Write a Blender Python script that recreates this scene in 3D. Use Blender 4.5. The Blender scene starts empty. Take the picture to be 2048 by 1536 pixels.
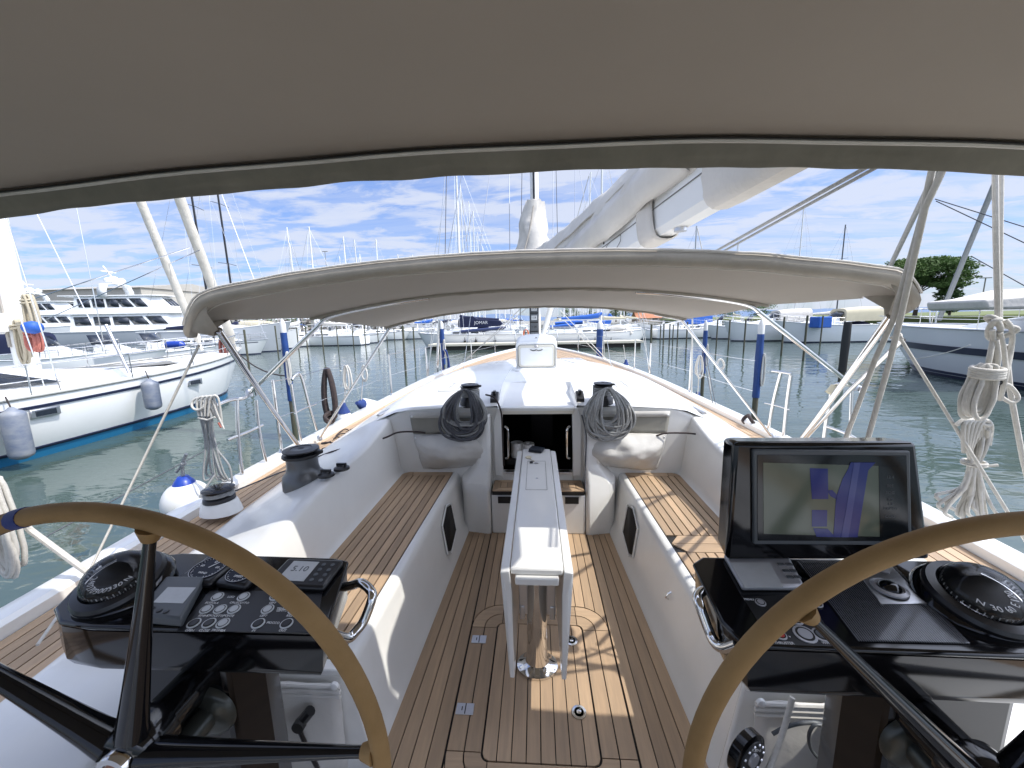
import bpy, bmesh, math, random
from mathutils import Vector, Matrix, noise
random.seed(7)
SC = bpy.context.scene
C = SC.collection

# ------------------------------------------------------------------ camera
# Boat frame: x starboard, y forward, z up from the cockpit sole (metres).
F = 770.0; EYE = Vector((0, 0, 1.6)); YAW, PITCH, ROLL = 0.06501, 0.16335, 0.022
def _basis():
    f = Vector((-math.sin(YAW), math.cos(YAW), 0)); r = Vector((math.cos(YAW), math.sin(YAW), 0)); u = Vector((0, 0, 1))
    f2 = f*math.cos(PITCH) - u*math.sin(PITCH); u2 = u*math.cos(PITCH) + f*math.sin(PITCH)
    return r*math.cos(ROLL) - u2*math.sin(ROLL), u2*math.cos(ROLL) + r*math.sin(ROLL), f2
CR, CU, CF = _basis()
cam = bpy.data.cameras.new('camera'); camo = bpy.data.objects.new('camera', cam); C.objects.link(camo)
cam.sensor_width = 36; cam.lens = 36*F/2048; cam.clip_start = 0.02; cam.clip_end = 30000
camo.matrix_world = Matrix(((CR.x, CU.x, -CF.x, EYE.x), (CR.y, CU.y, -CF.y, EYE.y), (CR.z, CU.z, -CF.z, EYE.z), (0, 0, 0, 1)))
SC.camera = camo
def at(px, py, x=None, y=None, z=None):
    """survey helper: the point of a real plane (x=, y= or z=) seen in the photograph at a pixel"""
    d = CF + CR*((px-1024)/F) + CU*((768-py)/F)
    if x is not None: t = (x-EYE.x)/d.x
    elif y is not None: t = (y-EYE.y)/d.y
    else: t = (z-EYE.z)/d.z
    return EYE + d*t
WL = -0.95                                   # water level

# ------------------------------------------------------------------ world and sun
TO_SUN = Vector((0.70, -0.13, 1.0)).normalized()
SUN_EL = math.asin(TO_SUN.z); SUN_AZ = math.atan2(TO_SUN.x, TO_SUN.y)
w = bpy.data.worlds.new('World'); SC.world = w; w.use_nodes = True
nt = w.node_tree; nt.nodes.clear()
N = lambda t: nt.nodes.new(t)
out = N('ShaderNodeOutputWorld'); bg = N('ShaderNodeBackground'); bg.inputs['Strength'].default_value = 0.15
sky = N('ShaderNodeTexSky'); sky.sky_type = 'NISHITA'; sky.sun_disc = False
sky.sun_elevation = SUN_EL; sky.sun_rotation = SUN_AZ; sky.air_density = 1.0; sky.dust_density = 0.4; sky.ozone_density = 1.5
tc = N('ShaderNodeTexCoord'); sep = N('ShaderNodeSeparateXYZ'); nt.links.new(tc.outputs['Generated'], sep.inputs[0])
mz = N('ShaderNodeMath'); mz.operation = 'MAXIMUM'; mz.inputs[1].default_value = 0.03; nt.links.new(sep.outputs['Z'], mz.inputs[0])
az = N('ShaderNodeMath'); az.operation = 'ADD'; az.inputs[1].default_value = 0.09; nt.links.new(mz.outputs[0], az.inputs[0])
dx = N('ShaderNodeMath'); dx.operation = 'DIVIDE'; nt.links.new(sep.outputs['X'], dx.inputs[0]); nt.links.new(az.outputs[0], dx.inputs[1])
dy = N('ShaderNodeMath'); dy.operation = 'DIVIDE'; nt.links.new(sep.outputs['Y'], dy.inputs[0]); nt.links.new(az.outputs[0], dy.inputs[1])
cmb = N('ShaderNodeCombineXYZ'); nt.links.new(dx.outputs[0], cmb.inputs[0]); nt.links.new(dy.outputs[0], cmb.inputs[1])
def cloudnoise(scale, sx, sy, rough, lo, hi, seed, rot=0.25):
    mp = N('ShaderNodeMapping'); mp.inputs['Scale'].default_value = (sx, sy, 1); mp.inputs['Location'].default_value = (seed, seed*.7, 0); mp.inputs['Rotation'].default_value = (0, 0, rot)
    nt.links.new(cmb.outputs[0], mp.inputs[0])
    n = N('ShaderNodeTexNoise'); n.inputs['Scale'].default_value = scale; n.inputs['Detail'].default_value = 7; n.inputs['Roughness'].default_value = rough
    n.inputs['Distortion'].default_value = 0.35; nt.links.new(mp.outputs[0], n.inputs['Vector'])
    r = N('ShaderNodeMapRange'); r.interpolation_type = 'SMOOTHSTEP'; r.inputs[1].default_value = lo; r.inputs[2].default_value = hi
    nt.links.new(n.outputs[0], r.inputs[0]); return r
c1 = cloudnoise(1.7, 1.0, 1.9, .62, .36, .58, 3.1)
c2 = cloudnoise(0.45, 1.0, 2.2, .55, .16, .44, 9.4)
mxx = N('ShaderNodeMath'); mxx.operation = 'MULTIPLY'; nt.links.new(c1.outputs[0], mxx.inputs[0]); nt.links.new(c2.outputs[0], mxx.inputs[1])
# thin veil, thicker towards starboard
vm = N('ShaderNodeMapRange'); vm.inputs[1].default_value = -0.35; vm.inputs[2].default_value = 0.75; vm.inputs[3].default_value = 0.50; vm.inputs[4].default_value = 0.95
nt.links.new(sep.outputs['X'], vm.inputs[0])
mx2 = N('ShaderNodeMath'); mx2.operation = 'MAXIMUM'; nt.links.new(mxx.outputs[0], mx2.inputs[0])
vv = N('ShaderNodeMath'); vv.operation = 'MULTIPLY'; nt.links.new(vm.outputs[0], vv.inputs[0])
c3 = cloudnoise(1.2, 0.6, 2.8, .62, .22, .68, 21.0, .1); nt.links.new(c3.outputs[0], vv.inputs[1]); nt.links.new(vv.outputs[0], mx2.inputs[1])
cl = N('ShaderNodeMath'); cl.operation = 'MULTIPLY'; cl.inputs[1].default_value = 0.86; nt.links.new(mx2.outputs[0], cl.inputs[0])
tint = N('ShaderNodeMix'); tint.data_type = 'RGBA'; tint.blend_type = 'MULTIPLY'; tint.inputs[0].default_value = 1
pass
hz_ = N('ShaderNodeMapRange'); hz_.inputs[1].default_value = 0.0; hz_.inputs[2].default_value = 0.45; hz_.inputs[3].default_value = 0.62; hz_.inputs[4].default_value = 1.0; nt.links.new(sep.outputs['Z'], hz_.inputs[0])
ht_ = N('ShaderNodeVectorMath'); ht_.operation = 'SCALE'; ht_.inputs[0].default_value = (0.46, 0.57, 0.82); nt.links.new(hz_.outputs[0], ht_.inputs['Scale']); nt.links.new(ht_.outputs[0], tint.inputs[7]); nt.links.new(sky.outputs[0], tint.inputs[6])
mix = N('ShaderNodeMix'); mix.data_type = 'RGBA'; nt.links.new(cl.outputs[0], mix.inputs[0])
nt.links.new(tint.outputs[2], mix.inputs[6]); pass
# thin cloud brightened towards the unseen sun, added to lift the ambient fill
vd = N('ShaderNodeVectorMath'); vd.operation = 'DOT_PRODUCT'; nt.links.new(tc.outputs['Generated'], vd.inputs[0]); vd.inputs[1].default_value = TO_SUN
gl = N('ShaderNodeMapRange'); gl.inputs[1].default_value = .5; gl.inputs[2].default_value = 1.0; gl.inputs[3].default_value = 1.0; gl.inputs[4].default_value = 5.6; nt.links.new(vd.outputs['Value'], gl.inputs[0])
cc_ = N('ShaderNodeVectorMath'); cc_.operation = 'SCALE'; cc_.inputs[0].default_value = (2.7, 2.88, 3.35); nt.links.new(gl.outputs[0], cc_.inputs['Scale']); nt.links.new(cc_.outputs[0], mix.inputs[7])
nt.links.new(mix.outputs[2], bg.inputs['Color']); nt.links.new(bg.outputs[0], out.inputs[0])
sl = bpy.data.lights.new('sun', 'SUN'); sl.energy = 2.3; sl.angle = math.radians(0.55); sl.color = (1.0, 0.95, 0.87)
so = bpy.data.objects.new('sun', sl); C.objects.link(so); so.rotation_euler = TO_SUN.to_track_quat('Z', 'Y').to_euler()
SC.view_settings.view_transform = 'Standard'; SC.view_settings.look = 'None'; SC.view_settings.exposure = 0.94; SC.view_settings.gamma = 1
SC.view_settings.use_curve_mapping = False
SC.cycles.max_bounces = 10; SC.cycles.transparent_max_bounces = 24; SC.cycles.caustics_reflective = False; SC.cycles.caustics_refractive = False
try: SC.cycles.use_denoising = True
except Exception: pass

# ------------------------------------------------------------------ materials
MATS = {}
def pm(name, col, rough=.5, metal=0, var=0, vscale=4, vcol=None, bump=0, bscale=60, coat=0, stretch=(1, 1, 1), orand=0, sheen=0, transl=0, spec=.5, bdist=.002, detail=5):
    m = bpy.data.materials.new(name); m.use_nodes = True; t = m.node_tree; b = t.nodes['Principled BSDF']
    b.inputs['Base Color'].default_value = (*col, 1); b.inputs['Roughness'].default_value = rough; b.inputs['Metallic'].default_value = metal
    b.inputs['Coat Weight'].default_value = coat; b.inputs['Coat Roughness'].default_value = .04; b.inputs['Specular IOR Level'].default_value = spec
    tcn = t.nodes.new('ShaderNodeTexCoord'); mp = t.nodes.new('ShaderNodeMapping'); mp.inputs['Scale'].default_value = stretch
    t.links.new(tcn.outputs['Object'], mp.inputs[0])
    colout = None
    if var or vcol:
        n = t.nodes.new('ShaderNodeTexNoise'); n.inputs['Scale'].default_value = vscale; n.inputs['Detail'].default_value = detail; n.inputs['Roughness'].default_value = .62
        if orand:
            oi = t.nodes.new('ShaderNodeObjectInfo'); ad = t.nodes.new('ShaderNodeVectorMath'); ad.operation = 'ADD'
            mu = t.nodes.new('ShaderNodeMath'); mu.operation = 'MULTIPLY'; mu.inputs[1].default_value = 50; t.links.new(oi.outputs['Random'], mu.inputs[0])
            t.links.new(mp.outputs[0], ad.inputs[0]); t.links.new(mu.outputs[0], ad.inputs[1]); t.links.new(ad.outputs[0], n.inputs['Vector'])
        else: t.links.new(mp.outputs[0], n.inputs['Vector'])
        r = t.nodes.new('ShaderNodeMapRange'); r.inputs[1].default_value = .3; r.inputs[2].default_value = .7; t.links.new(n.outputs[0], r.inputs[0])
        mx = t.nodes.new('ShaderNodeMix'); mx.data_type = 'RGBA'; t.links.new(r.outputs[0], mx.inputs[0])
        v2 = vcol or tuple(c*(1-var) for c in col)
        mx.inputs[6].default_value = (*col, 1); mx.inputs[7].default_value = (*v2, 1); colout = mx.outputs[2]
    if orand:
        oi = t.nodes.new('ShaderNodeObjectInfo'); rr = t.nodes.new('ShaderNodeMapRange'); rr.inputs[3].default_value = 1-orand; rr.inputs[4].default_value = 1+orand
        t.links.new(oi.outputs['Random'], rr.inputs[0]); hs = t.nodes.new('ShaderNodeHueSaturation')
        t.links.new(rr.outputs[0], hs.inputs['Value'])
        if colout: t.links.new(colout, hs.inputs['Color'])
        else: hs.inputs['Color'].default_value = (*col, 1)
        colout = hs.outputs[0]
    if colout: t.links.new(colout, b.inputs['Base Color'])
    if bump:
        n2 = t.nodes.new('ShaderNodeTexNoise'); n2.inputs['Scale'].default_value = bscale; n2.inputs['Detail'].default_value = 4; t.links.new(mp.outputs[0], n2.inputs['Vector'])
        bp = t.nodes.new('ShaderNodeBump'); bp.inputs['Strength'].default_value = bump; bp.inputs['Distance'].default_value = bdist; t.links.new(n2.outputs[0], bp.inputs['Height'])
        t.links.new(bp.outputs[0], b.inputs['Normal'])
        if bump > .2 and coat == 0:
            pass
    if transl:
        o = t.nodes['Material Output']; tr = t.nodes.new('ShaderNodeBsdfTranslucent'); tr.inputs[0].default_value = (*col, 1)
        ms = t.nodes.new('ShaderNodeMixShader'); ms.inputs[0].default_value = transl; t.links.new(b.outputs[0], ms.inputs[1]); t.links.new(tr.outputs[0], ms.inputs[2]); t.links.new(ms.outputs[0], o.inputs[0])
    MATS[name] = m; return m
gel = pm('gelcoat', (.80, .80, .775), .24, var=.085, vscale=2.3, bump=.03, bscale=9, coat=.25, bdist=.004)
gelm = pm('nonskid_gelcoat', (.78, .79, .77), .5, var=.06, vscale=2.5, bump=.35, bscale=420, bdist=.0006)
gelw = pm('boat_white', (.80, .81, .80), .25, var=.04, vscale=.6)
offw = pm('cream_plastic', (.70, .67, .58), .35, var=.06, vscale=5)
teak = pm('teak', (.48, .335, .21), .62, vcol=(.36, .26, .172), vscale=7, stretch=(7, .55, 7), orand=.20, bump=.35, bscale=60, bdist=.0008, detail=8)
teakx = pm('teak_across', (.50, .355, .225), .62, vcol=(.37, .265, .175), vscale=7, stretch=(.55, 7, 7), orand=.18, bump=.35, bscale=60, bdist=.0008, detail=8)
caulk = pm('black_caulk', (.012, .011, .01), .7)
black = pm('black_gloss', (.004, .004, .005), .10, var=0, coat=0, spec=.5)
blackp = pm('black_plastic', (.014, .014, .016), .32, bump=.08, bscale=90)
blackr = pm('black_rubber', (.02, .02, .02), .6)
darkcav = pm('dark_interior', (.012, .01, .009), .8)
steel = pm('stainless', (.72, .71, .69), .10, 1, var=.06, vscale=8)
alu = pm('brushed_aluminium', (.62, .62, .63), .32, 1, var=.06, vscale=20)
aluw = pm('mast_paint', (.78, .78, .76), .35, var=.05, vscale=2)
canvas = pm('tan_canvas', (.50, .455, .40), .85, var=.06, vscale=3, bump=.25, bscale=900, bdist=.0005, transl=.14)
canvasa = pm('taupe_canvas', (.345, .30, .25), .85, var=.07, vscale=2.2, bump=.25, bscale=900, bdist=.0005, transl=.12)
canvasd = pm('tan_canvas_hem', (.47, .43, .37), .85, var=.22, vscale=9, bump=.3, bscale=30, bdist=.006, transl=.05)
hemd = pm('olive_canvas_hem', (.24, .225, .185), .85, var=.3, vscale=7, bump=.3, bscale=30, bdist=.006, transl=.05)
canvast = pm('canvas_top', (.68, .65, .60), .8, var=.08, vscale=3, bump=.3, bscale=12, bdist=.006)
sailc = pm('sail_bag_cloth', (.64, .61, .56), .8, var=.12, vscale=3, bump=.5, bscale=7, bdist=.03)
bagc = pm('grey_mesh_cloth', (.58, .57, .54), .85, var=.10, vscale=6, bump=.4, bscale=14, bdist=.010)
bagm = pm('olive_mesh', (.30, .29, .25), .8, var=.12, vscale=10, bump=.3, bscale=300, bdist=.001)
leather = pm('tan_leather', (.33, .205, .085), .72, vcol=(.22, .132, .05), vscale=5, bump=.45, bscale=260, bdist=.0012, spec=.3)
ropew = pm('white_rope', (.62, .60, .55), .85, var=.18, vscale=60, bump=.6, bscale=180, bdist=.002)
ropeg = pm('grey_rope', (.10, .105, .12), .85, var=.35, vscale=70, bump=.6, bscale=180, bdist=.002)
ropel = pm('light_grey_rope', (.33, .34, .34), .85, var=.3, vscale=70, bump=.6, bscale=180, bdist=.002)
ropeb = pm('black_rope', (.02, .018, .02), .85, vcol=(.06, .04, .035), vscale=50, bump=.6, bscale=160)
ropet = pm('beige_rope', (.50, .44, .32), .85, var=.2, vscale=40)
roper = pm('red_rope', (.50, .17, .13), .85, var=.25, vscale=40)
ropebl = pm('blue_rope', (.02, .05, .20), .85, var=.3, vscale=40)
fendw = pm('fender_white', (.76, .76, .74), .35, var=.08, vscale=6)
fendb = pm('fender_blue', (.01, .05, .35), .35, var=.1, vscale=6)
fendg = pm('fender_greyblue', (.12, .15, .22), .5, vcol=(.28, .29, .30), vscale=3.0, stretch=(1, 1, 2))
screeng = pm('chart_land', (.085, .10, .078), .12, var=.06, vscale=20)
screenb = pm('chart_water', (.014, .022, .14), .16)
screenb2 = pm('chart_channel', (.045, .055, .19), .16)
screend = pm('screen_black', (.010, .012, .014), .12)
lcd = pm('lcd_grey', (.55, .57, .58), .22, var=.1, vscale=30)
greyp = pm('grey_plastic', (.09, .10, .11), .42, bump=.05, bscale=200)
silverp = pm('silver_plastic', (.42, .42, .44), .35, .3)
whitep = pm('white_print', (.75, .75, .75), .5)
redp = pm('red_plastic', (.45, .03, .02), .4)
orangep = pm('orange_plastic', (.62, .16, .06), .5)
carbon = pm('carbon_fibre', (.05, .05, .06), .25, var=.6, vscale=60, coat=.5)
winchg = pm('winch_grey', (.13, .135, .14), .33, .5, var=.1, vscale=20)
blueb = pm('boot_blue', (.015, .15, .30), .35, var=.1, vscale=2)
navy = pm('navy_cloth', (.012, .018, .06), .8, var=.2, vscale=3)
navyh = pm('navy_paint', (.012, .016, .045), .3)
blueclo = pm('blue_cloth', (.03, .13, .50), .8, var=.15, vscale=3)
cream = pm('cream_canvas', (.62, .56, .40), .8, var=.1, vscale=2)
greyhull = pm('grey_hull', (.40, .43, .46), .35, var=.08, vscale=.4)
glassd = pm('dark_window', (.015, .02, .03), .06, spec=.8)
wood = pm('varnished_wood', (.25, .10, .04), .35)
conc = pm('pontoon_top', (.62, .58, .46), .8, var=.12, vscale=1.2)
concd = pm('pontoon_side', (.03, .028, .022), .8, var=.3, vscale=3)
pilem = pm('piling_wood', (.10, .085, .06), .85, vcol=(.045, .06, .035), vscale=3, stretch=(3, 3, .5), bump=.5, bscale=20, bdist=.01)
pilew = pm('piling_cap', (.70, .70, .68), .6, var=.1, vscale=4)
pileblue = pm('piling_blue_wrap', (.012, .055, .22), .5, var=.25, vscale=6, bump=.4, bscale=12, bdist=.01)
grassm = pm('lawn', (.09, .13, .03), .9, vcol=(.16, .17, .06), vscale=.15)
leafm = pm('leaf_dark', (.05, .10, .022), .8, vcol=(.12, .19, .045), vscale=.4, transl=.15)
leafm2 = pm('leaf_light', (.06, .12, .03), .8, vcol=(.11, .17, .05), vscale=.5, transl=.15)
for q_ in ('chart_land', 'chart_water', 'chart_channel'):
    b_ = MATS[q_].node_tree.nodes['Principled BSDF']; b_.inputs['Emission Color'].default_value = b_.inputs['Base Color'].default_value; b_.inputs['Emission Strength'].default_value = .08
bark = pm('bark', (.10, .07, .05), .9, var=.4, vscale=4)
wallm = pm('building_wall', (.42, .40, .35), .8, var=.08, vscale=.3)
roofm = pm('metal_roof', (.38, .36, .32), .6, var=.08, vscale=.3)
terra = pm('terracotta', (.45, .19, .10), .8, var=.2, vscale=.8)
rockm = pm('rock', (.28, .26, .23), .9, vcol=(.12, .11, .10), vscale=1.5)
mtm = pm('mountain_haze_blue', (.13, .19, .30), 1.0, var=.1, vscale=.001)  # blue haze of the distance painted into the hills' base colour
greydeck = pm('grey_deck', (.20, .20, .19), .8, var=.1, vscale=1)

m = bpy.data.materials.new('water'); m.use_nodes = True; t = m.node_tree; b = t.nodes['Principled BSDF']
b.inputs['Base Color'].default_value = (.055, .082, .072, 1); b.inputs['Roughness'].default_value = .03; b.inputs['IOR'].default_value = 1.333; b.inputs['Specular IOR Level'].default_value = .62
tcn = t.nodes.new('ShaderNodeTexCoord'); prev = None
for sc_, st, (sx, sy), ds in ((.5, 1.0, (1, 1.8), .034), (2.0, 1.0, (1, 2.2), .009), (7., 1.0, (1, 1.6), .0007)):
    mp = t.nodes.new('ShaderNodeMapping'); mp.inputs['Scale'].default_value = (sx, sy, 1); mp.inputs['Rotation'].default_value = (0, 0, .35+sc_*.1); t.links.new(tcn.outputs['Object'], mp.inputs[0])
    n = t.nodes.new('ShaderNodeTexNoise'); n.inputs['Scale'].default_value = sc_; n.inputs['Detail'].default_value = 2; n.inputs['Distortion'].default_value = .6; t.links.new(mp.outputs[0], n.inputs['Vector'])
    bp = t.nodes.new('ShaderNodeBump'); bp.inputs['Strength'].default_value = st; bp.inputs['Distance'].default_value = ds; t.links.new(n.outputs[0], bp.inputs['Height'])
    if prev: t.links.new(prev.outputs[0], bp.inputs['Normal'])
    prev = bp
t.links.new(prev.outputs[0], b.inputs['Normal']); waterm = m

m = bpy.data.materials.new('clear_vinyl'); m.use_nodes = True; t = m.node_tree; t.nodes.clear()
o = t.nodes.new('ShaderNodeOutputMaterial'); g = t.nodes.new('ShaderNodeBsdfGlossy'); g.inputs[1].default_value = .08; tr = t.nodes.new('ShaderNodeBsdfTransparent'); tr.inputs[0].default_value = (.93, .93, .93, 1)
ms = t.nodes.new('ShaderNodeMixShader'); lw = t.nodes.new('ShaderNodeLayerWeight'); lw.inputs[0].default_value = .25; t.links.new(lw.outputs['Fresnel'], ms.inputs[0]); t.links.new(tr.outputs[0], ms.inputs[1]); t.links.new(g.outputs[0], ms.inputs[2]); t.links.new(ms.outputs[0], o.inputs[0]); vinyl = m

# ------------------------------------------------------------------ mesh builder
class MB:
    def __init__(s): s.v = []; s.f = []
    def quad(s, *p):
        n = len(s.v); s.v += [Vector(q) for q in p]; s.f.append(tuple(range(n, n+len(p)))); return s
    def box(s, x0, x1, y0, y1, z0, z1, M=None):
        n = len(s.v); P = [Vector((x, y, z)) for z in (z0, z1) for y in (y0, y1) for x in (x0, x1)]
        if M: P = [M @ p for p in P]
        s.v += P; s.f += [tuple(n+i for i in q) for q in ((0, 2, 3, 1), (4, 5, 7, 6), (0, 1, 5, 4), (2, 6, 7, 3), (0, 4, 6, 2), (1, 3, 7, 5))]; return s
    def tube(s, pts, r, seg=8, closed=False, flat=1.0, cap=True):
        P = [Vector(p) for p in pts]; n = len(P); R = r if isinstance(r, (list, tuple)) else [r]*n
        up = None; base = len(s.v)
        for i in range(n):
            a = P[(i-1) % n] if (closed or i > 0) else P[i]; b_ = P[(i+1) % n] if (closed or i < n-1) else P[i]
            d = (b_-a)
            d = d.normalized() if d.length > 1e-9 else Vector((0, 0, 1))
            if up is None:
                up = Vector((0, 0, 1)) if abs(d.z) < .9 else Vector((0, 1, 0))
            up = (up - d*up.dot(d)); up = up.normalized() if up.length > 1e-6 else d.orthogonal().normalized()
            sd = d.cross(up)
            for k in range(seg):
                an = 2*math.pi*k/seg; s.v.append(P[i] + (sd*math.cos(an) + up*math.sin(an)*flat)*R[i])
        m_ = n if closed else n-1
        for i in range(m_):
            for k in range(seg):
                a = base+i*seg+k; b2 = base+i*seg+(k+1) % seg; j = ((i+1) % n)*seg
                s.f.append((a, b2, base+j+(k+1) % seg, base+j+k))
        if not closed and cap:
            s.f.append(tuple(base+k for k in range(seg-1, -1, -1))); s.f.append(tuple(base+(n-1)*seg+k for k in range(seg)))
        return s
    def lathe(s, prof, c=(0, 0, 0), seg=24, M=None, sx=1, sy=1, cap=True):
        base = len(s.v); c = Vector(c)
        for r, z in prof:
            for k in range(seg):
                a = 2*math.pi*k/seg; p = Vector((r*math.cos(a)*sx, r*math.sin(a)*sy, z))
                if M: p = M @ p
                s.v.append(p+c)
        for i in range(len(prof)-1):
            for k in range(seg):
                a = base+i*seg+k; b2 = base+i*seg+(k+1) % seg; s.f.append((a, b2, b2+seg, a+seg))
        if cap: s.f.append(tuple(base+k for k in range(seg-1, -1, -1))); s.f.append(tuple(base+(len(prof)-1)*seg+k for k in range(seg)))
        return s
    def prism(s, poly, z0, z1, M=None):
        n = len(s.v); k = len(poly); A = sum(poly[i][0]*poly[(i+1) % k][1]-poly[(i+1) % k][0]*poly[i][1] for i in range(k))
        if A < 0: poly = poly[::-1]
        f0 = z0 if callable(z0) else (lambda x, y: z0); f1 = z1 if callable(z1) else (lambda x, y: z1)
        P = [Vector((x, y, f0(x, y))) for x, y in poly]+[Vector((x, y, f1(x, y))) for x, y in poly]
        if M: P = [M @ p for p in P]
        s.v += P; s.f.append(tuple(n+i for i in range(k-1, -1, -1))); s.f.append(tuple(n+k+i for i in range(k)))
        for i in range(k): j = (i+1) % k; s.f.append((n+i, n+j, n+k+j, n+k+i))
        return s
    def loft(s, secs, close_u=False, caps=False):
        n = len(s.v); m_ = len(secs[0])
        for sec in secs: s.v += [Vector(p) for p in sec]
        for i in range(len(secs)-1):
            for j in range(m_ if close_u else m_-1):
                k = (j+1) % m_; a = n+i*m_; b_ = a+m_; s.f.append((a+j, a+k, b_+k, b_+j))
        if caps: s.f.append(tuple(n+i for i in range(m_-1, -1, -1))); s.f.append(tuple(n+(len(secs)-1)*m_+i for i in range(m_)))
        return s
ORG = {}
def part(name, mb, mat, parent=None, smooth=35, bevel=0, solid=0, kind=None, label=None, bseg=2, subd=0, fixn=True):
    o_ = ORG.get(parent.name, Vector()) if parent else Vector()
    me = bpy.data.meshes.new(name); me.from_pydata([tuple(Vector(v)-o_) for v in mb.v], [], mb.f)
    if fixn:
        bm = bmesh.new(); bm.from_mesh(me); bmesh.ops.recalc_face_normals(bm, faces=bm.faces); bm.to_mesh(me); bm.free()
    me.update()
    if smooth:
        me.polygons.foreach_set('use_smooth', [True]*len(me.polygons))
        try: me.set_sharp_from_angle(angle=math.radians(smooth))
        except Exception: pass
    if mat: me.materials.append(mat)
    ob = bpy.data.objects.new(name, me); C.objects.link(ob)
    if parent: ob.parent = parent; ORG[ob.name] = o_
    if subd:
        q = ob.modifiers.new('s', 'SUBSURF'); q.levels = q.render_levels = subd
    if solid:
        q = ob.modifiers.new('t', 'SOLIDIFY'); q.thickness = solid; q.offset = 0
    if bevel:
        q = ob.modifiers.new('b', 'BEVEL'); q.width = bevel; q.segments = bseg; q.limit_method = 'ANGLE'; q.angle_limit = math.radians(40)
    if kind: ob['kind'] = kind
    if label: ob['label'] = label
    return ob
def thing(name, label, cat, loc=(0, 0, 0), group=None):
    o = bpy.data.objects.new(name, None); C.objects.link(o); o.location = loc; o.empty_display_size = .1
    o['label'] = label; o['category'] = cat
    if group: o['group'] = group
    ORG[o.name] = Vector(loc); return o
def single(name, mb, mat, label, cat, group=None, **k):
    o = part(name, mb, mat, None, **k); o['label'] = label; o['category'] = cat
    if group: o['group'] = group
    return o
def struct(name, mb, mat, **k): return part(name, mb, mat, None, kind='structure', **k)
def copy_tree(o, parent=None):
    c = o.copy(); C.objects.link(c)
    if parent: c.parent = parent
    ORG[c.name] = ORG.get(o.name, Vector())
    for ch in list(o.children): copy_tree(ch, c)
    return c
def text(s, size, M, mat, parent, depth=.0003, align='CENTER'):
    cu = bpy.data.curves.new('lettering', 'FONT'); cu.body = s; cu.size = size; cu.align_x = align; cu.align_y = 'CENTER'; cu.extrude = depth; cu.materials.append(mat); cu.resolution_u = 3
    tmp = bpy.data.objects.new('tmp', cu); me = bpy.data.meshes.new_from_object(tmp); bpy.data.objects.remove(tmp); me.name = 'lettering'
    if not me.materials: me.materials.append(mat)
    o = bpy.data.objects.new('lettering', me); C.objects.link(o); o.parent = parent
    o.matrix_local = Matrix.Translation(-ORG.get(parent.name, Vector())) @ M; ORG[o.name] = ORG.get(parent.name, Vector()); return o
def lerp(a, b, t): return a+(b-a)*t
def interp(x, tab):
    if x <= tab[0][0]: return tab[0][1]
    for (a, u), (b, v) in zip(tab, tab[1:]):
        if x <= b:
            t = (x-a)/(b-a); return u+(v-u)*t
    return tab[-1][1]
def sinterp(x, tab):
    """smooth (Catmull-Rom) table"""
    n = len(tab)
    if x <= tab[0][0]: return tab[0][1]
    for i in range(n-1):
        if x <= tab[i+1][0]:
            x0, y0 = tab[i]; x1, y1 = tab[i+1]; t = (x-x0)/(x1-x0); h = x1-x0
            m0 = (tab[i+1][1]-tab[i-1][1])/(tab[i+1][0]-tab[i-1][0]) if i > 0 else (y1-y0)/h
            m1 = (tab[i+2][1]-tab[i][1])/(tab[i+2][0]-tab[i][0]) if i+2 < n else (y1-y0)/h
            return (2*t**3-3*t**2+1)*y0+(t**3-2*t**2+t)*h*m0+(-2*t**3+3*t**2)*y1+(t**3-t**2)*h*m1
    return tab[-1][1]
def curve(pts, n=8):
    """smooth polyline through points"""
    P = [Vector(p) for p in pts]; out = []
    for i in range(len(P)-1):
        p0 = P[max(i-1, 0)]; p1 = P[i]; p2 = P[i+1]; p3 = P[min(i+2, len(P)-1)]
        for k in range(n):
            t = k/n; out.append(.5*((2*p1)+(p2-p0)*t+(2*p0-5*p1+4*p2-p3)*t*t+(3*p1-p0-3*p2+p3)*t**3))
    out.append(P[-1]); return out
def sag(a, b, s, n=12):
    a = Vector(a); b = Vector(b); return [a.lerp(b, i/n)-Vector((0, 0, s*4*(i/n)*(1-i/n))) for i in range(n+1)]
PI = math.pi

# ================================================================== THE YACHT WE STAND ON
HB = [(-2.2, 1.80), (-1, 1.90), (0, 1.97), (1.4, 2.08), (2.7, 2.17), (3.9, 2.19), (5.5, 2.16), (7.2, 2.07), (9, 1.85), (10.5, 1.57), (12, 1.18), (13.2, .76), (14.2, .30), (14.7, .04)]
hb = lambda y: sinterp(y, HB)
CI = [(-2.2, 1.50), (.4, 1.57), (.9, 1.61), (1.65, 1.71), (1.9, 1.75), (2.36, 1.79), (2.93, 1.85), (3.8, 1.87), (5, 1.81), (6.2, 1.66), (7.2, 1.46), (8.0, 1.20), (8.7, .80), (9.0, .30)]
ci = lambda y: sinterp(y, CI)
dz = lambda y: interp(y, [(-2.2, .50), (5, .50), (14.7, .62)])      # deck height
yacht = thing('sailing_yacht', 'white sailing yacht with teak decks that the photograph is taken from, seen from its helm', 'yacht', (0, 0, WL))
# hull
h = MB(); ys = [-2.2+(16.9*i/60) for i in range(61)]; secs = []
for y in ys:
    a = hb(y); z = dz(y)
    half = [(a, z), (a*1.0, z-.25), (a*.985, z-.7), (a*.93, z-1.15), (a*.80, WL+.0), (a*.45, WL-.3), (0, WL-.45)]
    secs.append([(-x, y, zz) for x, zz in half]+[(x, y, zz) for x, zz in half[::-1][1:]])
h.loft(secs, caps=False); part('hull', h, gel, yacht)
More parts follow.
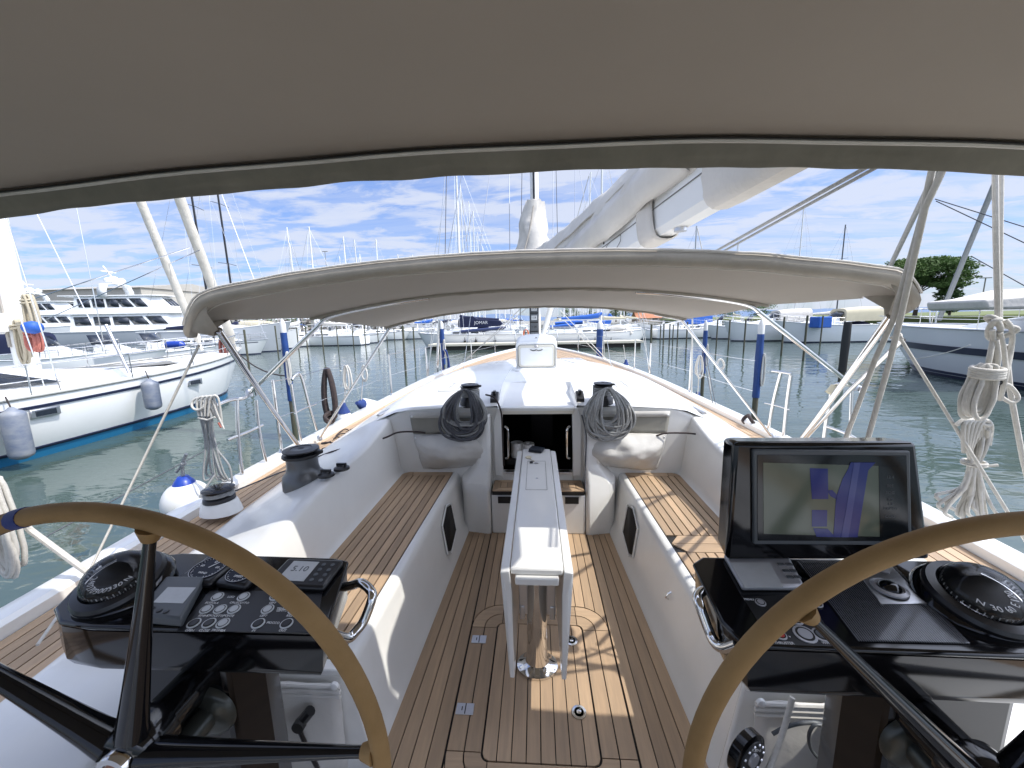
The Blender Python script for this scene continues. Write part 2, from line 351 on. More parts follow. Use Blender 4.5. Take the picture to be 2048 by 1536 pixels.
# toe rail and caulk-black deck bed, both sides
for s in (-1, 1):
    t_ = MB(); secs = []
    for y in ys:
        a = hb(y); z = dz(y)-.01
        wd = min(.115, a*.5+.01)
        secs.append([(s*(a+.012), y, z-.02), (s*(a+.012), y, z+.055), (s*(a-.012), y, z+.070), (s*(a-wd+.02), y, z+.070), (s*(a-wd), y, z+.055), (s*(a-wd), y, z-.01)])
    t_.loft(secs, close_u=True, caps=True); part('toe_rail', t_, gel, yacht, bevel=.006)
    d_ = MB(); secs = []
    for y in [-2.2+.25*i for i in range(46)]:
        secs.append([(s*(max(ci(y)-.1, 0)), y, dz(y)-.008), (s*(hb(y)-.09), y, dz(y)-.008)])
    d_.loft(secs); part('deck_bed', d_, caulk, yacht)
d_ = MB(); secs = []
for y in [8.9+.2*i for i in range(28)]: secs.append([(-hb(y)+.05, y, dz(y)-.009), (hb(y)-.05, y, dz(y)-.009)])
d_.loft(secs); part('foredeck_bed', d_, caulk, yacht)
# side deck planks follow the toe rail
PW = .052; G = .0065
def plank(mb_poly, z, mat=teak, name='plank', th=.007):
    mb = MB()
    n = len(mb_poly)
    mb.prism(mb_poly, lambda x, y: (z(y) if callable(z) else z)-.006, lambda x, y: (z(y) if callable(z) else z)+th-.006)
    o = part(name, mb, mat, yacht, smooth=0, fixn=False); return o
def strip(off0, off1, y0, y1, s, n=20, ref=hb, lim=None):
    P = []; Q = []
    for i in range(n+1):
        y = lerp(y0, y1, i/n); a = ref(y)-off0; b = ref(y)-off1
        if lim:
            if a-lim(y) < .006: continue
            b = max(b, lim(y))
        P.append((s*a, y)); Q.append((s*b, y))
    return P+Q[::-1] if len(P) > 1 else None
for s in (-1, 1):
    for k in range(16):
        o0 = .121+k*(PW); o1 = o0+PW-G
        for (y0, y1) in ((-2.1, .6), (.604, 3.1), (3.104, 6.0), (6.004, 8.7)):
            lim = lambda y: ci(y)-.05
            p = strip(o0, o1, y0, y1, s, 14, hb, lim)
            if p and len(p) > 4: plank(p, dz)
    for k in range(20):
        o0 = .121+k*PW; o1 = o0+PW-G
        p = strip(o0, o1, 8.704, 13.9, s, 14, hb, lambda y: .012)
        if p and len(p) > 6: plank(p, dz)

# coaming + coachroof: one lofted shell per side (outer deck edge -> top -> inner edge)
ROOF = [(2.88, .935), (3.2, .985), (3.6, 1.01), (4.4, 1.00), (5.2, .965), (6.4, .905), (7.4, .84), (8.2, .75), (8.7, .64), (9.0, .52)]
rz = lambda y: sinterp(y, ROOF)
CZ = [(-2.2, .46), (.2, .50), (.8, .60), (1.3, .70), (1.9, .745), (2.5, .775), (2.88, .878)]
cz = lambda y: sinterp(y, CZ)
for s in (-1, 1):
    m_ = MB(); secs = []
    for i in range(27):
        y = -2.2+i*(2.88+2.2)/26; o_ = ci(y); z = cz(y)
        xi = interp(y, [(-2.2, 1.0), (.9, 1.06), (2.1, 1.16), (2.88, 1.14)])
        inn = 1.075
        xi = min(xi, o_-.05)
        secs.append([(s*x, y, zz) for x, zz in ((o_, dz(y)-.02), (o_-.012, dz(y)+.03), (o_-.06, lerp(dz(y), z, .22)), (lerp(o_, xi, .5), lerp(dz(y), z, .62)), (lerp(o_, xi, .85), z-.012), (xi+.03, z-.002), (xi+.008, z-.012), (xi, z-.035), (lerp(inn, xi, .5), lerp(.42, z, .5)), (inn+.015, .45), (inn-.004, .426), (inn-.03, .41))])
    m_.loft(secs); part('coaming', m_, gel, yacht, subd=1, smooth=60)
    # locker seam on the seat back
    # coachroof shell
    m_ = MB(); secs = []
    for i in range(41):
        y = 2.855+i*(9.0-2.855)/40; o_ = ci(y); z = rz(y); xt = o_*.60
        dzz = dz(y); hgt = z-dzz
        cr = .03
        secs.append([(s*x, y, zz) for x, zz in ((o_, dzz-.02), (o_-.012*o_, dzz+.03), (o_*.955, dzz+hgt*.19), (o_*.80, dzz+hgt*.55), (o_*.66, dzz+hgt*.84), (xt, z-.022), (xt*.90, z-.003), (o_*.34, z+cr*.6), (min(.31, o_*.25), z+cr*.8))])
    m_.loft(secs); part('coachroof', m_, gel, yacht, smooth=60)
# coachroof centre (forward of the sliding hatch recess)
m_ = MB(); secs = []
for i in range(25):
    y = 3.52+i*(9.0-3.52)/24; xr = min(.31, ci(y)*.25); z = rz(y)
    secs.append([(x*xr, y, z+.024+.006*(1-x*x)) for x in (-1, -.5, 0, .5, 1)])
m_.loft(secs); part('coachroof_top', m_, gelm, yacht, smooth=60)
# recess for the sliding companionway hatch
m_ = MB()
m_.loft([[(-.31, 2.88, .958), (-.285, 2.88, .935), (.285, 2.88, .935), (.31, 2.88, .958)], [(-.31, 3.40, 1.03), (-.285, 3.40, .95), (.285, 3.40, .95), (.31, 3.40, 1.03)], [(-.31, 3.52, 1.036), (-.25, 3.52, 1.034), (.25, 3.52, 1.034), (.31, 3.52, 1.036)]])
part('hatch_recess', m_, gel, yacht, bevel=.012)
m_ = MB(); m_.box(-.29, .29, 2.84, 2.92, .905, .948); part('sliding_hatch', m_, gel, yacht, bevel=.012)
m_ = MB(); m_.box(-.27, .27, 2.832, 2.838, .900, .925); part('hatch_trim', m_, offw, yacht)
# solar-like deck prisms and grab lines on the roof
for s in (-1, 1):
    m_ = MB(); a = (s*1.28, 2.95, .868); b_ = (s*1.02, 4.6, .955)
    m_.tube([a, b_], .016, 6, flat=.6); part('roof_rail', m_, alu, yacht)
    m_ = MB(); m_.prism([(s*.55, 3.25), (s*.86, 3.25), (s*.80, 3.75), (s*.56, 3.75)], .99, 1.018); part('deck_window', m_, gelm, yacht, bevel=.006)
    for (x0, x1, yy) in ((.56, .84, 3.42), (.56, .82, 3.58)):
        m_ = MB(); m_.box(min(s*x0, s*x1), max(s*x0, s*x1), yy, yy+.006, 1.018, 1.020); part('window_seam', m_, greydeck, yacht)
    for k in range(3):
        m_ = MB(); x = s*(.60+.09*k); m_.box(x-.003, x+.003, 3.30, 3.70, 1.018, 1.0205); part('window_seam', m_, greydeck, yacht)
# forward flush hatch (open, white with lilac lid) on the foredeck
m_ = MB(); m_.prism([(.55, 8.35), (1.12, 8.35), (1.04, 9.1), (.52, 9.1)], .60, .70); part('foredeck_hatch_frame', m_, offw, yacht, bevel=.02)
m_ = MB(); m_.prism([(.60, 8.43), (1.05, 8.43), (.98, 9.02), (.57, 9.02)], .70, .715); part('foredeck_hatch_lid', m_, silverp, yacht, bevel=.01)
m_ = MB(); m_.lathe([(.03, 0), (.03, .03), (0.001, .03)], (.82, 8.55, .715), 10); part('hatch_knob', m_, gel, yacht)

# cockpit well
fw = lambda y: interp(y, [(-2, .70), (1.2, .605), (2.87, .535)])     # sole half width
sw = lambda y: interp(y, [(-2, .72), (1.2, .675), (2.87, .63)])      # seat inner edge
m_ = MB(); m_.prism([(-.75, -2.1), (.75, -2.1), (.62, 2.9), (-.62, 2.9)], -.05, -.008); part('sole_bed', m_, caulk, yacht)
for s in (-1, 1):
    m_ = MB(); secs = []
    for i in range(18):
        y = 1.12+i*(2.88-1.12)/17
        secs.append([(s*x, y, z) for x, z in ((fw(y)-.01, -.01), (fw(y)+.004, .03), (fw(y)+.035, .075), (sw(y)-.012, .38), (sw(y)-.004, .412), (sw(y)+.012, .425), (sw(y)+.035, .425), (sw(y)+.037, .40))])
    m_.loft(secs); part('seat_front', m_, gel, yacht, smooth=60)
    # aft end of the seat locker
    m_ = MB(); m_.quad((s*.59, 1.12, -.01), (s*1.12, 1.12, -.01), (s*1.12, 1.12, .425), (s*.66, 1.12, .425)); part('seat_end', m_, gel, yacht, solid=.02, bevel=.008)
    m_ = MB(); m_.box(min(s*.69, s*1.09), max(s*.69, s*1.09), 1.15, 2.88, .37, .417); part('seat_bed', m_, caulk, yacht)
    m_ = MB(); m_.box(min(s*.66, s*1.1), max(s*.66, s*1.1), 1.105, 1.15, .40, .428); part('seat_lip', m_, gel, yacht, bevel=.006)
    # seat planks
    nP = 8
    for k in range(nP):
        segs = [(1.155, 1.83), (1.99, 2.80)] if s > 0 else [(1.155, 2.80)]
        for (y0, y1) in segs:
            P = []; Q = []
            for j in range(7):
                y = lerp(y0, y1, j/6); a = sw(y)+.04; b_ = 1.068; P.append((s*(lerp(a, b_, k/nP)+.0036), y)); Q.append((s*(lerp(a, b_, (k+1)/nP)-.0036), y))
            plank(P+Q[::-1], .424)
    # border plank at the forward end
    plank([(s*(sw(2.8)+.042), 2.805), (s*.98, 2.805), (s*.98, 2.862), (s*(sw(2.86)+.042), 2.862)], .424, teakx)
    plank([(s*.985, 2.805), (s*1.066, 2.805), (s*1.055, 2.835), (s*1.02, 2.862), (s*.985, 2.862)], .424, teakx)
    if s > 0:
        plank([(sw(1.9)+.045, 1.912), (1.066, 1.912), (1.066, 1.985), (sw(1.9)+.10, 1.985)], .424, teakx); plank([(sw(1.9)+.10, 1.835), (1.066, 1.835), (1.066, 1.908), (sw(1.9)+.045, 1.908)], .424, teakx)
    # helm wells: white moulding outboard and lower step beneath the wheel
    m_ = MB(); m_.prism([(s*.66, -2.1), (s*1.2, -2.1), (s*1.2, 1.10), (s*.66, 1.10)], -.03, .0); part('helm_floor', m_, gelm, yacht)
    m_ = MB(); m_.loft([[(s*1.04, y, 0), (s*1.07, y, .30), (s*1.10, y, .40), (s*1.16, y, .47), (s*1.3, y, .49)] for y in (-2.1, -1, 0, .6, 1.12)]); part('helm_side', m_, gel, yacht, smooth=60)
    # dark vent window in the seat front
    yy = [(2.27, .30), (2.27, .12), (2.33, .09), (2.50, .14), (2.50, .33), (2.40, .36)]
    def wallx(y, z): return lerp(fw(y)+.035, sw(y)-.012, (z-.075)/.305)
    m_ = MB(); P = [Vector((s*(wallx(y, z)-.009), y, z)) for y, z in yy]; m_.quad(*P); wn = part('side_window', m_, darkcav, yacht, solid=.004)
    m_ = MB(); cpt = sum(P, Vector())/len(P); m_.tube([cpt+(p-cpt)*1.10 for p in P], .006, 6, closed=True); part('window_frame', m_, gelw, wn)
    # foot-pump like black drain covers on the sole
    for x in (.47, .36):
        m_ = MB(); m_.lathe([(.042, 0), (.040, .014), (.026, .030), (.02, .032)], (s*x, 2.78, .0), 16); m_.box(s*x-.018, s*x+.018, 2.775, 2.80, .028, .045); part('drain_cover', m_, blackr, yacht)
# sole planks
HW = .358; Y0h, Y1h = 1.03, 1.95; RC = .15
def arc_y(x, top=True, r=RC, hw=HW, ya=Y0h, yb=Y1h):
    d = abs(x)-(hw-r)
    k = 0 if d <= 0 else r-math.sqrt(max(r*r-d*d, 0))
    return (yb-k) if top else (ya+k)
for s in (-1, 1):
    for k in range(4):
        P = []; Q = []
        for j in range(13):
            y = lerp(-2.0, 2.81, j/12)
            P.append((s*(lerp(HW+.004, fw(y)-.004, k/4)+.0022), y)); Q.append((s*(lerp(HW+.004, fw(y)-.004, (k+1)/4)-.0022), y))
        plank(P+Q[::-1], 0.)
for k in range(14):
    x0 = lerp(-HW, HW, k/14)+.0022; x1 = lerp(-HW, HW, (k+1)/14)-.0022
    xs = [lerp(x0, x1, i/4) for i in range(5)]
    plank([(x, arc_y(x)+.006) for x in xs]+[(x1, 2.81), (x0, 2.81)], 0.)
    plank([(x, arc_y(x, False)-.006) for x in xs]+[(x1, -2.0), (x0, -2.0)], 0.)
for (a, b_) in ((-.53, -.30), (-.296, 0), (.004, .296), (.30, .53)):
    plank([(a, 2.815), (b_, 2.815), (b_, 2.866), (a, 2.866)], 0., teakx)
# hatch: two rings with mitred corner arcs and an inner panel of planks
def rr_pts(hw, ya, yb, r, n=6):
    out_ = {}
    for q, (cx, cy, a0) in enumerate(((hw-r, yb-r, 0), (-hw+r, yb-r, 90), (-hw+r, ya+r, 180), (hw-r, ya+r, 270))):
        out_[q] = [(cx+r*math.cos(math.radians(a0+90*i/n)), cy+r*math.sin(math.radians(a0+90*i/n))) for i in range(n+1)]
    return out_
rings = [(HW-.003, Y0h, Y1h, RC-.003), (HW-.066, Y0h+.063, Y1h-.063, .09), (HW-.071, Y0h+.068, Y1h-.068, .086), (HW-.132, Y0h+.13, Y1h-.13, .03)]
for (A_, B_) in ((rings[0], rings[1]), (rings[2], rings[3])):
    a = rr_pts(*A_); b_ = rr_pts(*B_)
    for q in range(4):
        pa, pb = a[q], b_[q]
        # extend the corner block to common ends so that joints are straight
        ex = .235 if True else 0
        xc = ex-.06; 
        if q in (0, 2): sx = 1 if q == 0 else -1; P = [(pa[0][0], (Y1h-.16 if q == 0 else Y0h+.16))]+pa+[(sx*.20, pa[-1][1])]; Q = [(pb[0][0], (Y1h-.16 if q == 0 else Y0h+.16))]+pb+[(sx*.20, pb[-1][1])]
        else: sx = -1 if q == 1 else 1; P = [(sx*.20, pa[0][1])]+pa+[(pa[-1][0], (Y1h-.16 if q == 1 else Y0h+.16))]; Q = [(sx*.20, pb[0][1])]+pb+[(pb[-1][0], (Y1h-.16 if q == 1 else Y0h+.16))]
        plank(P+Q[::-1], 0., teakx)
    for s in (-1, 1):
        plank([(s*A_[0], Y0h+.164), (s*A_[0], Y1h-.164), (s*B_[0], Y1h-.164), (s*B_[0], Y0h+.164)], 0.)
    plank([(-.196, A_[2]), (.196, A_[2]), (.196, B_[2]), (-.196, B_[2])], 0., teakx)
    plank([(-.196, A_[1]), (.196, A_[1]), (.196, B_[1]), (-.196, B_[1])], 0., teakx)
iw = HW-.138
for k in range(8):
    x0 = lerp(-iw, iw, k/8)+.002; x1 = lerp(-iw, iw, (k+1)/8)-.002; c_ = .025
    y0, y1 = Y0h+.136, Y1h-.136
    if k == 0: P = [(x0, y0+c_), (x0+c_*.3, y0+c_*.3), (x0+c_, y0), (x1, y0), (x1, y1), (x0+c_, y1), (x0+c_*.3, y1-c_*.3), (x0, y1-c_)]
    elif k == 7: P = [(x0, y0), (x1-c_, y0), (x1-c_*.3, y0+c_*.3), (x1, y0+c_), (x1, y1-c_), (x1-c_*.3, y1-c_*.3), (x1-c_, y1), (x0, y1)]
    else: P = [(x0, y0), (x1, y0), (x1, y1), (x0, y1)]
    plank(P, 0.)
# latch plates and ring pulls in the hatch
for (px, py) in ((958, 1278), (930, 1417)):
    p = at(px, py, z=.004); m_ = MB(); m_.box(p.x-.037, p.x+.037, p.y-.024, p.y+.024, .001, .0045); lp = part('latch_plate', m_, alu, yacht, bevel=.003)
    m_ = MB(); m_.box(p.x-.014, p.x-.010, p.y-.008, p.y+.008, .0046, .0056); m_.box(p.x, p.x+.004, p.y-.022, p.y+.022, .0046, .0056); part('keyhole', m_, caulk, lp)
for (px, py) in ((1143, 1281), (1158, 1424)):
    p = at(px, py, z=.004); m_ = MB(); m_.lathe([(.030, 0), (.030, .004), (.020, .0045), (.018, -.003), (.001, -.003)], (p.x, p.y, .001), 24); lp = part('ring_pull', m_, steel, yacht)
    m_ = MB(); m_.lathe([(.017, 0), (.017, .001), (.012, .001)], (p.x, p.y, .0), 20); part('socket', m_, caulk, lp)
    m_ = MB(); m_.lathe([(.010, 0), (.010, .005), (.004, .006)], (p.x, p.y, .0015), 12); part('plunger', m_, steel, lp)

# bulkhead with the companionway opening
OX, OZ0, OZ1 = .272, .425, .905
for s in (-1, 1):
    m_ = MB(); m_.prism([(s*OX, 0), (s*.42, 0), (s*.42, .96), (s*OX, .93)], 0, .05, Matrix(((1, 0, 0, 0), (0, 0, 1, 2.87), (0, 1, 0, 0), (0, 0, 0, 1)))); part('bulkhead', m_, gel, yacht, bevel=.01)
    m_ = MB(); m_.prism([(s*.42, 0), (s*1.16, 0), (s*1.13, .40), (s*1.17, .80), (s*1.20, .862), (s*1.05, .925), (s*.95, .95), (s*.42, .962)], 0, .05, Matrix(((1, 0, 0, 0), (0, 0, 1, 2.862), (0, 1, 0, 0), (0, 0, 0, 1)))); part('bulkhead', m_, gel, yacht, bevel=.02)
    # pillar beside the steps standing proud of the bulkhead, down to the sole
    m_ = MB(); m_.loft([[(s*.355, 2.87, z), (s*.355, 2.71, z), (s*.375, 2.69, z), (s*.53, 2.72, z), (s*.575, 2.76, z), (s*.60, 2.87, z)] for z in (-.01, .40)]+[[(s*.355, 2.87, z), (s*.355, 2.79, z), (s*.372, 2.775, z), (s*.45, 2.785, z), (s*.475, 2.81, z), (s*.485, 2.87, z)] for z in (.52, .90)], caps=True); part('pillar', m_, gel, yacht, smooth=40, bevel=.012, bseg=3)
    m_ = MB(); m_.prism([(s*OX, .40), (s*.335, .40), (s*.335, .84), (s*.30, .95), (s*(OX-.01), .93)], 0, .03, Matrix(((1, 0, 0, 0), (0, 0, 1, 2.842), (0, 1, 0, 0), (0, 0, 0, 1)))); part('companionway_trim', m_, gelw, yacht, bevel=.008)
    m_ = MB(); m_.tube(curve([(s*.245, 2.85, .80), (s*.225, 2.83, .785), (s*.222, 2.83, .72), (s*.222, 2.83, .62), (s*.225, 2.83, .56), (s*.245, 2.85, .545)], 5), .009, 8); part('grab_handle', m_, steel, yacht)
m_ = MB(); m_.prism([(-OX, 0), (OX, 0), (OX, .425), (-OX, .425)], 0, .05, Matrix(((1, 0, 0, 0), (0, 0, 1, 2.868), (0, 1, 0, 0), (0, 0, 0, 1)))); part('bulkhead', m_, gel, yacht)
m_ = MB(); m_.box(-.25, .25, 2.845, 2.90, .418, .432); part('sill', m_, alu, yacht, bevel=.003)
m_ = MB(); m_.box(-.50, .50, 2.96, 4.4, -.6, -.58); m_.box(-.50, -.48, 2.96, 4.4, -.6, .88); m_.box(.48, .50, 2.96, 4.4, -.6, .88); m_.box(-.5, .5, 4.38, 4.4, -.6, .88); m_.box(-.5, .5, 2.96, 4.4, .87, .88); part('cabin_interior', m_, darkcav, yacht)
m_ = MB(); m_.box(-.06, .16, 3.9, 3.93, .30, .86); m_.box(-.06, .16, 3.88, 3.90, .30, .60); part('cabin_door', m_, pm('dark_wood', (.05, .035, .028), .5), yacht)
m_ = MB(); m_.prism([(-.34, 2.672), (.34, 2.672), (.34, 2.862), (-.34, 2.862)], .325, .352); part('step_box', m_, caulk, yacht)
m_ = MB(); m_.box(-.35, .35, 2.70, 2.87, .0, .315); part('step_riser', m_, gel, yacht, bevel=.01)
for s in (-1, 1):
    m_ = MB(); m_.box(s*.25-.05, s*.25+.05, 2.690, 2.699, .25, .30); part('step_recess', m_, caulk, yacht)
    plank([(s*.338, 2.672), (s*.338, 2.86), (s*.285, 2.82), (s*.285, 2.725)], .360, teak)
    for (a, b_) in ((.235, .281), (.188, .231), (.141, .184), (.094, .137), (.047, .09), (.002, .043)):
        plank([(s*a, 2.728), (s*b_, 2.728), (s*b_, 2.816), (s*a, 2.816)], .360, teak)
    plank([(s*.002, 2.672), (s*.334, 2.672), (s*.282, 2.722), (s*.002, 2.722)], .360, teakx)
    plank([(s*.002, 2.822), (s*.282, 2.822), (s*.330, 2.86), (s*.002, 2.86)], .360, teakx)
# small seam and hook details
m_ = MB(); q = [at(595, 1065, x=-1.165), at(660, 1008, x=-1.165)]
m_.tube([(-1.128, 1.46, .585), (-1.128, 2.02, .60)], .0016, 4); part('locker_seam', m_, greydeck, yacht)
for p in (at(652, 945, z=.78), at(683, 932, z=.78)):
    m_ = MB(); m_.lathe([(.045, 0), (.043, .012), (.022, .022), (.02, .028)], (p.x, p.y, p.z-.02), 16); m_.box(p.x-.028, p.x+.028, p.y-.007, p.y+.007, p.z, p.z+.018); part('switch_knob', m_, blackp, yacht)
p = at(1340, 1188, x=.635); m_ = MB(); m_.tube([p+Vector((.02, 0, .02)), p+Vector((-.012, 0, .0)), p+Vector((-.02, 0, -.02)), p+Vector((-.005, 0, -.028))], .004, 6); part('coat_hook', m_, steel, yacht)

# open skylight hatch on the coachroof
sk = thing('deck_hatch', 'open white deck hatch standing upright on the coachroof with cream inner lid', 'hatch', (0, 4.5, .98))
YH = 4.50; zz = rz(YH)+.02
m_ = MB(); m_.box(-.255, .255, YH-.16, YH+.46, zz-.01, zz+.03); part('hatch_frame', m_, gelw, sk, bevel=.012)
m_ = MB(); m_.box(-.235, .235, YH-.19, YH-.155, zz-.012, zz+.012); part('hinge_plate', m_, alu, sk)
Mx = Matrix.Translation((0, YH, zz+.025)) @ Matrix.Rotation(math.radians(5), 4, 'X')
def rrect(w_, h_, r, n=4, cx=0, cy=0):
    P = []
    for (sx, sy, a0) in ((1, 1, 0), (-1, 1, 90), (-1, -1, 180), (1, -1, 270)):
        for i in range(n+1):
            a = math.radians(a0+90*i/n); P.append((cx+sx*(w_/2-r)+r*math.cos(a), cy+sy*(h_/2-r)+r*math.sin(a)))
    return P
def rr2(w_, h_, r, cy):
    out = []
    for (cx_, cy_, a0) in ((w_/2-r, cy+h_/2-r, 0), (-w_/2+r, cy+h_/2-r, 90), (-w_/2+r, cy-h_/2+r, 180), (w_/2-r, cy-h_/2+r, 270)):
        out += [(cx_+r*math.cos(math.radians(a0+90*i/4)), cy_+r*math.sin(math.radians(a0+90*i/4))) for i in range(5)]
    return out
UP = lambda M_: M_ @ Matrix(((1, 0, 0, 0), (0, 0, 1, 0), (0, 1, 0, 0), (0, 0, 0, 1)))
m_ = MB(); m_.prism(rr2(.475, .31, .045, .155), -.02, .035, UP(Mx)); part('lid_rim', m_, gelw, sk, bevel=.012)
m_ = MB(); m_.prism(rr2(.430, .265, .035, .150), -.0225, -.0201, UP(Mx)); part('gasket', m_, greydeck, sk)
m_ = MB(); m_.prism(rr2(.418, .253, .032, .150), -.030, -.023, UP(Mx)); part('lid_panel', m_, offw, sk, bevel=.008)
m_ = MB(); m_.prism(rr2(.370, .205, .025, .145), -.0325, -.0305, UP(Mx)); part('lid_recess', m_, gelw, sk, bevel=.004)
m_ = MB(); m_.tube(curve([Mx @ Vector((x, -.038, z)) for x, z in ((-.070, .225), (-.03, .213), (0, .222), (.03, .213), (.070, .225))], 4), .0045, 6); part('emblem', m_, caulk, sk)
m_ = MB(); m_.lathe([(.022, 0), (.022, .012), (.012, .02)], Mx @ Vector((0, -.034, .262)), 12, Matrix.Rotation(PI/2, 3, 'X'), sy=.6); part('latch', m_, silverp, sk)
for s in (-1, 1):
    m_ = MB(); m_.tube([Mx @ Vector((s*.228, -.035, .01)), Mx @ Vector((s*.228, -.035, .24))], .007, 6); part('side_rail', m_, steel, sk)
m_ = MB(); m_.loft([[(x*(.235-.02*t), YH+.02+.20*t, zz+.325+.085*math.sin(PI*t*.5)*(1-.25*x*x)-.02*abs(x)**4) for x in (-1, -.8, -.4, 0, .4, .8, 1)] for t in (0, .3, .6, .8, 1)]); part('lid_top', m_, gelw, sk, solid=.02, smooth=70)
m_ = MB(); m_.lathe([(.014, 0), (.014, .008), (.006, .010)], (0.0, YH+.08, zz+.375), 12); part('lid_button', m_, steel, sk)

# ------------------------------------------------------------------ cockpit table
tb = thing('cockpit_table', 'narrow white folding table on a chrome pedestal standing in the cockpit', 'table', (0, 1.6, 0))
M0 = Matrix.Translation((-.008, 0, 0))
m_ = MB(); m_.box(-.105, .09, 1.285, 2.62, .672, .700); part('table_top', m_, gel, tb, bevel=.008)
m_ = MB(); m_.box(-.088, .073, 1.27, 2.70, .640, .671); part('top_rib', m_, gel, tb, bevel=.006)
for s in (-1, 1):
    x = -.008
    m_ = MB(); xo = [x+s*.115, x+s*.130]
    m_.loft([[(x+s*.100, y, .695), (x+s*.134, y, .690), (x+s*(.134-.024), y, zb), (x+s*(.116-.024), y, zb)] for y, zb in ((1.275, .60), (1.30, .215), (1.33, .20), (2.50, .20), (2.56, .25), (2.60, .60))], close_u=True, caps=True); part('table_leaf', m_, gel, tb, bevel=.004)
    m_ = MB(); m_.box(x+s*.055-.018, x+s*.055+.018, 1.38, 1.44, .43, .66); m_.box(x+s*.06-.01, x+s*.06+.01, 1.375, 1.40, .41, .47); part('leaf_bracket', m_, alu, tb, bevel=.004)
m_ = MB()
for (x0, x1, y0, y1) in ((-.066, -.064, 1.95, 2.38), (.048, .050, 1.95, 2.38), (-.066, .05, 1.95, 1.953), (-.066, .05, 2.377, 2.38)): m_.box(x0, x1, y0, y1, .7001, .7008)
part('panel_seam', m_, greydeck, tb)
m_ = MB(); m_.lathe([(.008, 0), (.008, .002), (.004, .003)], (-.005, 2.1, .70), 12); part('table_screw', m_, steel, tb)
m_ = MB(); m_.lathe([(.095, 0), (.095, .012), (.075, .020), (.055, .035), (.048, .07), (.046, .20), (.046, .64)], (-.012, 1.565, .002), 32, sx=1, sy=.8); part('pedestal', m_, steel, tb)
for s in (-1, 1):
    m_ = MB(); m_.lathe([(.010, 0), (.010, .004), (.004, .005)], (-.012+s*.074, 1.54, .013), 12); part('bolt', m_, alu, tb)

wl = thing('wallet', 'dark leather wallet lying at the far end of the white table', 'wallet', (-.005, 2.60, .70))
m_ = MB(); Mw = Matrix.Translation((-.005, 2.57, .701)) @ Matrix.Rotation(-.35, 4, 'Z'); m_.box(-.050, .046, -.038, .038, 0, .010, Mw); part('back_cover', m_, pm('wallet_leather', (.008, .012, .02), .35, bump=.3, bscale=200), wl, bevel=.004)
m_ = MB(); m_.box(-.048, .048, -.037, .037, .011, .022, Mw @ Matrix.Rotation(.05, 4, 'Y')); part('front_cover', m_, MATS['wallet_leather'], wl, bevel=.004)
ky = thing('key_ring', 'small bunch of keys with a round wooden tag on the white table', 'keys', (-.04, 2.45, .70))
m_ = MB(); m_.lathe([(.020, 0), (.020, .006)], (-.06, 2.44, .701), 16); part('round_tag', m_, cream, ky)
m_ = MB(); m_.tube(curve([(-.05, 2.42, .703), (-.045, 2.40, .704), (-.035, 2.385, .703), (-.02, 2.37, .703)], 4), .0025, 6); part('cord', m_, ropet, ky)
m_ = MB(); m_.tube([(-.030+.011*math.cos(a*.7), 2.368+.011*math.sin(a*.7), .703) for a in range(9)], .0015, 5, closed=True); part('split_ring', m_, steel, ky)
m_ = MB(); m_.box(-.050, -.030, 2.335, 2.362, .701, .706); part('key_fob', m_, blackp, ky, bevel=.002)
m_ = MB(); m_.box(-.022, .006, 2.330, 2.350, .701, .704, None); part('key', m_, alu, ky, bevel=.002)
for i, (x, y, z) in enumerate(((-.17, 3.06, .486), (-.075, 3.03, .486))):
    m_ = MB(); m_.lathe([(.05, 0), (.05, .12), (.018, .12), (.018, .0)], (x, y, z), 18); single('paper_roll', m_, gelw, ('white paper roll just inside the companionway, left of the pair', 'white paper roll just inside the companionway, right of the pair')[i], 'paper roll', 'paper rolls inside the companionway')
m_ = MB(); m_.box(-.25, .0, 2.98, 3.12, .44, .484); part('cabin_shelf', m_, darkcav, yacht)

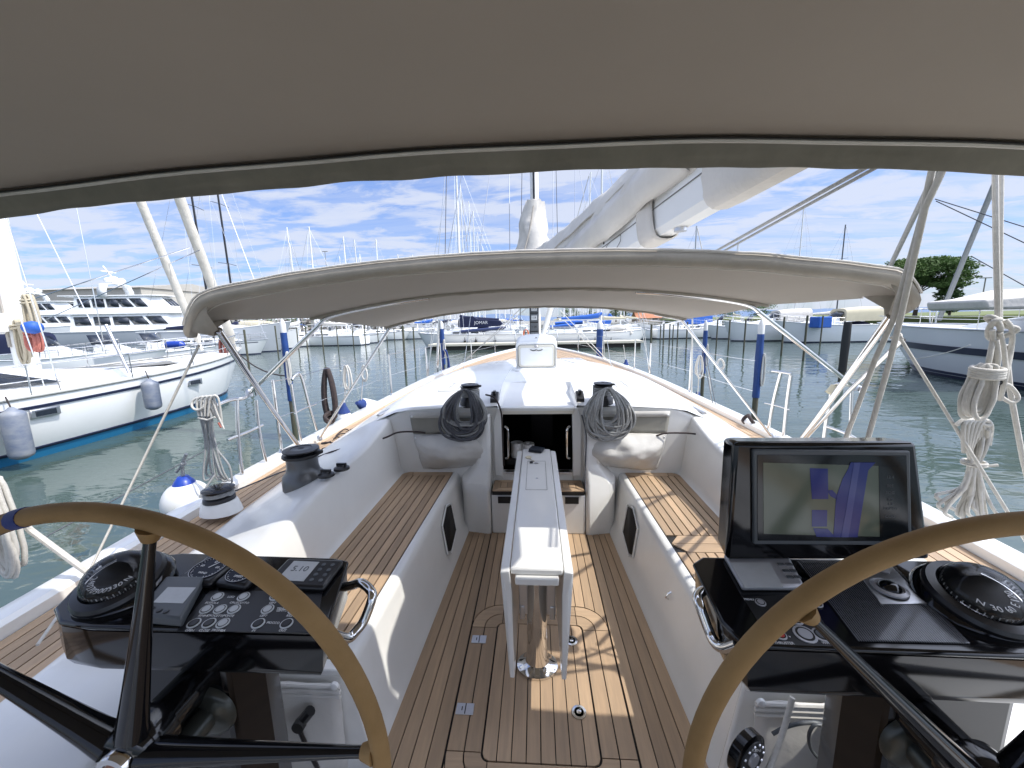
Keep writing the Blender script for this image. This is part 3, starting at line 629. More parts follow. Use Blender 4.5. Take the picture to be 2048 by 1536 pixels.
# ================================================================== STEERING WHEELS
def wheel(cx, side, label, angs, blue=None):
    c = Vector((cx, .57, .800)); R_ = .492
    t = thing('ship_helm', label, 'steering wheel', c, 'pair of helm wheels')
    m_ = MB(); m_.tube([c+Vector((R_*math.cos(a), .0, R_*math.sin(a))) for a in [2*PI*i/96 for i in range(96)]], .0165, 14, closed=True); part('rim', m_, leather, t, smooth=80)
    # stitched seam on the inside of the leather
    m_ = MB(); m_.tube([c+Vector(((R_-.0163)*math.cos(a), .004, (R_-.0163)*math.sin(a))) for a in [2*PI*i/96 for i in range(96)]], .0015, 4, closed=True); part('seam', m_, pm('dark_stitch', (.06, .035, .015), .8) if 'dark_stitch' not in MATS else MATS['dark_stitch'], t)
    if blue is not None:
        m_ = MB(); m_.tube([c+Vector((R_*math.cos(a), 0, R_*math.sin(a))) for a in [blue-.024+.048*i/6 for i in range(7)]], .0178, 14); part('king_spoke_mark', m_, pm('blue_tape', (.015, .03, .16), .6, bump=.3, bscale=200), t)
    hubc = c+Vector((0, -.004, 0))
    for a in angs:
        a = math.radians(a); d = Vector((math.cos(a), 0, math.sin(a)))
        m_ = MB(); pts = []; rs = []
        for i in range(11):
            q = i/10; pts.append(hubc+d*(.035+(R_-.045)*q)+Vector((0, .004*q, 0))); rs.append(lerp(.031, .0105, min(1, q*1.1)**.75))
        m_.tube(pts, rs, 14, flat=.75); part('spoke', m_, black, t, smooth=80)
        m_ = MB(); m_.tube([c+d*(R_-.035), c+d*(R_-.012)], [.0125, .021], 12); part('spoke_boot', m_, leather, t)
    Mr = Matrix.Rotation(PI/2, 3, 'X')
    m_ = MB(); m_.lathe([(.055, -.05), (.058, -.02), (.052, .01), (.044, .02)], hubc, 28, Mr); part('hub', m_, black, t, smooth=70)
    m_ = MB(); m_.lathe([(.032, .0), (.032, .030), (.029, .035), (.019, .036), (.017, .030), (.001, .030)], hubc+Vector((0, .0, 0)), 28, Mr); nut = part('hub_nut', m_, steel, t)
    m_ = MB(); m_.lathe([(.0155, .0), (.0155, .0315), (.0, .0315)], hubc, 20, Mr); part('nut_core', m_, pm('bronze', (.25, .12, .08), .4, .6), nut) if 'bronze' not in MATS else part('nut_core', m_, MATS['bronze'], nut)
    m_ = MB(); m_.lathe([(.042, -.20), (.042, -.04)], hubc, 20, Mr); part('shaft', m_, black, t)
wheel(-.785, -1, 'port steering wheel wrapped in tan leather with a blue tape mark on its rim', [3+72*k for k in range(5)], blue=math.radians(103.5))
wheel(.755, 1, 'starboard steering wheel wrapped in plain tan leather in front of the chart screen', [-9+72*k for k in range(5)])

# ================================================================== HELM CONSOLES
TY0, TZ0, TS = .69, .955, .08
def tz(y): return TZ0+TS*(y-TY0)
def top(px, py, h=0):
    """point on the console's top face under a pixel of the survey photograph"""
    d = CF + CR*((px-1024)/F) + CU*((768-py)/F)
    t = (TZ0+h-EYE.z-TS*TY0)/(d.z-TS*d.y)
    return EYE+d*t
nrm = Vector((0, -TS, 1)).normalized()
MT = lambda p, rz_=0: Matrix.Translation(p) @ Matrix.Rotation(math.atan(TS), 4, 'X') @ Matrix.Rotation(rz_, 4, 'Z')
def console(s, label):
    t = thing('helm_console', label, 'helm console', (s*.78, .8, 0), 'pair of helm consoles')
    if s < 0: poly = [(-.455, .695), (-.99, .690), (-1.075, .700), (-1.135, .735), (-1.165, .80), (-1.15, .87), (-1.09, .915), (-1.00, .935), (-.555, .925), (-.51, .915)]
    else: poly = [(.405, .695), (.99, .690), (1.075, .700), (1.135, .735), (1.165, .80), (1.15, .87), (1.09, .925), (1.00, .955), (.43, .955), (.395, .93), (.385, .75)]
    m_ = MB(); m_.prism(poly, lambda x, y: tz(y)-.012, lambda x, y: tz(y)); part('top_panel', m_, black, t, bevel=.006, bseg=3)
    n = len(poly); cx = sum(p[0] for p in poly)/n; cy = sum(p[1] for p in poly)/n
    sh = lambda k, dx_=0: [(cx+(x-cx)*k, cy+(y-cy)*k) for x, y in poly]
    shf = lambda k: [(cx+(x-cx)*k, y if y < .74 else cy+(y-cy)*k) for x, y in poly]
    m_ = MB(); a = sh(.985)
    m_.loft([[(x, y, tz(y)-.013) for x, y in a], [(x, y-.004, .865) for x, y in shf(.975)], [(x, y+.004, .845) for x, y in shf(.95)], [(x, y+.03, .838) for x, y in shf(.90)]], close_u=True, caps=True); part('body', m_, black, t, smooth=50)
    m_ = MB(); pc = s*.80
    m_.loft([[(pc+s*x, y, z) for x, y in ((-.10, .70), (.13, .70), (.155, .75), (.13, .86), (-.10, .86), (-.125, .78))] for z in (-.0, .86)], close_u=True, caps=True); part('pedestal', m_, black, t, smooth=0, bevel=.012)
    m_ = MB(); m_.lathe([(.062, 0), (.060, .008), (.050, .016), (.030, .022), (.030, .10)], (s*.75, .70, .74), 28, Matrix.Rotation(PI/2, 3, 'X')); part('shaft_cover', m_, pm('dark_bronze', (.05, .055, .05), .3, .4) if 'dark_bronze' not in MATS else MATS['dark_bronze'], t, smooth=60)
    return t
cl_ = console(-1, 'port black helm console with two dials, compass and white ring buttons')
cr_ = console(1, 'starboard black helm console carrying the big chart screen and trackball plate')
def hexring(px, py, h, size, con, fillmat=whitep, mid=None):
    p = top(px, py, h); M3 = MT(p)
    m_ = MB(); m_.lathe([(size, 0), (size, .002), (size*.80, .0025)], (0, 0, 0), 18, M3.to_3x3()); m_.v = [v+p for v in m_.v]
    b_ = part('button', m_, fillmat, con)
    m_ = MB(); m_.lathe([(size*.80, .001), (size*.80, .0027), (size*.70, .0028)], (0, 0, 0), 18, M3.to_3x3()); m_.v = [v+p for v in m_.v]; part('button_groove', m_, caulk, b_)
    if mid:
        m_ = MB(); m_.lathe([(size*.62, .002), (size*.60, .0036)], (0, 0, 0), 18, M3.to_3x3()); m_.v = [v+p for v in m_.v]; part('button_cap', m_, mid, b_)
    else:
        m_ = MB(); m_.lathe([(size*.68, .002), (size*.66, .0036)], (0, 0, 0), 18, M3.to_3x3()); m_.v = [v+p for v in m_.v]; part('button_cap', m_, fillmat, b_)
def cr5(x, y): return (x/2.695, 980+y/2.695)
def cr6(x, y): return (1380+x/2.272, 860+y/2.272)
# port switch panel
B5 = [(1173, 577, 0), (1313, 577, 0), (1487, 575, 0), (1113, 645, 0), (1187, 645, 0), (1262, 645, 0), (1443, 645, 0), (1587, 647, 0), (1046, 720, 1), (1127, 720, 1), (1202, 720, 0), (1392, 722, 1), (1545, 722, 1)]
for x, y, dk in B5: hexring(*cr5(x, y), .0012, .0135, cl_, lcd, mid=blackp if dk else None)
for s_, x, y in (('BUSSOLA', 1142, 608), ('LUCI', 1245, 576), ('CRUSCOTTO', 1290, 608), ('LEFT', 1470, 608), ('BIMINI', 1095, 678), ('CROCETTE', 1160, 678), ('PONTE', 1232, 678), ('LEFT', 1420, 678), ('TENDA', 1520, 640), ('LENTO', 1520, 650), ('RIGHT', 1570, 678), ('OPEN', 1022, 757), ('CLOSE', 1100, 757), ('TROMBA', 1177, 757), ('IN', 1368, 757), ('FIOCCO', 1472, 716), ('OUT', 1523, 757)):
    p = top(*cr5(x, y), .0014); text(s_, .0078, MT(p), whitep, cl_)
def panel(con, px4, h0, h1, mat, name, bevel=.003):
    P = [top(px, py, 0) for px, py in px4]; m_ = MB()
    m_.prism([(p.x, p.y) for p in P], lambda x, y: tz(y)+h0, lambda x, y: tz(y)+h1); return part(name, m_, mat, con, bevel=bevel)
panel(cl_, [cr5(1130, 545), cr5(1990, 530)[:2] if 0 else cr5(1740, 545), cr5(1700, 765), cr5(950, 765)], .0002, .0010, blackp, 'switch_panel', 0)
# port dials
def dial(px, py, r, con, marks, big, words_):
    p = top(px, py, .016); M3 = MT(p, -.12)
    m_ = MB(); m_.box(-r*1.22, r*1.22, -r*1.10, r*1.12, -.016, .004, M3); part('dial_housing', m_, blackp, con, bevel=.008)
    m_ = MB(); m_.lathe([(r, .003), (r, .0062), (r*.94, .0066), (r*.93, .005), (.0005, .005)], (0, 0, 0), 40, M3.to_3x3()); m_.v = [v+p for v in m_.v]; d = part('dial_face', m_, pm('dial_blue', (.012, .016, .03), .35, spec=.15) if 'dial_blue' not in MATS else MATS['dial_blue'], con)
    m_ = MB(); m_.lathe([(r*1.0, .0062), (r*1.0, .0072), (r*.965, .0072)], (0, 0, 0), 40, M3.to_3x3(), cap=False); m_.v = [v+p for v in m_.v]; part('bezel', m_, silverp, d)
    m_ = MB()
    for i in range(marks):
        a = 2*PI*i/marks; l = .12 if i % 3 == 0 else .06
        m_.box(r*(.90-l), r*.90, -.0007, .0007, .0055, .0058, M3 @ Matrix.Rotation(a, 4, 'Z'))
    part('tick_marks', m_, whitep, d)
    m_ = MB(); m_.box(-.001, .0012, 0, r*.75, .0060, .0068, M3 @ Matrix.Rotation(-.5, 4, 'Z')); part('needle', m_, whitep, d)
    for (s_, x, y, sz) in words_: text(s_, sz, M3 @ Matrix.Translation((x*r, y*r, .0058)), whitep, d)
dial(418, 1139, .041, cl_, 36, True, (('0', 0, .55, .014), ('60', .55, .1, .010), ('60', -.55, .1, .010), ('WIND', .05, -.45, .009)))
dial(486, 1147, .036, cl_, 24, True, (('5', -.45, .3, .012), ('10', .45, .3, .012), ('SPEED', .1, -.45, .009)))
# port square display
p = top(*cr5(1645, 445), .012); M3 = MT(p, -.03)
m_ = MB(); m_.box(-.078, .078, -.050, .048, -.012, .004, M3); dsp = part('display_housing', m_, blackp, cl_, bevel=.007)
m_ = MB(); m_.box(-.052, .018, -.034, .034, .0041, .0052, M3); part('display_screen', m_, lcd, dsp)
text('5.10', .026, M3 @ Matrix.Translation((-.017, .006, .0054)), greyp, dsp)
for i in range(2):
    for k in range(4):
        m_ = MB(); m_.lathe([(.0055, .004), (.005, .0058)], (0, 0, 0), 10, (M3).to_3x3()); q = M3 @ Vector((.035+.024*i, -.028+.018*k, 0)); m_.v = [v+q for v in m_.v]; part('display_key', m_, greyp, dsp)
# port handheld-like autopilot display
P4 = [cr5(*q) for q in ((905, 508), (1095, 508), (960, 760), (735, 705))]
P4 = [cr5(905, 508), cr5(1108, 510), cr5(985, 745), cr5(735, 720)]
ap = panel(cl_, P4, .0005, .024, greyp, 'autopilot_display', .005)
def onface(con, px4, h, th, mat, name, parent):
    P = [top(px, py, h) for px, py in px4]; m_ = MB(); m_.prism([(p_.x, p_.y) for p_ in P], lambda x, y: tz(y)+h-.001, lambda x, y: tz(y)+h+th); return part(name, m_, mat, parent)
onface(cl_, [cr5(905, 525), cr5(1055, 527), cr5(985, 612), cr5(825, 608)], .024, .001, lcd, 'autopilot_screen', ap)
for x, y in ((820, 637), (858, 649), (895, 655)):
    p = top(*cr5(x, y), .0245); m_ = MB(); m_.lathe([(.006, 0), (.006, .0012), (.0045, .0015)], p, 12); part('autopilot_key', m_, blackp, ap)
# compasses
def compass(px, py, con_side, nums, lean, label):
    p = top(px, py, 0)
    t = thing('steering_compass', label, 'compass', p, 'pair of steering compasses')
    M3 = Matrix.Translation(p) @ Matrix.Rotation(math.radians(lean), 4, 'Y') @ Matrix.Rotation(math.radians(17), 4, 'X')
    def lz(prof, name, mat, parent=t, seg=44, **k):
        m_ = MB(); m_.lathe(prof, (0, 0, 0), seg, M3.to_3x3()); m_.v = [v+p for v in m_.v]; return part(name, m_, mat, parent, **k)
    lz([(.098, -.012), (.102, .0), (.098, .012), (.090, .020)], 'base_flange', black)
    lz([(.089, .018), (.090, .028), (.085, .036), (.070, .040), (.066, .034)], 'bezel_ring', blackp)
    card = lz([(.060, .030), (.060, .044), (.052, .047), (.001, .050)], 'compass_card', caulk)
    m_ = MB()
    for i in range(72):
        a = 2*PI*i/72
        l = .012 if i % 2 == 0 else .007
        m_.box(.0600-l*.0, .0612, -.0009, .0009, .034, .034+l*.75, M3 @ Matrix.Rotation(a, 4, 'Z'))
    part('card_ticks', m_, whitep, card)
    for a, s_ in nums:
        a = math.radians(a); text(s_, .0185, M3 @ Matrix.Rotation(a, 4, 'Z') @ Matrix.Translation((0, -.044, .0490)) , whitep, card)
    # hood inside the glass
    m_ = MB(); secs = []
    for i in range(7):
        th = math.radians(8+11*i); secs.append([(.061*math.cos(th)*math.cos(a), .061*math.cos(th)*math.sin(a), .042+.046*math.sin(th)) for a in [math.radians(20+140*k/14) for k in range(15)]])
    m_.loft(secs); m_.v = [M3 @ v for v in m_.v]; part('hood', m_, blackp, t)
    pr = [(.067*math.cos(math.radians(a)), .040+.052*math.sin(math.radians(a))) for a in range(0, 91, 9)]; pr[-1] = (.0005, .092)
    lz(pr, 'glass_dome', vinyl, smooth=80)
compass(250, 1176, -1, [(-62, '240'), (-26, '270'), (10, '300'), (46, '330'), (78, 'N')], 0, 'domed black steering compass at the outboard end of the port console')
compass(1945, 1210, 1, [(-50, 'N'), (-20, '30'), (12, '60'), (42, 'E'), (72, '120')], 0, 'domed black steering compass at the outboard end of the starboard console')
# starboard instruments
rd = panel(cr_, [cr6(150, 585), cr6(440, 580), cr6(520, 735), cr6(235, 735)], .0005, .016, silverp, 'autopilot_display', .006)
onface(cr_, [cr6(185, 603), cr6(362, 603), cr6(425, 716), cr6(250, 716)], .016, .001, lcd, 'autopilot_screen', rd)
for x, y in ((413, 610), (450, 610), (436, 640), (468, 640), (455, 668), (488, 668)):
    p = top(*cr6(x, y), .0165); m_ = MB(); m_.box(p.x-.007, p.x+.007, p.y-.004, p.y+.004, p.z-.001, p.z+.0015); part('autopilot_key', m_, greyp, rd)
cp_ = panel(cr_, [cr6(487, 600), cr6(905, 600), cr6(1272, 975), cr6(762, 963)], .0004, .004, carbon, 'carbon_panel', .001)
m_ = MB()
A0, A1, B0, B1 = top(*cr6(487, 600), .0042), top(*cr6(905, 600), .0042), top(*cr6(762, 963), .0042), top(*cr6(1272, 975), .0042)
for i in range(1, 46):
    a = A0.lerp(A1, i/46); b_ = B0.lerp(B1, i/46); m_.tube([a+Vector((0, -.002, 0)), b_+Vector((0, .002, 0))], .0008, 4)
part('panel_ribs', m_, greyp, cr_, kind='stuff')
tp = panel(cr_, [cr6(740, 628), cr6(905, 618), cr6(1077, 800), cr6(865, 800)], .0042, .0062, alu, 'trackball_plate', .001)
p = top(*cr6(905, 722), .0062); m_ = MB(); m_.lathe([(.034, 0), (.034, .004), (.026, .007), (.024, .003)], p, 28); part('trackball_ring', m_, silverp, tp)
m_ = MB(); m_.lathe([(.022*math.cos(math.radians(a)), .002+.016*math.sin(math.radians(a))) for a in range(0, 90, 12)]+[(.0004, .018)], p, 24); part('trackball', m_, black, tp, smooth=80)
for x, y in ((778, 640), (822, 636), (880, 640)):
    q = top(*cr6(x, y), .0064); m_ = MB(); m_.lathe([(.011, 0), (.011, .0015), (.009, .002)], q, 14); part('plate_button', m_, silverp, tp)
for x, y in ((748, 632), (898, 624), (1066, 795), (872, 795)):
    q = top(*cr6(x, y), .0064); m_ = MB(); m_.lathe([(.0028, 0), (.0028, .001)], q, 8); part('screw', m_, greyp, tp)
panel(cr_, [cr6(240, 760), cr6(520, 745), cr6(680, 985), cr6(375, 975)], .0002, .0010, blackp, 'switch_panel', 0)
for (x, y, s_, mid) in ((320, 785, .011, silverp), (478, 862, .0145, silverp), (410, 933, .012, redp), (392, 885, .011, greyp), (522, 930, .021, silverp), (597, 933, .0165, greyp), (575, 790, .012, silverp)): hexring(*cr6(x, y), .0012, s_, cr_, silverp, mid)
for s_, x, y in (('MENU', 268, 770), ('^', 430, 885), ('v', 453, 938), ('THRUSTER', 428, 968), ('ENGINE', 545, 862), ('WHEEL', 630, 968)): text(s_, .0078, MT(top(*cr6(x, y), .0014)), whitep, cr_)
# chrome guard handles at the inboard ends
for con, pts in ((cl_, [(682, 1176), (706, 1170), (722, 1166), (740, 1180), (744, 1196), (728, 1240), (712, 1262), (697, 1276), (676, 1272), (655, 1262)]), (cr_, [(1450, 1180), (1424, 1178), (1408, 1180), (1396, 1192), (1400, 1212), (1418, 1262), (1430, 1285), (1448, 1296), (1475, 1288)])):
    w_ = []
    for i, (px, py) in enumerate(pts):
        yy = lerp(.90, .725, i/(len(pts)-1)); w_.append(at(px, py, y=yy))
    m_ = MB(); m_.tube(curve(w_, 5), .0115, 10); part('guard_rail', m_, steel, con, smooth=80)

# chart plotter pod on the starboard console
pl = thing('chart_plotter', 'large chart screen in a black pod standing on the starboard helm console', 'chart plotter', (.69, .93, tz(.93)))
Y1 = .915
def fp(px, py, dy=0): return at(px, py, y=Y1+dy)
cs = [fp(1470, 884), fp(1838, 886), fp(1866, 1128), fp(1455, 1122)]
cs[0] = Vector((.470, .93, 1.315)); cs[1] = Vector((.868, .93, 1.318)); cs[2] = Vector((.925, .93, .972)); cs[3] = Vector((.452, .93, .972))
cs = [fp(1468, 884), fp(1836, 884), fp(1864, 1122), fp(1452, 1122)]
m_ = MB(); fr = [cs[3], cs[2], cs[1], cs[0]]; cc = sum(cs, Vector())/4
bk = [Vector((cc.x+(v.x-cc.x)*.96, Y1+.075, max(cc.z+(v.z-cc.z)*.93, v.z-.02 if v.z > cc.z else v.z))) for v in fr]
m_.quad(*fr); m_.v += bk; m_.f += [(7, 6, 5, 4), (0, 4, 5, 1), (1, 5, 6, 2), (2, 6, 7, 3), (3, 7, 4, 0)]
part('pod', m_, black, pl, bevel=.012, bseg=3)
def scr(u, v, h=.0):
    a = cs[0].lerp(cs[1], u); b_ = cs[3].lerp(cs[2], u); p = a.lerp(b_, v); return Vector((p.x, p.y-h, p.z))
def crp(x, y):   # crop of the screen -> world on the pod face
    return 1440+x/4.452, 860+y/4.452
def face(pts, h, mat, name, parent, th=.002, bevel=0):
    P = [at(*crp(x, y), y=Y1-h) for x, y in pts]; m_ = MB(); n = len(P)
    m_.v = P+[p+Vector((0, th, 0)) for p in P]; m_.f = [tuple(range(n-1, -1, -1)), tuple(range(n, 2*n))]+[(i, (i+1) % n, n+(i+1) % n, n+i) for i in range(n)]
    return part(name, m_, mat, parent, bevel=bevel)
bz = face([(300, 180), (1695, 188), (1712, 1030), (305, 1020)], .010, greyp, 'screen_bezel', pl, .012, .003)
face([(335, 222), (1660, 230), (1680, 990), (338, 985)], .0115, screend, 'screen_glass', bz)
sc_ = face([(385, 290), (1415, 320), (1425, 950), (390, 925)], .0123, screeng, 'chart_area', pl, .001)

for k, pts in enumerate(([(800, 340), (960, 345), (965, 615), (820, 615)], [(820, 712), (955, 715), (952, 860), (820, 860)], [(830, 875), (960, 880), (1030, 955), (860, 950)], [(955, 540), (1000, 535), (1040, 575), (1040, 620), (985, 590)])):
    face(pts, .0131, screenb, 'chart_basin', sc_, .0006)
face([(1165, 290), (1385, 290), (1320, 360), (1225, 955), (1010, 955), (1035, 600), (1090, 440), (1140, 350)], .0131, screenb, 'chart_river', sc_, .0006)
face([(1195, 290), (1250, 290), (1145, 955), (1080, 955)], .0138, screenb2, 'chart_channel', sc_, .0005)
face([(1415, 322), (1600, 322), (1610, 950), (1425, 950)], .0131, screend, 'side_menu', sc_, .0006)
for i, y in enumerate((420, 500, 560, 620, 660, 700, 770)):
    p = at(*crp(1515, y), y=Y1-.0135); text(('12.4', '005', 'SOG', '0.0', '1.8', 'DEPTH', 'COG')[i], .010, Matrix.Translation(p) @ Matrix.Rotation(PI/2, 4, 'X'), greyp, sc_)

# ================================================================== WINCHES
def winch(name, c, r, h, label, mat, group, tilt=0):
    t = thing(name, label, 'winch', c, group); c = Vector(c)
    m_ = MB(); m_.lathe([(r*1.18, 0), (r*1.18, h*.22), (r*1.12, h*.28)], c, 36); part('base', m_, mat, t)
    m_ = MB(); m_.lathe([(r*1.16, h*.285), (r*1.12, h*.33), (r*.92, h*.42), (r*.86, h*.55), (r*.86, h*.74), (r*.95, h*.80)], c, 36); part('drum', m_, mat, t, smooth=60)
    m_ = MB(); m_.lathe([(r*1.02, h*.80), (r*1.06, h*.83), (r*1.04, h*.87), (r*.80, h*.89), (r*.85, h*.92), (r*1.0, h*.955), (r*.98, h*.98), (r*.6, h*1.0), (r*.58, h*.985), (r*.2, h*.99), (r*.12, h*.97), (0.001, h*.97)], c, 36); part('self_tailer', m_, blackp, t, smooth=50)
    m_ = MB(); m_.box(c.x+r*.6, c.x+r*1.3, c.y-.012, c.y+.012, c.z+h*.86, c.z+h*.95); part('feeder_arm', m_, blackp, t, bevel=.004)
    return t
cw = at(604, 965, z=.70); winch('primary_winch', (cw.x-.01, cw.y+.04, .66), .098, .235, 'large grey primary winch with black top on the port coaming', winchg, 'winches around the cockpit')
# small winch on white wedge at the port rail
p = at(440, 1003, z=.60); t = thing('halyard_winch', 'small black winch on a white wedge on the port toe rail beside the round fender', 'winch', p, 'winches around the cockpit')
m_ = MB(); m_.lathe([(.115, -.06), (.098, .0), (.09, .012)], p, 28, sx=1, sy=.8); part('wedge', m_, gel, t)
m_ = MB(); m_.lathe([(.080, .012), (.078, .03), (.062, .04), (.060, .058), (.078, .068)], p, 28); part('drum', m_, blackp, t)
m_ = MB(); m_.lathe([(.079, .069), (.082, .080), (.060, .090), (.03, .092)], p, 28); part('top_cap', m_, black, t)
m_ = MB()
for k in range(3): m_.tube([p+Vector((.070*math.cos(a), .070*math.sin(a), .040+.009*k+.0015*a)) for a in [2*PI*i/24 for i in range(24)]], .0055, 6, closed=True)
part('rope_turns', m_, ropel, t)
# coachroof winches with big rope hanks
def hank(c, drop, wid, n, r, mat, label, seed, name='rope_hank', group=None, dep=.05, matb=None, yoff=-.03, ratio=None):
    rnd = random.Random(seed); t = thing(name, label, 'coiled rope', c, group); c = Vector(c)
    for gi, mm in enumerate([mat]+([matb] if matb else [])):
        m_ = MB(); pts = []
        for k in range(n):
            w0 = wid*(.45+.55*rnd.random()); d0 = drop*(.66+.38*rnd.random()); ox = rnd.uniform(-.12, .12)*wid; oy = rnd.uniform(-1, 1)*dep*.5+yoff
            for i in range(22):
                a = 2*PI*i/22; x = math.sin(a)*w0*.5*(.55+.45*(1-math.cos(a))*.5+.1); z = -(1-math.cos(a))*.5*d0
                q_ = min(1, -z/.12); pts.append(c+Vector((x+ox*(1-math.cos(a))*.5, -.075-.055*q_+oy*q_, z+rnd.uniform(-.004, .004))))
        m_.tube(curve(pts, 2), r, 6); part('loops' if not gi else 'second_loops', m_, mm, t, smooth=80)
    return t
for s, (px, py) in ((-1, (942, 826)), (1, (1204, 826))):
    b0 = at(px, py, y=2.94); 
    c = Vector((b0.x, 2.935, .945))
    winch('coachroof_winch', c, .070, .175, ('black winch on the port side of the coachroof holding a dark rope hank' if s < 0 else 'black winch on the starboard side of the coachroof holding a pale grey rope hank'), blackp, 'winches around the cockpit')
    tt = c+Vector((0, 0, .145))
    hk = hank(tt+Vector((-.02 if s < 0 else .02, -.02, -.005)), .35, .36, 24, .0095, ropeg if s < 0 else ropel, ('hank of dark grey rope hanging from the port coachroof winch over the grey cloth bag' if s < 0 else 'hank of pale grey rope hanging from the starboard coachroof winch over the grey cloth bag'), 3+s, matb=ropel if s < 0 else ropel, dep=.06, group='rope hanks on the coachroof winches')
    m_ = MB()
    for k in range(4): m_.tube([c+Vector((.068*math.cos(a), .068*math.sin(a), .075+.016*k+.0025*a)) for a in [2*PI*i/24 for i in range(24)]], .0085, 6, closed=True)
    part('drum_turns', m_, ropel, hk)
    # jammer beside the winch
    j = thing('rope_clutch', ('black rope clutch inboard of the port coachroof winch' if s < 0 else 'black rope clutch inboard of the starboard coachroof winch'), 'rope clutch', (s*.33, 3.0, .97))
    xj = s*.335; m_ = MB(); m_.prism([(2.93, 0), (3.07, 0), (3.07, .05), (3.03, .075), (2.97, .06), (2.93, .03)], xj-.03, xj+.03, Matrix(((0, 0, 1, 0), (1, 0, 0, 0), (0, 1, 0, .965), (0, 0, 0, 1)))); part('body', m_, blackp, j, bevel=.004)
    m_ = MB(); m_.box(xj-.012, xj+.012, 2.95, 3.01, 1.03, 1.055); part('lever', m_, blackp, j, bevel=.004)
    # cloth bag hung on the bulkhead
    bg_ = thing('rope_bag', ('grey cloth halyard bag snapped to the port bulkhead, fully in shade' if s < 0 else 'grey cloth halyard bag snapped to the starboard bulkhead, partly in the sun'), 'rope bag', (s*.70, 2.84, .6), 'cloth bags on the bulkhead')
    def bagpt(u, v):
        # u 0..1 inboard->outboard, v 0 top .. 1 bottom
        xi = lerp(.40, .37, v)+(.10 if v > .8 else 0)*((v-.8)/.2); xo = lerp(.98, .90, v**1.5)
        x = s*lerp(xi, xo, u); z = lerp(.905, .445+.03*math.sin(u*PI*1.0+.5)+.035*(2*u-1)**2, v)
        bulge = math.sin(PI*u)**.6*(0 if v < .36 else math.sin(PI*min(1, (v-.36)/.64)**.8))*.125
        wr = .03*noise.noise(Vector((u*4, v*5, s*3)))+.012*noise.noise(Vector((u*11+v*7, v*9, s*7)))
        return (x, 2.850-bulge-.012+wr*(1 if v > .36 else .2), z)
    m_ = MB(); m_.loft([[bagpt(u/24, .36*v/6) for u in range(25)] for v in range(7)]); part('mesh_panel', m_, bagm, bg_, solid=.003, smooth=60)
    m_ = MB(); m_.loft([[Vector(bagpt(u/30, .36+.64*v/22)) + Vector((0, -.004, 0)) for u in range(31)] for v in range(23)]); part('pouch', m_, bagc, bg_, solid=.004, smooth=70)
    m_ = MB(); P = [Vector(bagpt(u/12, 0)) for u in range(13)]; m_.loft([[p+Vector((0, -.006, .012)) for p in P], [p+Vector((0, -.008, -.03)) for p in P]]); part('top_hem', m_, bagc, bg_, solid=.004)
    for u, v in ((.02, .04), (.97, .04), (.03, .42), (.97, .42)):
        q = Vector(bagpt(u, v)); m_ = MB(); m_.lathe([(.009, 0), (.008, .006), (.003, .008)], q+Vector((0, -.008, 0)), 10, Matrix.Rotation(PI/2, 3, 'X')); part('snap_button', m_, gelw, bg_)
# ropes lying and running
def rope(pts, r, mat, label, name='rope', n=6, cat='rope', group=None, seg=6):
    P = curve(pts, n); m_ = MB(); m_.tube(P, r, seg); return single(name, m_, mat, label, cat, group, smooth=80)
rope([(-.40, 2.95, 1.03), (-.32, 2.86, 1.02), (-.27, 2.80, .93), (-.262, 2.79, .8), (-.262, 2.80, .66), (-.26, 2.81, .5)], .007, ropeb, 'black line falling from the port clutch past the companionway edge')
rope([(-.86, 2.82, .76), (-.93, 2.80, .775), (-1.05, 2.75, .785), (-1.14, 2.68, .76), (-1.35, 2.62, .72), (-1.48, 2.60, .69), (-1.60, 2.65, .64), (-1.72, 2.60, .60), (-1.80, 2.55, .56)], .0065, ropeb, 'black line running from the port cloth bag across the coaming to the side deck')
rope([(.86, 2.82, .72), (.93, 2.80, .755), (1.05, 2.78, .765), (1.14, 2.75, .765), (1.35, 2.72, .735), (1.6, 2.7, .66)], .0065, ropeb, 'black line running from the starboard cloth bag across the coaming')
rope([at(658, 903, z=.53)+Vector((.05*math.cos(a)*(1-k*.0), .05*math.sin(a), .008*k)) for k, a in enumerate([0, 1, 2, 3, 4, 5, 6, 7, 8, 9, 10, 11, 12])], .008, ropeb, 'small coil of black rope on the port side deck beside the primary winch', 'rope_coil', 3)
rope([at(px, py, z=.52) for px, py in ((667, 878), (680, 868), (700, 866), (690, 858), (672, 872), (690, 874), (704, 862), (712, 856), (700, 860))], .006, ropeb, 'tangle of thin black cord on the port teak side deck', 'cord_tangle', 5)
rope([(.33, 2.80, .90), (.36, 2.78, .75), (.35, 2.72, .5), (.345, 2.66, .36)], .005, ropeg, 'thin grey line falling from the starboard winch beside the companionway')

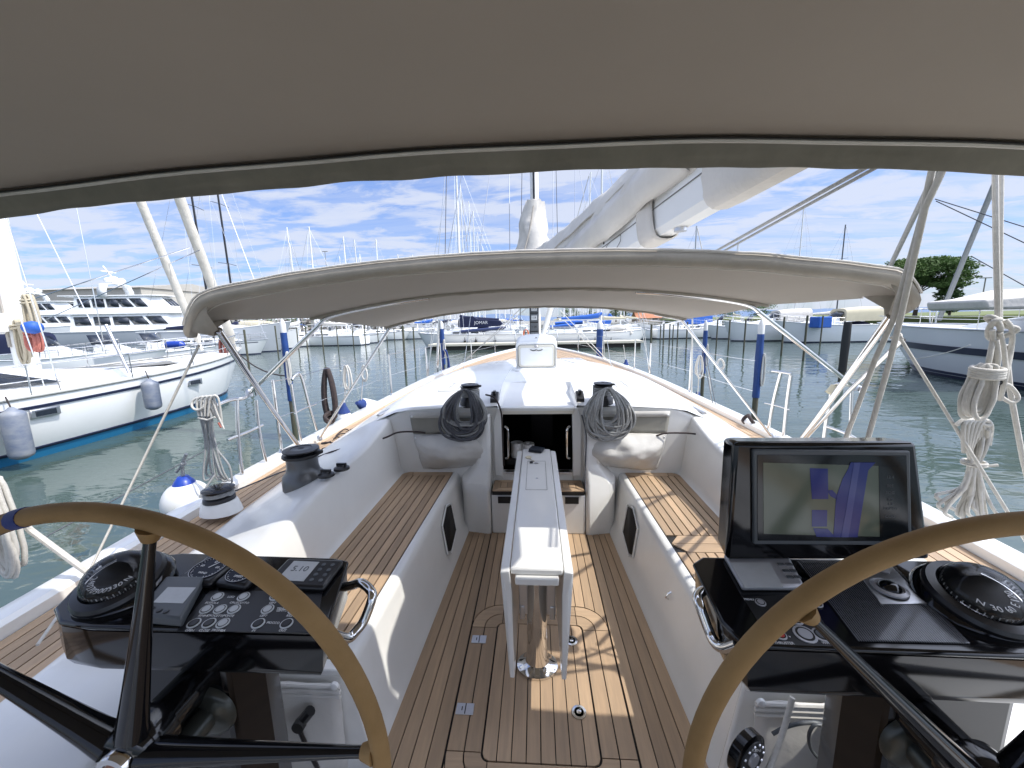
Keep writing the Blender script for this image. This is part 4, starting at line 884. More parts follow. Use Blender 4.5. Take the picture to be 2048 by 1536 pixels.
# fabric pockets under the consoles on the locker ends
for s in (-1, 1):
    pk = thing('locker_pocket', ('white cloth pocket with a winch handle under the port console' if s < 0 else 'white cloth pocket with a looped cable under the starboard console'), 'pocket', (s*.85, 1.08, .3), 'cloth pockets below the consoles')
    m_ = MB(); m_.loft([[(s*lerp(.68, 1.12, u/12), 1.10-.02-.05*(1-v/6)*math.sin(PI*u/12)+.006*noise.noise(Vector((u*.7, v*.9, s))), .06+.34*v/6) for u in range(13)] for v in range(7)]); part('pouch', m_, pm('pocket_cloth', (.66, .65, .62), .6, bump=.5, bscale=14, bdist=.008) if 'pocket_cloth' not in MATS else MATS['pocket_cloth'], pk, solid=.004, smooth=60)
    for k in range(3):
        z = .395-.02*k; m_ = MB(); m_.tube([(s*.675, 1.075, z), (s*1.12, 1.075, z)], .007, 6); part('pleat', m_, MATS['pocket_cloth'], pk)
    m_ = MB(); m_.lathe([(.014, 0), (.013, .010), (.005, .014)], (s*.685, 1.068, .41), 12, Matrix.Rotation(PI/2, 3, 'X')); part('snap_button', m_, gelw, pk)
    if s < 0:
        q = at(606, 1438, y=1.04); wh = thing('crank_lever', 'black winch handle hanging out of the port cloth pocket', 'winch handle', q)
        m_ = MB(); m_.tube([q+Vector((.03, 0, .035)), q+Vector((0, -.01, 0))], .018, 10); m_.tube([q+Vector((-.006, -.02, -.004)), q+Vector((.008, -.01, -.10)), q+Vector((.03, 0, -.2))], .007, 8); part('lever', m_, blackp, wh)
        m_ = MB(); m_.lathe([(.020, 0), (.020, .02), (.008, .022)], q+Vector((0, -.012, 0)), 14, Matrix.Rotation(PI/2, 3, 'X')); part('grip_end', m_, blackr, wh)
    else:
        q = at(1600, 1450, y=1.03); rope([at(px, py, y=1.03) for px, py in ((1545, 1468), (1570, 1455), (1600, 1447), (1635, 1446), (1655, 1460), (1650, 1480))], .006, greyp, 'purple grey cable looped out of the starboard cloth pocket', 'cable')
        rope([at(px, py, y=1.02) for px, py in ((1655, 1455), (1630, 1450), (1618, 1470), (1622, 1498), (1640, 1520))], .005, greyp, 'second loop of grey cable in the starboard cloth pocket', 'cable')
# block with black sheave bottom right
q = at(1492, 1505, y=.92); bl = thing('mainsheet_block', 'black ball bearing block standing beside the starboard wheel rim', 'block', q)
Mr = Matrix.Rotation(PI/2, 3, 'X') @ Matrix.Rotation(.5, 3, 'Y')
m_ = MB(); m_.lathe([(.054, -.016), (.062, -.012), (.062, .012), (.054, .016)], q, 32, Mr); part('sheave', m_, black, bl)
m_ = MB(); m_.lathe([(.050, .0165), (.050, .020), (.022, .020), (.022, .0165)], q, 32, Mr); part('cheek', m_, blackp, bl)
m_ = MB(); m_.lathe([(.020, .018), (.018, .026), (.0005, .026)], q, 16, Mr); part('axle', m_, silverp, bl)
for k in range(12):
    a = 2*PI*k/12; v = Mr @ Vector((.042*math.cos(a), .042*math.sin(a), .021)); m_ = MB(); m_.lathe([(.004, 0), (.003, .003)], q+v, 6, Mr); part('bearing', m_, alu, bl)
text('HARKEN', .012, Matrix.Translation(q+Vector((0, -.0225, .037))) @ Matrix.Rotation(PI/2, 4, 'X'), whitep, bl)
rope([at(1585, 1395, y=.98), at(1570, 1450, y=.96), at(1553, 1500, y=.93), at(1535, 1545, y=.90)], .0075, ropew, 'grey-white mainsheet tail running down beside the black block')

# ================================================================== BIMINIS
def zprof(x, w_, zc, crown, curl):
    u = abs(x)/w_; return zc-crown*u**2.2-curl*max(0, (u-.86)/.14)**2
KB = .71
SB = lambda p: EYE+KB*(Vector(p)-EYE)
fb = thing('cockpit_bimini', 'arched beige bimini on stainless hoops spanning the cockpit ahead', 'bimini', (0, 2, .5), 'canvas awnings over the yacht')
HW_ = lambda v: sinterp(v, [(0, 1.99), (.25, 1.88), (.5, 1.74), (1, 1.52)])
ZC = lambda v: sinterp(v, [(0, 1.935), (.5, 1.835), (1, 1.740)])
CRN = lambda v: sinterp(v, [(0, .19), (.5, .17), (1, .165)])
YB = lambda v: 2.03+1.93*v
CURL = lambda v: sinterp(v, [(0, .10), (.12, .05), (.5, .0), (1, 0)])
def fbp(u, v):
    w_ = HW_(v); x = u*w_-.04; zz = zprof(x, w_, ZC(v), CRN(v), CURL(v)); sg = -.012*math.sin(PI*min(1, v*2))*(1 if v < .5 else 0)-(.014*math.sin(PI*(v-.5)*2) if v > .5 else 0)
    x *= (1-.05*max(0, (abs(u)-.9)/.1)*(1 if v < .15 else 0))
    return SB((x, YB(v), zz+sg+.004*noise.noise(Vector((x*5, v*7, 1)))))
m_ = MB(); m_.loft([[fbp(-1+2*i/72, v/28) for i in range(73)] for v in range(29)]); part('canopy', m_, canvas, fb, solid=.004, smooth=70)
m_ = MB(); m_.loft([[fbp(-1+2*i/72, v/28)+Vector((0, 0, .006)) for i in range(73)] for v in range(29)]); part('canopy_top', m_, canvast, fb, smooth=70)
# thick padded roll at the aft edge and hems at the hoops
def edge(v, n=72, du=1.0): return [fbp(-du+2*du*i/n, v) for i in range(n+1)]
m_ = MB(); E0 = edge(0); m_.loft([[p+Vector((0, a, b_)) for p in E0] for a, b_ in ((.03, .008), (.003, .009), (-.009, -.003), (-.013, -.017), (-.009, -.033), (.0, -.043), (.015, -.046), (.045, -.044))]); part('aft_roll', m_, canvasd, fb, smooth=80)
m_ = MB(); m_.tube([p+Vector((0, -.011, .006)) for p in E0], .0042, 6); part('piping', m_, sailc, fb)
m_ = MB(); m_.tube([p+Vector((0, .040, -.045)) for p in E0[3:-3]], .0036, 6); part('inner_piping', m_, sailc, fb)
for v in (.5, 1.0):
    E1 = edge(v); rnd = random.Random(5)
    m_ = MB(); m_.loft([[p+Vector((0, .016, -.003)) for p in E1], [p+Vector((0, .013, -.015+.003*rnd.random())) for p in E1], [p+Vector((0, -.013, -.017+.004*rnd.random())) for p in E1], [p+Vector((0, -.017, -.003)) for p in E1]]); part('hoop_sleeve', m_, canvasd, fb, smooth=60)
for s in (-1, 1):
    # corner flaps that come down to the aft hoop ends
    m_ = MB(); A_ = [fbp(s*u, v) for u, v in ((.86, 0.0), (.93, .0), (1, 0.0), (1, .07), (1, .13), (.975, .15))]
    foot = SB((s*1.80, 2.10, 1.54))
    m_.loft([A_, [p.lerp(foot, .45)+Vector((s*.025, -.01, 0)) for p in A_], [p.lerp(foot, .82) for p in A_]]); part('corner_flap', m_, canvasd, fb, solid=.004, smooth=70)
    piv = Vector((s*1.93, 2.93, .57))
    # aft hoop leg, middle hoop, forward leg
    def hoop(pts, name='hoop_tube', r=.0135): m2 = MB(); m2.tube(curve(pts, 6), r, 10); part(name, m2, steel, fb, smooth=80)
    hoop([foot+Vector((0, 0, .03)), foot.lerp(piv, .5), piv], 'aft_leg', .0145)
    gt = at(507, 800, x=-2.08); gt.x *= -s
    gt = Vector((s*2.08, 2.62, 1.12))
    K1 = fbp(s*.93, .5)+Vector((0, 0, -.022)); K2 = fbp(s*.975, 1)+Vector((0, 0, -.02))
    hoop([fbp(s*u_, .5)+Vector((0, 0, -.014)) for u_ in (.45, .58, .72, .84)]+[K1, K1.lerp(gt, .08)], 'middle_hoop', .0105); hoop([K1.lerp(gt, .06), K1.lerp(gt, .5), gt], 'middle_leg', .013)
    Ms = [fbp(s*.60, .5)+Vector((0, 0, -.020)), fbp(s*.78, .5)+Vector((0, 0, -.022)), fbp(s*.90, .5)+Vector((0, -.0, -.03)), fbp(s*.97, .5)+Vector((s*.0, -.03, -.07)), SB((s*1.83, 2.86, 1.48)), gt]
    Fs = [fbp(s*.70, 1)+Vector((0, 0, -.018)), fbp(s*.88, 1)+Vector((0, 0, -.022)), fbp(s*.97, 1)+Vector((0, 0, -.045)), SB((s*1.62, 3.80, 1.42)), Vector((s*2.02, 3.33, .56))]
    hoop([fbp(s*.80, 1)+Vector((0, 0, -.012)), fbp(s*.90, 1)+Vector((0, 0, -.014)), K2], 'forward_hoop', .008); hoop([K2, K2.lerp(Fs[-1], .5), Fs[-1]], 'forward_leg', .0105)
    for q in (piv, gt, Fs[-1]): m2 = MB(); m2.lathe([(.024, -.02), (.024, .015), (.014, .03)], q, 12); part('deck_socket', m2, alu, fb)
# helm bimini overhead
hm = thing('helm_bimini', 'large taupe bimini stretched low overhead above the two steering wheels', 'bimini', (0, 0, 2), 'canvas awnings over the yacht')
def hmp(x, y):
    e = max(0, (-x-.3))/1.3; e2 = max(0, (x-.6))/1.2
    z = 2.048-(.034 if x < 0 else .060)*(x/1.2)**2+.028*(y-1)-.02*max(0, .3-y)
    return z
def hq(name, x0, x1, y0, y1, mat, dz0=0, nx=40, ny=14, fl=0):
    m2 = MB(); m2.loft([[(lerp(x0, x1, i/nx), lerp(y0, y1, j/ny), hmp(lerp(x0, x1, i/nx), lerp(y0, y1, j/ny))+dz0-.012*math.sin(PI*max(0, min(1, (lerp(y0, y1, j/ny)+.0)/1.08)))) for i in range(nx+1)] for j in range(ny+1)]); return part(name, m2, mat, hm, solid=.003 if not fl else .001, smooth=70)
YW0, YW1, XW0, XW1 = -.10, .44, -.85, 1.70
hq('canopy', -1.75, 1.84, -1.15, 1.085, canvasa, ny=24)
rnd = random.Random(11)
def hem(y, d, wv, seed, z0=0):
    P = []
    for i in range(141):
        x = -1.8+3.66*i/140; P.append(Vector((x, y+.004*math.sin(x*9+seed), hmp(x, y)+z0-d+wv*noise.noise(Vector((x*7, seed, 0))))))
    return P
F0 = hem(1.085, 0, 0, 1, .004); 
m_ = MB(); m_.loft([hem(1.072, .010, 0, 1), hem(1.090, .034, .002, 2), hem(1.100, .062, .005, 3), hem(1.104, .063, .005, 3), hem(1.108, .02, .001, 3), hem(1.088, -.004, 0, 2)]); part('front_hem', m_, hemd, hm, smooth=70)
m_ = MB(); m_.tube(hem(1.072, .013, 0, 1), .0055, 6); part('hem_piping', m_, sailc, hm)
m_ = MB(); m_.tube(hem(1.064, .0095, 0, 1), .0022, 5); part('hem_dark_seam', m_, caulk, hm)  # thin black line running along the hem piping

# ================================================================== MAST, BOOM, SAIL BAG
ms = thing('mast', 'white mast of the yacht with instrument displays, behind the bimini', 'mast', (0, 7.2, .85))
MX = lambda z: .012-.004*z
m_ = MB(); m_.loft([[(.015+.075*math.cos(a)-.006*(z-1), 7.25+.115*math.sin(a), z) for a in [2*PI*i/20 for i in range(20)]] for z in (.84, 3, 8, 14, 20)], close_u=True, caps=True); part('mast_tube', m_, aluw, ms, smooth=60)
m_ = MB(); m_.loft([[(.0+x-.006*(z-1), 7.12, z) for x in (-.012, .020)] + [(.020-.006*(z-1), 7.14, z), (-.012-.006*(z-1), 7.14, z)] for z in (2.6, 8, 14, 20)], close_u=True, caps=True); part('mast_track', m_, blackp, ms)
ip = part('instrument_rack', MB().box(-.115, .05, 7.02, 7.10, 1.22, 1.90), blackp, ms, bevel=.01)
for k in range(4):
    z0 = 1.245+.163*k; m_ = MB(); m_.box(-.10, .035, 7.005, 7.02, z0, z0+.14); d = part('instrument', m_, greyp, ms, bevel=.006)
    m_ = MB(); m_.box(-.082, .018, 7.000, 7.004, z0+.03, z0+.11); part('instrument_screen', m_, lcd if k != 1 else greyp, d)
    text(('0.0', '128', '1.8', '5.2')[k], .055, Matrix.Translation((-.032, 6.998, z0+.07)) @ Matrix.Rotation(PI/2, 4, 'X'), screend, d)
m_ = MB(); m_.tube([at(1086, 672, y=6.95), at(1106, 600, y=6.3)], .045, 14); m_.tube([at(1086, 672, y=6.95), at(1080, 688, y=7.0)], .03, 10); part('boom_vang', m_, aluw, ms)
for s in (-1, 1):
    m_ = MB(); m_.tube([(s*.02, 7.2, 9.5), (s*2.02, 6.9, .62)], .006, 6); m_.tube([(s*.02, 7.2, 15), (s*2.02, 7.0, .62)], .006, 6); m_.tube([(s*.0, 7.2, 8.5), (s*1.2, 6.2, .8)], .005, 6); part('shroud', m_, steel, ms)
    m_ = MB(); m_.tube([(0, 7.25, 8.8), (s*1.2, 7.0, 8.9)], .025, 6); part('spreader', m_, aluw, ms)
    m_ = MB(); m_.tube([(s*2.02, 6.95, .62), (s*2.02, 6.95, 1.15)], .018, 8); part('turnbuckle', m_, steel, ms)
# thin halyards in front of the sky
for i, (px0, px1) in enumerate(((893, 888), (1018, 1021), (1044, 1040), (1106, 1106), (1112, 1118), (1150, 1148))):
    a = at(px0, 335, y=7.0+.4*i); b_ = at(px1, 610 if px1 > 1100 else 660, y=6.0+.4*i); m_ = MB(); m_.tube([a+(a-b_)*.8, b_], .0065, 5); part('halyard', m_, steel if i % 2 else ropeg, ms)
a = at(992, 340, y=12); b_ = at(962, 505, y=12.5); 
m_ = MB(); m_.tube([(0.0, 7.4, 17), (0, 14.2, .75)], .03, 8); part('forestay', m_, aluw, ms)
m_ = MB(); m_.tube([(0.03, 7.1, 1.0), (.6, 5.6, .96)], .005, 5); m_.tube([(-.03, 7.1, 1.0), (-.7, 5.9, .94)], .005, 5); part('deck_lines', m_, ropew, ms)
for px0, py0, px1, py1 in ((1055, 615, 905, 740), (1047, 612, 930, 722), (1120, 620, 1235, 742), (1128, 640, 1210, 722)):
    m_ = MB(); m_.tube([at(px0, py0, y=7.1), at(px1, py1, z=.62)], .007, 5); part('mast_base_line', m_, ropew, ms)

bo = thing('boom', 'white boom swung to starboard above the cockpit bimini', 'boom', (0, 7.1, 2.5))
# boom axis from mast to end, surveyed
BA = Vector((.02, 7.0, 1.93)); BE = at(1650, 300, y=1.25)+Vector((0, 0, .12))
def bpt(t, up=0, side=0):
    d = (BE-BA).normalized(); sd = d.cross(Vector((0, 0, 1))).normalized(); u_ = sd.cross(d)
    return BA.lerp(BE, t)+u_*up+sd*side
prof = [(-.070, .03), (-.066, .09), (-.05, .12), (.05, .12), (.066, .09), (.070, .03), (.060, -.085), (.036, -.118), (-.036, -.118), (-.060, -.085)]
m_ = MB(); m_.loft([[bpt(t_, b*.95, a) for a, b in prof] for t_ in (0, .25, .5, .75, .92)], close_u=True, caps=True); part('boom_tube', m_, aluw, bo, smooth=28)
for sd_ in (-1, 1):
    m_ = MB(); m_.loft([[bpt(t_, .020, sd_*.0715), bpt(t_, .025, sd_*.0718)] for t_ in (0, .92)]); part('boom_groove', m_, greydeck, bo, solid=.002)
m_ = MB(); m_.loft([[bpt(t_, b*1.10-.005, a*1.22) for a, b in prof] for t_ in (.905, .92, 1.0, 1.03)], close_u=True, caps=True); part('boom_end_sleeve', m_, sailc, bo, smooth=50, subd=1)
m_ = MB(); m_.loft([[bpt(t_, b*1.12+.0, a*1.25) for a, b in prof] for t_ in (.80, .815, .835)], close_u=True); part('boom_strap', m_, sailc, bo, solid=.006, smooth=60, subd=1)
q = bpt(.86, -.10); m_ = MB(); m_.lathe([(.03, -.03), (.03, .0)], q, 14); part('sheet_eye', m_, alu, bo)
P4 = [bpt(t_, u_, .0905) for t_, u_ in ((.56, .0), (.56, -.055), (.61, -.055), (.61, .0))]
m_ = MB(); m_.tube([bpt(t_, u_, (.0715-(.006 if u_ < -.02 else 0))) for t_, u_ in ((.70, .01), (.70, -.035), (.735, -.045), (.75, -.02), (.75, .018), (.71, .02))], .0022, 4, closed=True); part('inspection_cover', m_, greydeck, bo)
m_ = MB(); q = bpt(.69, .05, .070); m_.lathe([(.012, 0), (.011, .006), (.0, .006)], q, 12, Matrix.Rotation(-PI/2, 3, 'Y')); part('boom_fitting', m_, caulk, bo)
# stack pack: fat cloth sausage on top of the boom
sb = thing('sail_bag', 'off-white mainsail cover lying along the boom with a stitched seam', 'sail cover', BA+Vector((0, 0, .2)))
secs = []
for i in range(97):
    t_ = -.03+1.0*i/96; w0 = lerp(.17, .12, t_)+.012*math.sin(t_*9); h0 = lerp(.86, .30, max(0, min(1, t_*1.15))**.75)
    ring = []
    for k in range(30):
        a = -PI/2+2*PI*k/30
        x = math.cos(a)*w0; z = math.sin(a)
        z = z*h0*.5+h0*.5
        x = math.copysign(abs(math.cos(a))**.6, math.cos(a))*w0*(1.0 if z < h0*.5 else lerp(1, .45, (z/h0-.5)*2))
        drop = 0
        wr = .035*noise.noise(Vector((t_*16+z*6, k*.25, 2)))+.022*noise.noise(Vector((t_*34-z*9, k*.4, 5)))
        ring.append(bpt(t_, z+.06+wr*.6, x*(1+wr*3)))
    secs.append(ring)
m_ = MB(); m_.loft(secs, close_u=True, caps=True); part('cover', m_, sailc, sb, smooth=80)
for sd_ in (-1, 1):
    m_ = MB(); m_.tube([bpt(-.02+.98*i/40, .05+lerp(.90, .34, min(1, i/34)**.8)*.55+.006*math.sin(i), sd_*(lerp(.165, .115, i/40))) for i in range(41)], .007, 6); part('zip_seam', m_, canvasd, sb)
m_ = MB(); sk_ = []
for i in range(121):
    t_ = i/120*.90; f_ = .010*math.sin(t_*70)+.018*noise.noise(Vector((t_*22, 1, 0))); e_ = .012*math.sin(t_*31)+.03*noise.noise(Vector((t_*12, 5, 0)))
    sk_.append([bpt(t_, .24, lerp(.178, .122, t_)), bpt(t_, .17, lerp(.19, .135, t_)+f_*.5), bpt(t_, .11, lerp(.18, .13, t_)+f_), bpt(t_, .075, lerp(.15, .115, t_)+f_), bpt(t_, .045+e_, lerp(.11, .088, t_)+f_*1.1)])
m_.loft(sk_); part('lower_skirt', m_, sailc, sb, solid=.004, smooth=80)
# front of the cover wrapping the mast
m_ = MB(); secs = []
for i in range(13):
    z = 2.2+1.42*i/12; r = lerp(.46, .12, (i/12)**.9)*(1+.10*math.sin(i*1.1))*(1+.05*math.sin(i*1.7)); secs.append([(-.03+.16*(1-i/12)*0+r*math.cos(a)+.13*noise.noise(Vector((i*.35+math.cos(a)*2, math.sin(a)*2, 0))), 7.08+r*.9*math.sin(a), z+.06*noise.noise(Vector((math.cos(a)*2, math.sin(a)*2+i*.5, 3)))) for a in [2*PI*k/28 for k in range(28)]])
m_.loft(secs, close_u=True, caps=True); part('mast_collar', m_, sailc, sb, smooth=80)
m_ = MB(); m_.tube([(-.20, 6.79, 2.7), (-.09, 6.86, 3.1), (-.02, 6.90, 3.5)], .012, 6); part('collar_seam', m_, canvasd, sb)
# topping/sheet ropes
def line(pts, r, mat, label, name='rope', cat='rope', group=None, seg=7):
    m_ = MB(); m_.tube(pts, r, seg); return single(name, m_, mat, label, cat, group, smooth=80)
line([at(1405, 517, y=2.5), at(1750, 325, y=1.25)], .0068, ropel, 'upper of two parallel grey ropes rising to starboard above the bimini')
line([at(1415, 520, y=2.5), at(1765, 328, y=1.25)], .0058, ropel, 'lower of two parallel grey ropes rising to starboard above the bimini')
line([at(1905, 300, y=1.16), at(1850, 415, y=1.22), at(1800, 640, y=1.32), at(1780, 720, y=1.36), at(1735, 880, y=1.45)], .0085, ropew, 'thick grey sheet crossing in front of the starboard bimini corner, inboard leg')
line([at(1872, 300, y=1.18), at(1845, 430, y=1.24), at(1786, 640, y=1.34), at(1750, 720, y=1.42), at(1690, 880, y=1.60)], .0085, ropew, 'thick grey sheet crossing in front of the starboard bimini corner, outboard leg')
line([at(1878, 330, y=1.9), at(1760, 575, y=2.7)], .012, ropel, 'grey braided line slanting behind the starboard sheet')
line([at(2016, 310, y=17), at(1988, 372, y=17.5), at(1935, 500, y=18.6), at(1878, 640, y=20)], .095, ropel, 'furled forestay of the grey-white yacht to starboard wrapped in pale tape')
# tie-down straps of the cockpit bimini
line([at(398, 690, y=1.48), at(180, 1140, y=1.35), at(75, 1290, z=.56)], .0050, ropew, 'thin white tie-down cord from the port bimini corner to the side deck')
line([at(1798, 672, y=1.48), at(2025, 1040, y=1.30), at(2120, 1190, z=.60)], .0055, ropew, 'thin white tie-down cord from the starboard bimini corner to the toe rail')
q = at(1795, 672, y=1.46); m_ = MB(); m_.tube(curve([q+Vector((.015*math.cos(a)+.008*math.sin(a*3), .010*math.sin(a*2), .010*math.sin(a))) for a in range(9)], 4), .0035, 6); single('strap_knot', m_, ropew, 'small white knot at the starboard corner of the cockpit bimini', 'knot')

# hanging ropes at starboard
def coil_loops(c, w_, h_, n, r, seed, tilt=0, dep=.03):
    rnd = random.Random(seed); pts = []
    for k in range(n):
        ww = w_*rnd.uniform(.72, 1.0); hh = h_*rnd.uniform(.86, 1.04); ox = rnd.uniform(-.1, .1)*w_; oy = rnd.uniform(-dep, dep)
        for i in range(20):
            a = 2*PI*i/20; x = math.sin(a)*ww*.5*(.6+.4*(1-math.cos(a))*.5); z = -(1-math.cos(a))*.5*hh
            pts.append(Vector(c)+Vector((x+ox*(1-math.cos(a))*.5+tilt*z, oy+rnd.uniform(-.002, .002), z)))
    return curve(pts, 2)
YR = 1.35
hr = thing('hanging_rope', 'white rope hanging in a knot with a tied bundle beside the starboard helm', 'hanging rope', at(1995, 640, y=YR))
m_ = MB(); m_.tube([at(1990, 300, y=YR), at(1992, 480, y=YR), at(1996, 640, y=YR)], .0072, 8); m_.tube([at(2002, 300, y=YR+.01), at(2000, 480, y=YR+.01), at(1999, 640, y=YR+.01)], .0072, 8); part('standing_part', m_, ropew, hr)
kc = at(1998, 655, y=YR); m_ = MB()
m_.tube(curve([kc+Vector((.030*math.cos(a)*(1+.2*math.sin(2.3*a)), .018*math.sin(a*1.7), .030*math.sin(a*.9)+.01*math.cos(2*a))) for a in [i*.8 for i in range(16)]], 5), .0080, 8); part('knot', m_, ropew, hr, smooth=80)
m_ = MB()
for pts in ([(2010, 640), (2024, 660), (2022, 700), (2010, 760), (2000, 800)], [(1988, 670), (1978, 720), (1972, 745)], [(2000, 665), (2008, 700), (2012, 740)], [(1985, 660), (1986, 700), (1975, 760)], [(1992, 680), (1996, 720), (1985, 770)]):
    m_.tube(curve([at(x, y, y=YR+random.uniform(-.02, .02)) for x, y in pts], 5), .0070, 8)
part('strands', m_, ropew, hr, smooth=80)
m_ = MB(); m_.tube(coil_loops(at(1974, 730, y=YR-.02), .085, .175, 6, .007, 3, tilt=.12, dep=.02), .0068, 7); part('bundle', m_, ropew, hr, smooth=80)
m_ = MB(); cc = at(1974, 745, y=YR-.02)
for k in range(4): m_.tube([cc+Vector((.040*math.cos(a), .030*math.sin(a), .008*k-.012+.004*math.sin(a))) for a in [2*PI*i/20 for i in range(20)]], .0068, 7, closed=True)
part('wraps', m_, ropew, hr, smooth=80)
m_ = MB(); m_.tube(curve([at(2000, 765, y=YR), at(2020, 772, y=YR), at(2036, 795, y=YR), at(2022, 805, y=YR), at(2000, 792, y=YR)], 5), .0062, 7); part('end_loop', m_, ropew, hr, smooth=80)
m_ = MB(); m_.tube([at(1993, 766, y=YR-.01), at(2003, 764, y=YR-.01)], .0085, 8); part('black_tape', m_, blackr, hr)
m_ = MB(); m_.tube([at(2012, 690, y=YR+.02), at(2020, 780, y=YR+.02), at(2046, 920, y=YR+.02), at(2075, 1040, y=YR+.02)], .0075, 8); part('tail', m_, ropew, hr)
h2 = thing('rope_skein', 'grey-white gathered rope skein tied in the middle, hanging above the starboard wheel', 'rope skein', at(1950, 850, y=YR+.05))
rnd = random.Random(2); m_ = MB(); Y2 = YR+.05
for k in range(15):
    u = k/14; tx = lerp(1926, 1982, u)+rnd.uniform(-4, 4); bx = lerp(1868, 1985, u)+rnd.uniform(-5, 5); by = 1030-30*(1-u)+rnd.uniform(-12, 18)
    m_.tube(curve([at(tx, 855+abs(u-.5)*14, y=Y2+rnd.uniform(-.02, .02)), at(lerp(tx, 1950, .35), 900, y=Y2+rnd.uniform(-.02, .02)), at(lerp(1938, 1958, u), 930, y=Y2), at(lerp(1922, 1966, u), 975, y=Y2+rnd.uniform(-.02, .02)), at(bx, by, y=Y2+rnd.uniform(-.02, .02)), at(bx+14, by+14, y=Y2)], 4), .0062, 6)
part('strands', m_, ropew, h2, smooth=80)
m_ = MB(); m_.tube(curve([at(1912+14*k, 850-(10 if k in (1, 2, 3) else 0), y=Y2-.02) for k in range(6)], 4), .007, 7)
for k in range(5): m_.tube(curve([at(1928+k*3, 905, y=Y2-.02), at(1928+k*9, 850-k*1.5, y=Y2-.03), at(1950+k*8, 843+k*2, y=Y2-.01), at(1958+k*5, 890, y=Y2)], 5), .0068, 7)
part('top_loops', m_, ropew, h2, smooth=80)
m_ = MB(); cc = at(1948, 928, y=Y2)
for k in range(2): m_.tube([cc+Vector((.030*math.cos(a), .028*math.sin(a), .007*k)) for a in [2*PI*i/16 for i in range(16)]], .005, 6, closed=True)
m_.tube([cc+Vector((.02, -.02, 0)), cc+Vector((.045, -.03, .008))], .005, 6); part('tie', m_, ropew, h2, smooth=80)
# port: rope bundle hung from the pushpit, plus beige hank far left
YL = 2.25
h3 = thing('rope_hank', 'white and grey rope hank hanging from the port rail above the round white fender', 'coiled rope', at(410, 800, y=YL))
rnd = random.Random(9); m_ = MB()
for k in range(9):
    u = k/8; m_.tube(curve([at(392+u*24, 806-6*math.sin(u*PI), y=YL), at(402+u*22, 840, y=YL+rnd.uniform(-.03, .03)), at(412+u*18+rnd.uniform(-5, 5), 890, y=YL), at(410+u*45+rnd.uniform(-4, 4), 945+rnd.uniform(-18, 18), y=YL+rnd.uniform(-.03, .03)), at(430+u*34, 950+15*u, y=YL)], 5), .0062, 6)
part('strands', m_, ropel, h3, smooth=80)
m_ = MB(); cc = at(396, 808, y=YL-.03); m_.tube([cc+Vector((.042*math.cos(a), .01*math.sin(a), .036*math.sin(a))) for a in [2*PI*i/20 for i in range(20)]], .0075, 7, closed=True)
for k in range(4): m_.tube(curve([at(398+6*k, 832, y=YL-.03), at(394+9*k, 800-k, y=YL-.03), at(412+8*k, 796, y=YL-.02), at(426+6*k, 830+6*k, y=YL)], 5), .0070, 7)
m_.tube([at(396, 836, y=YL-.03), at(415, 840, y=YL-.04), at(430, 834, y=YL-.03)], .006, 6); part('head_loops', m_, ropew, h3, smooth=80)
m_ = MB(); m_.tube([at(425, 800, y=YL-.02), at(435, 828, y=YL-.02), at(448, 858, y=YL-.02)], .0055, 6); part('tail', m_, ropew, h3)
m_ = MB(); m_.tube([at(437, 845, y=YL-.022), at(443, 855, y=YL-.022)], .0075, 6); part('red_whipping', m_, roper, h3)
rope([at(430, 950, y=2.2), at(412, 975, y=2.15), at(400, 995, y=2.12), at(430, 975, y=2.12), at(455, 985, y=2.15), at(470, 975, y=2.2)], .0065, ropel, 'grey rope end curling down to the small port rail winch')
line([at(470, 982, z=.62), at(560, 945, z=.66), at(625, 925, z=.70)], .0045, ropeg, 'thin grey line from the small rail winch to the primary winch')
h4 = thing('rope_hank', 'weathered beige rope hank hanging at the far left edge behind the port wheel', 'coiled rope', at(10, 1060, y=1.3))
m_ = MB(); m_.tube(coil_loops(at(-22, 960, y=1.28), .10, .40, 8, .01, 6, dep=.03), .009, 7); part('loops', m_, ropew, h4, smooth=80)
m_ = MB(); m_.tube([at(-10, 985, y=1.3), at(60, 1060, y=1.35), at(175, 1145, z=.59)], .012, 8); part('tail', m_, ropew, h4)

# ================================================================== RAILS AND STANCHIONS
def stanchion(s, y, label, ztop=1.17, lean=0):
    x = s*(hb(y)-.05); z = dz(y)+.055
    t = thing('stanchion', label, 'stanchion', (x, y, z), 'guard rail stanchions of the yacht')
    m_ = MB(); m_.tube([(x, y, z), (x+s*lean, y, ztop)], .0125, 8); part('post', m_, steel, t)
    m_ = MB(); m_.lathe([(.026, 0), (.024, .01), (.016, .035)], (x, y, z), 10); part('base', m_, steel, t)
LBL = {(-1, 2.95): 'port stanchion standing just behind the primary winch', (-1, 5.4): 'port stanchion forward of the hanging black line', (-1, 7.8): 'port stanchion next to the white upright shroud', (-1, 9.8): 'second last port stanchion before the bow', (-1, 11.6): 'last port stanchion before the bow', (1, 5.4): 'starboard stanchion in front of the blue wrapped piling', (1, 7.8): 'starboard stanchion level with the open deck hatch', (1, 9.8): 'second last starboard stanchion before the bow', (1, 11.6): 'last starboard stanchion before the bow'}
for (s, y), lb in LBL.items(): stanchion(s, y, lb)
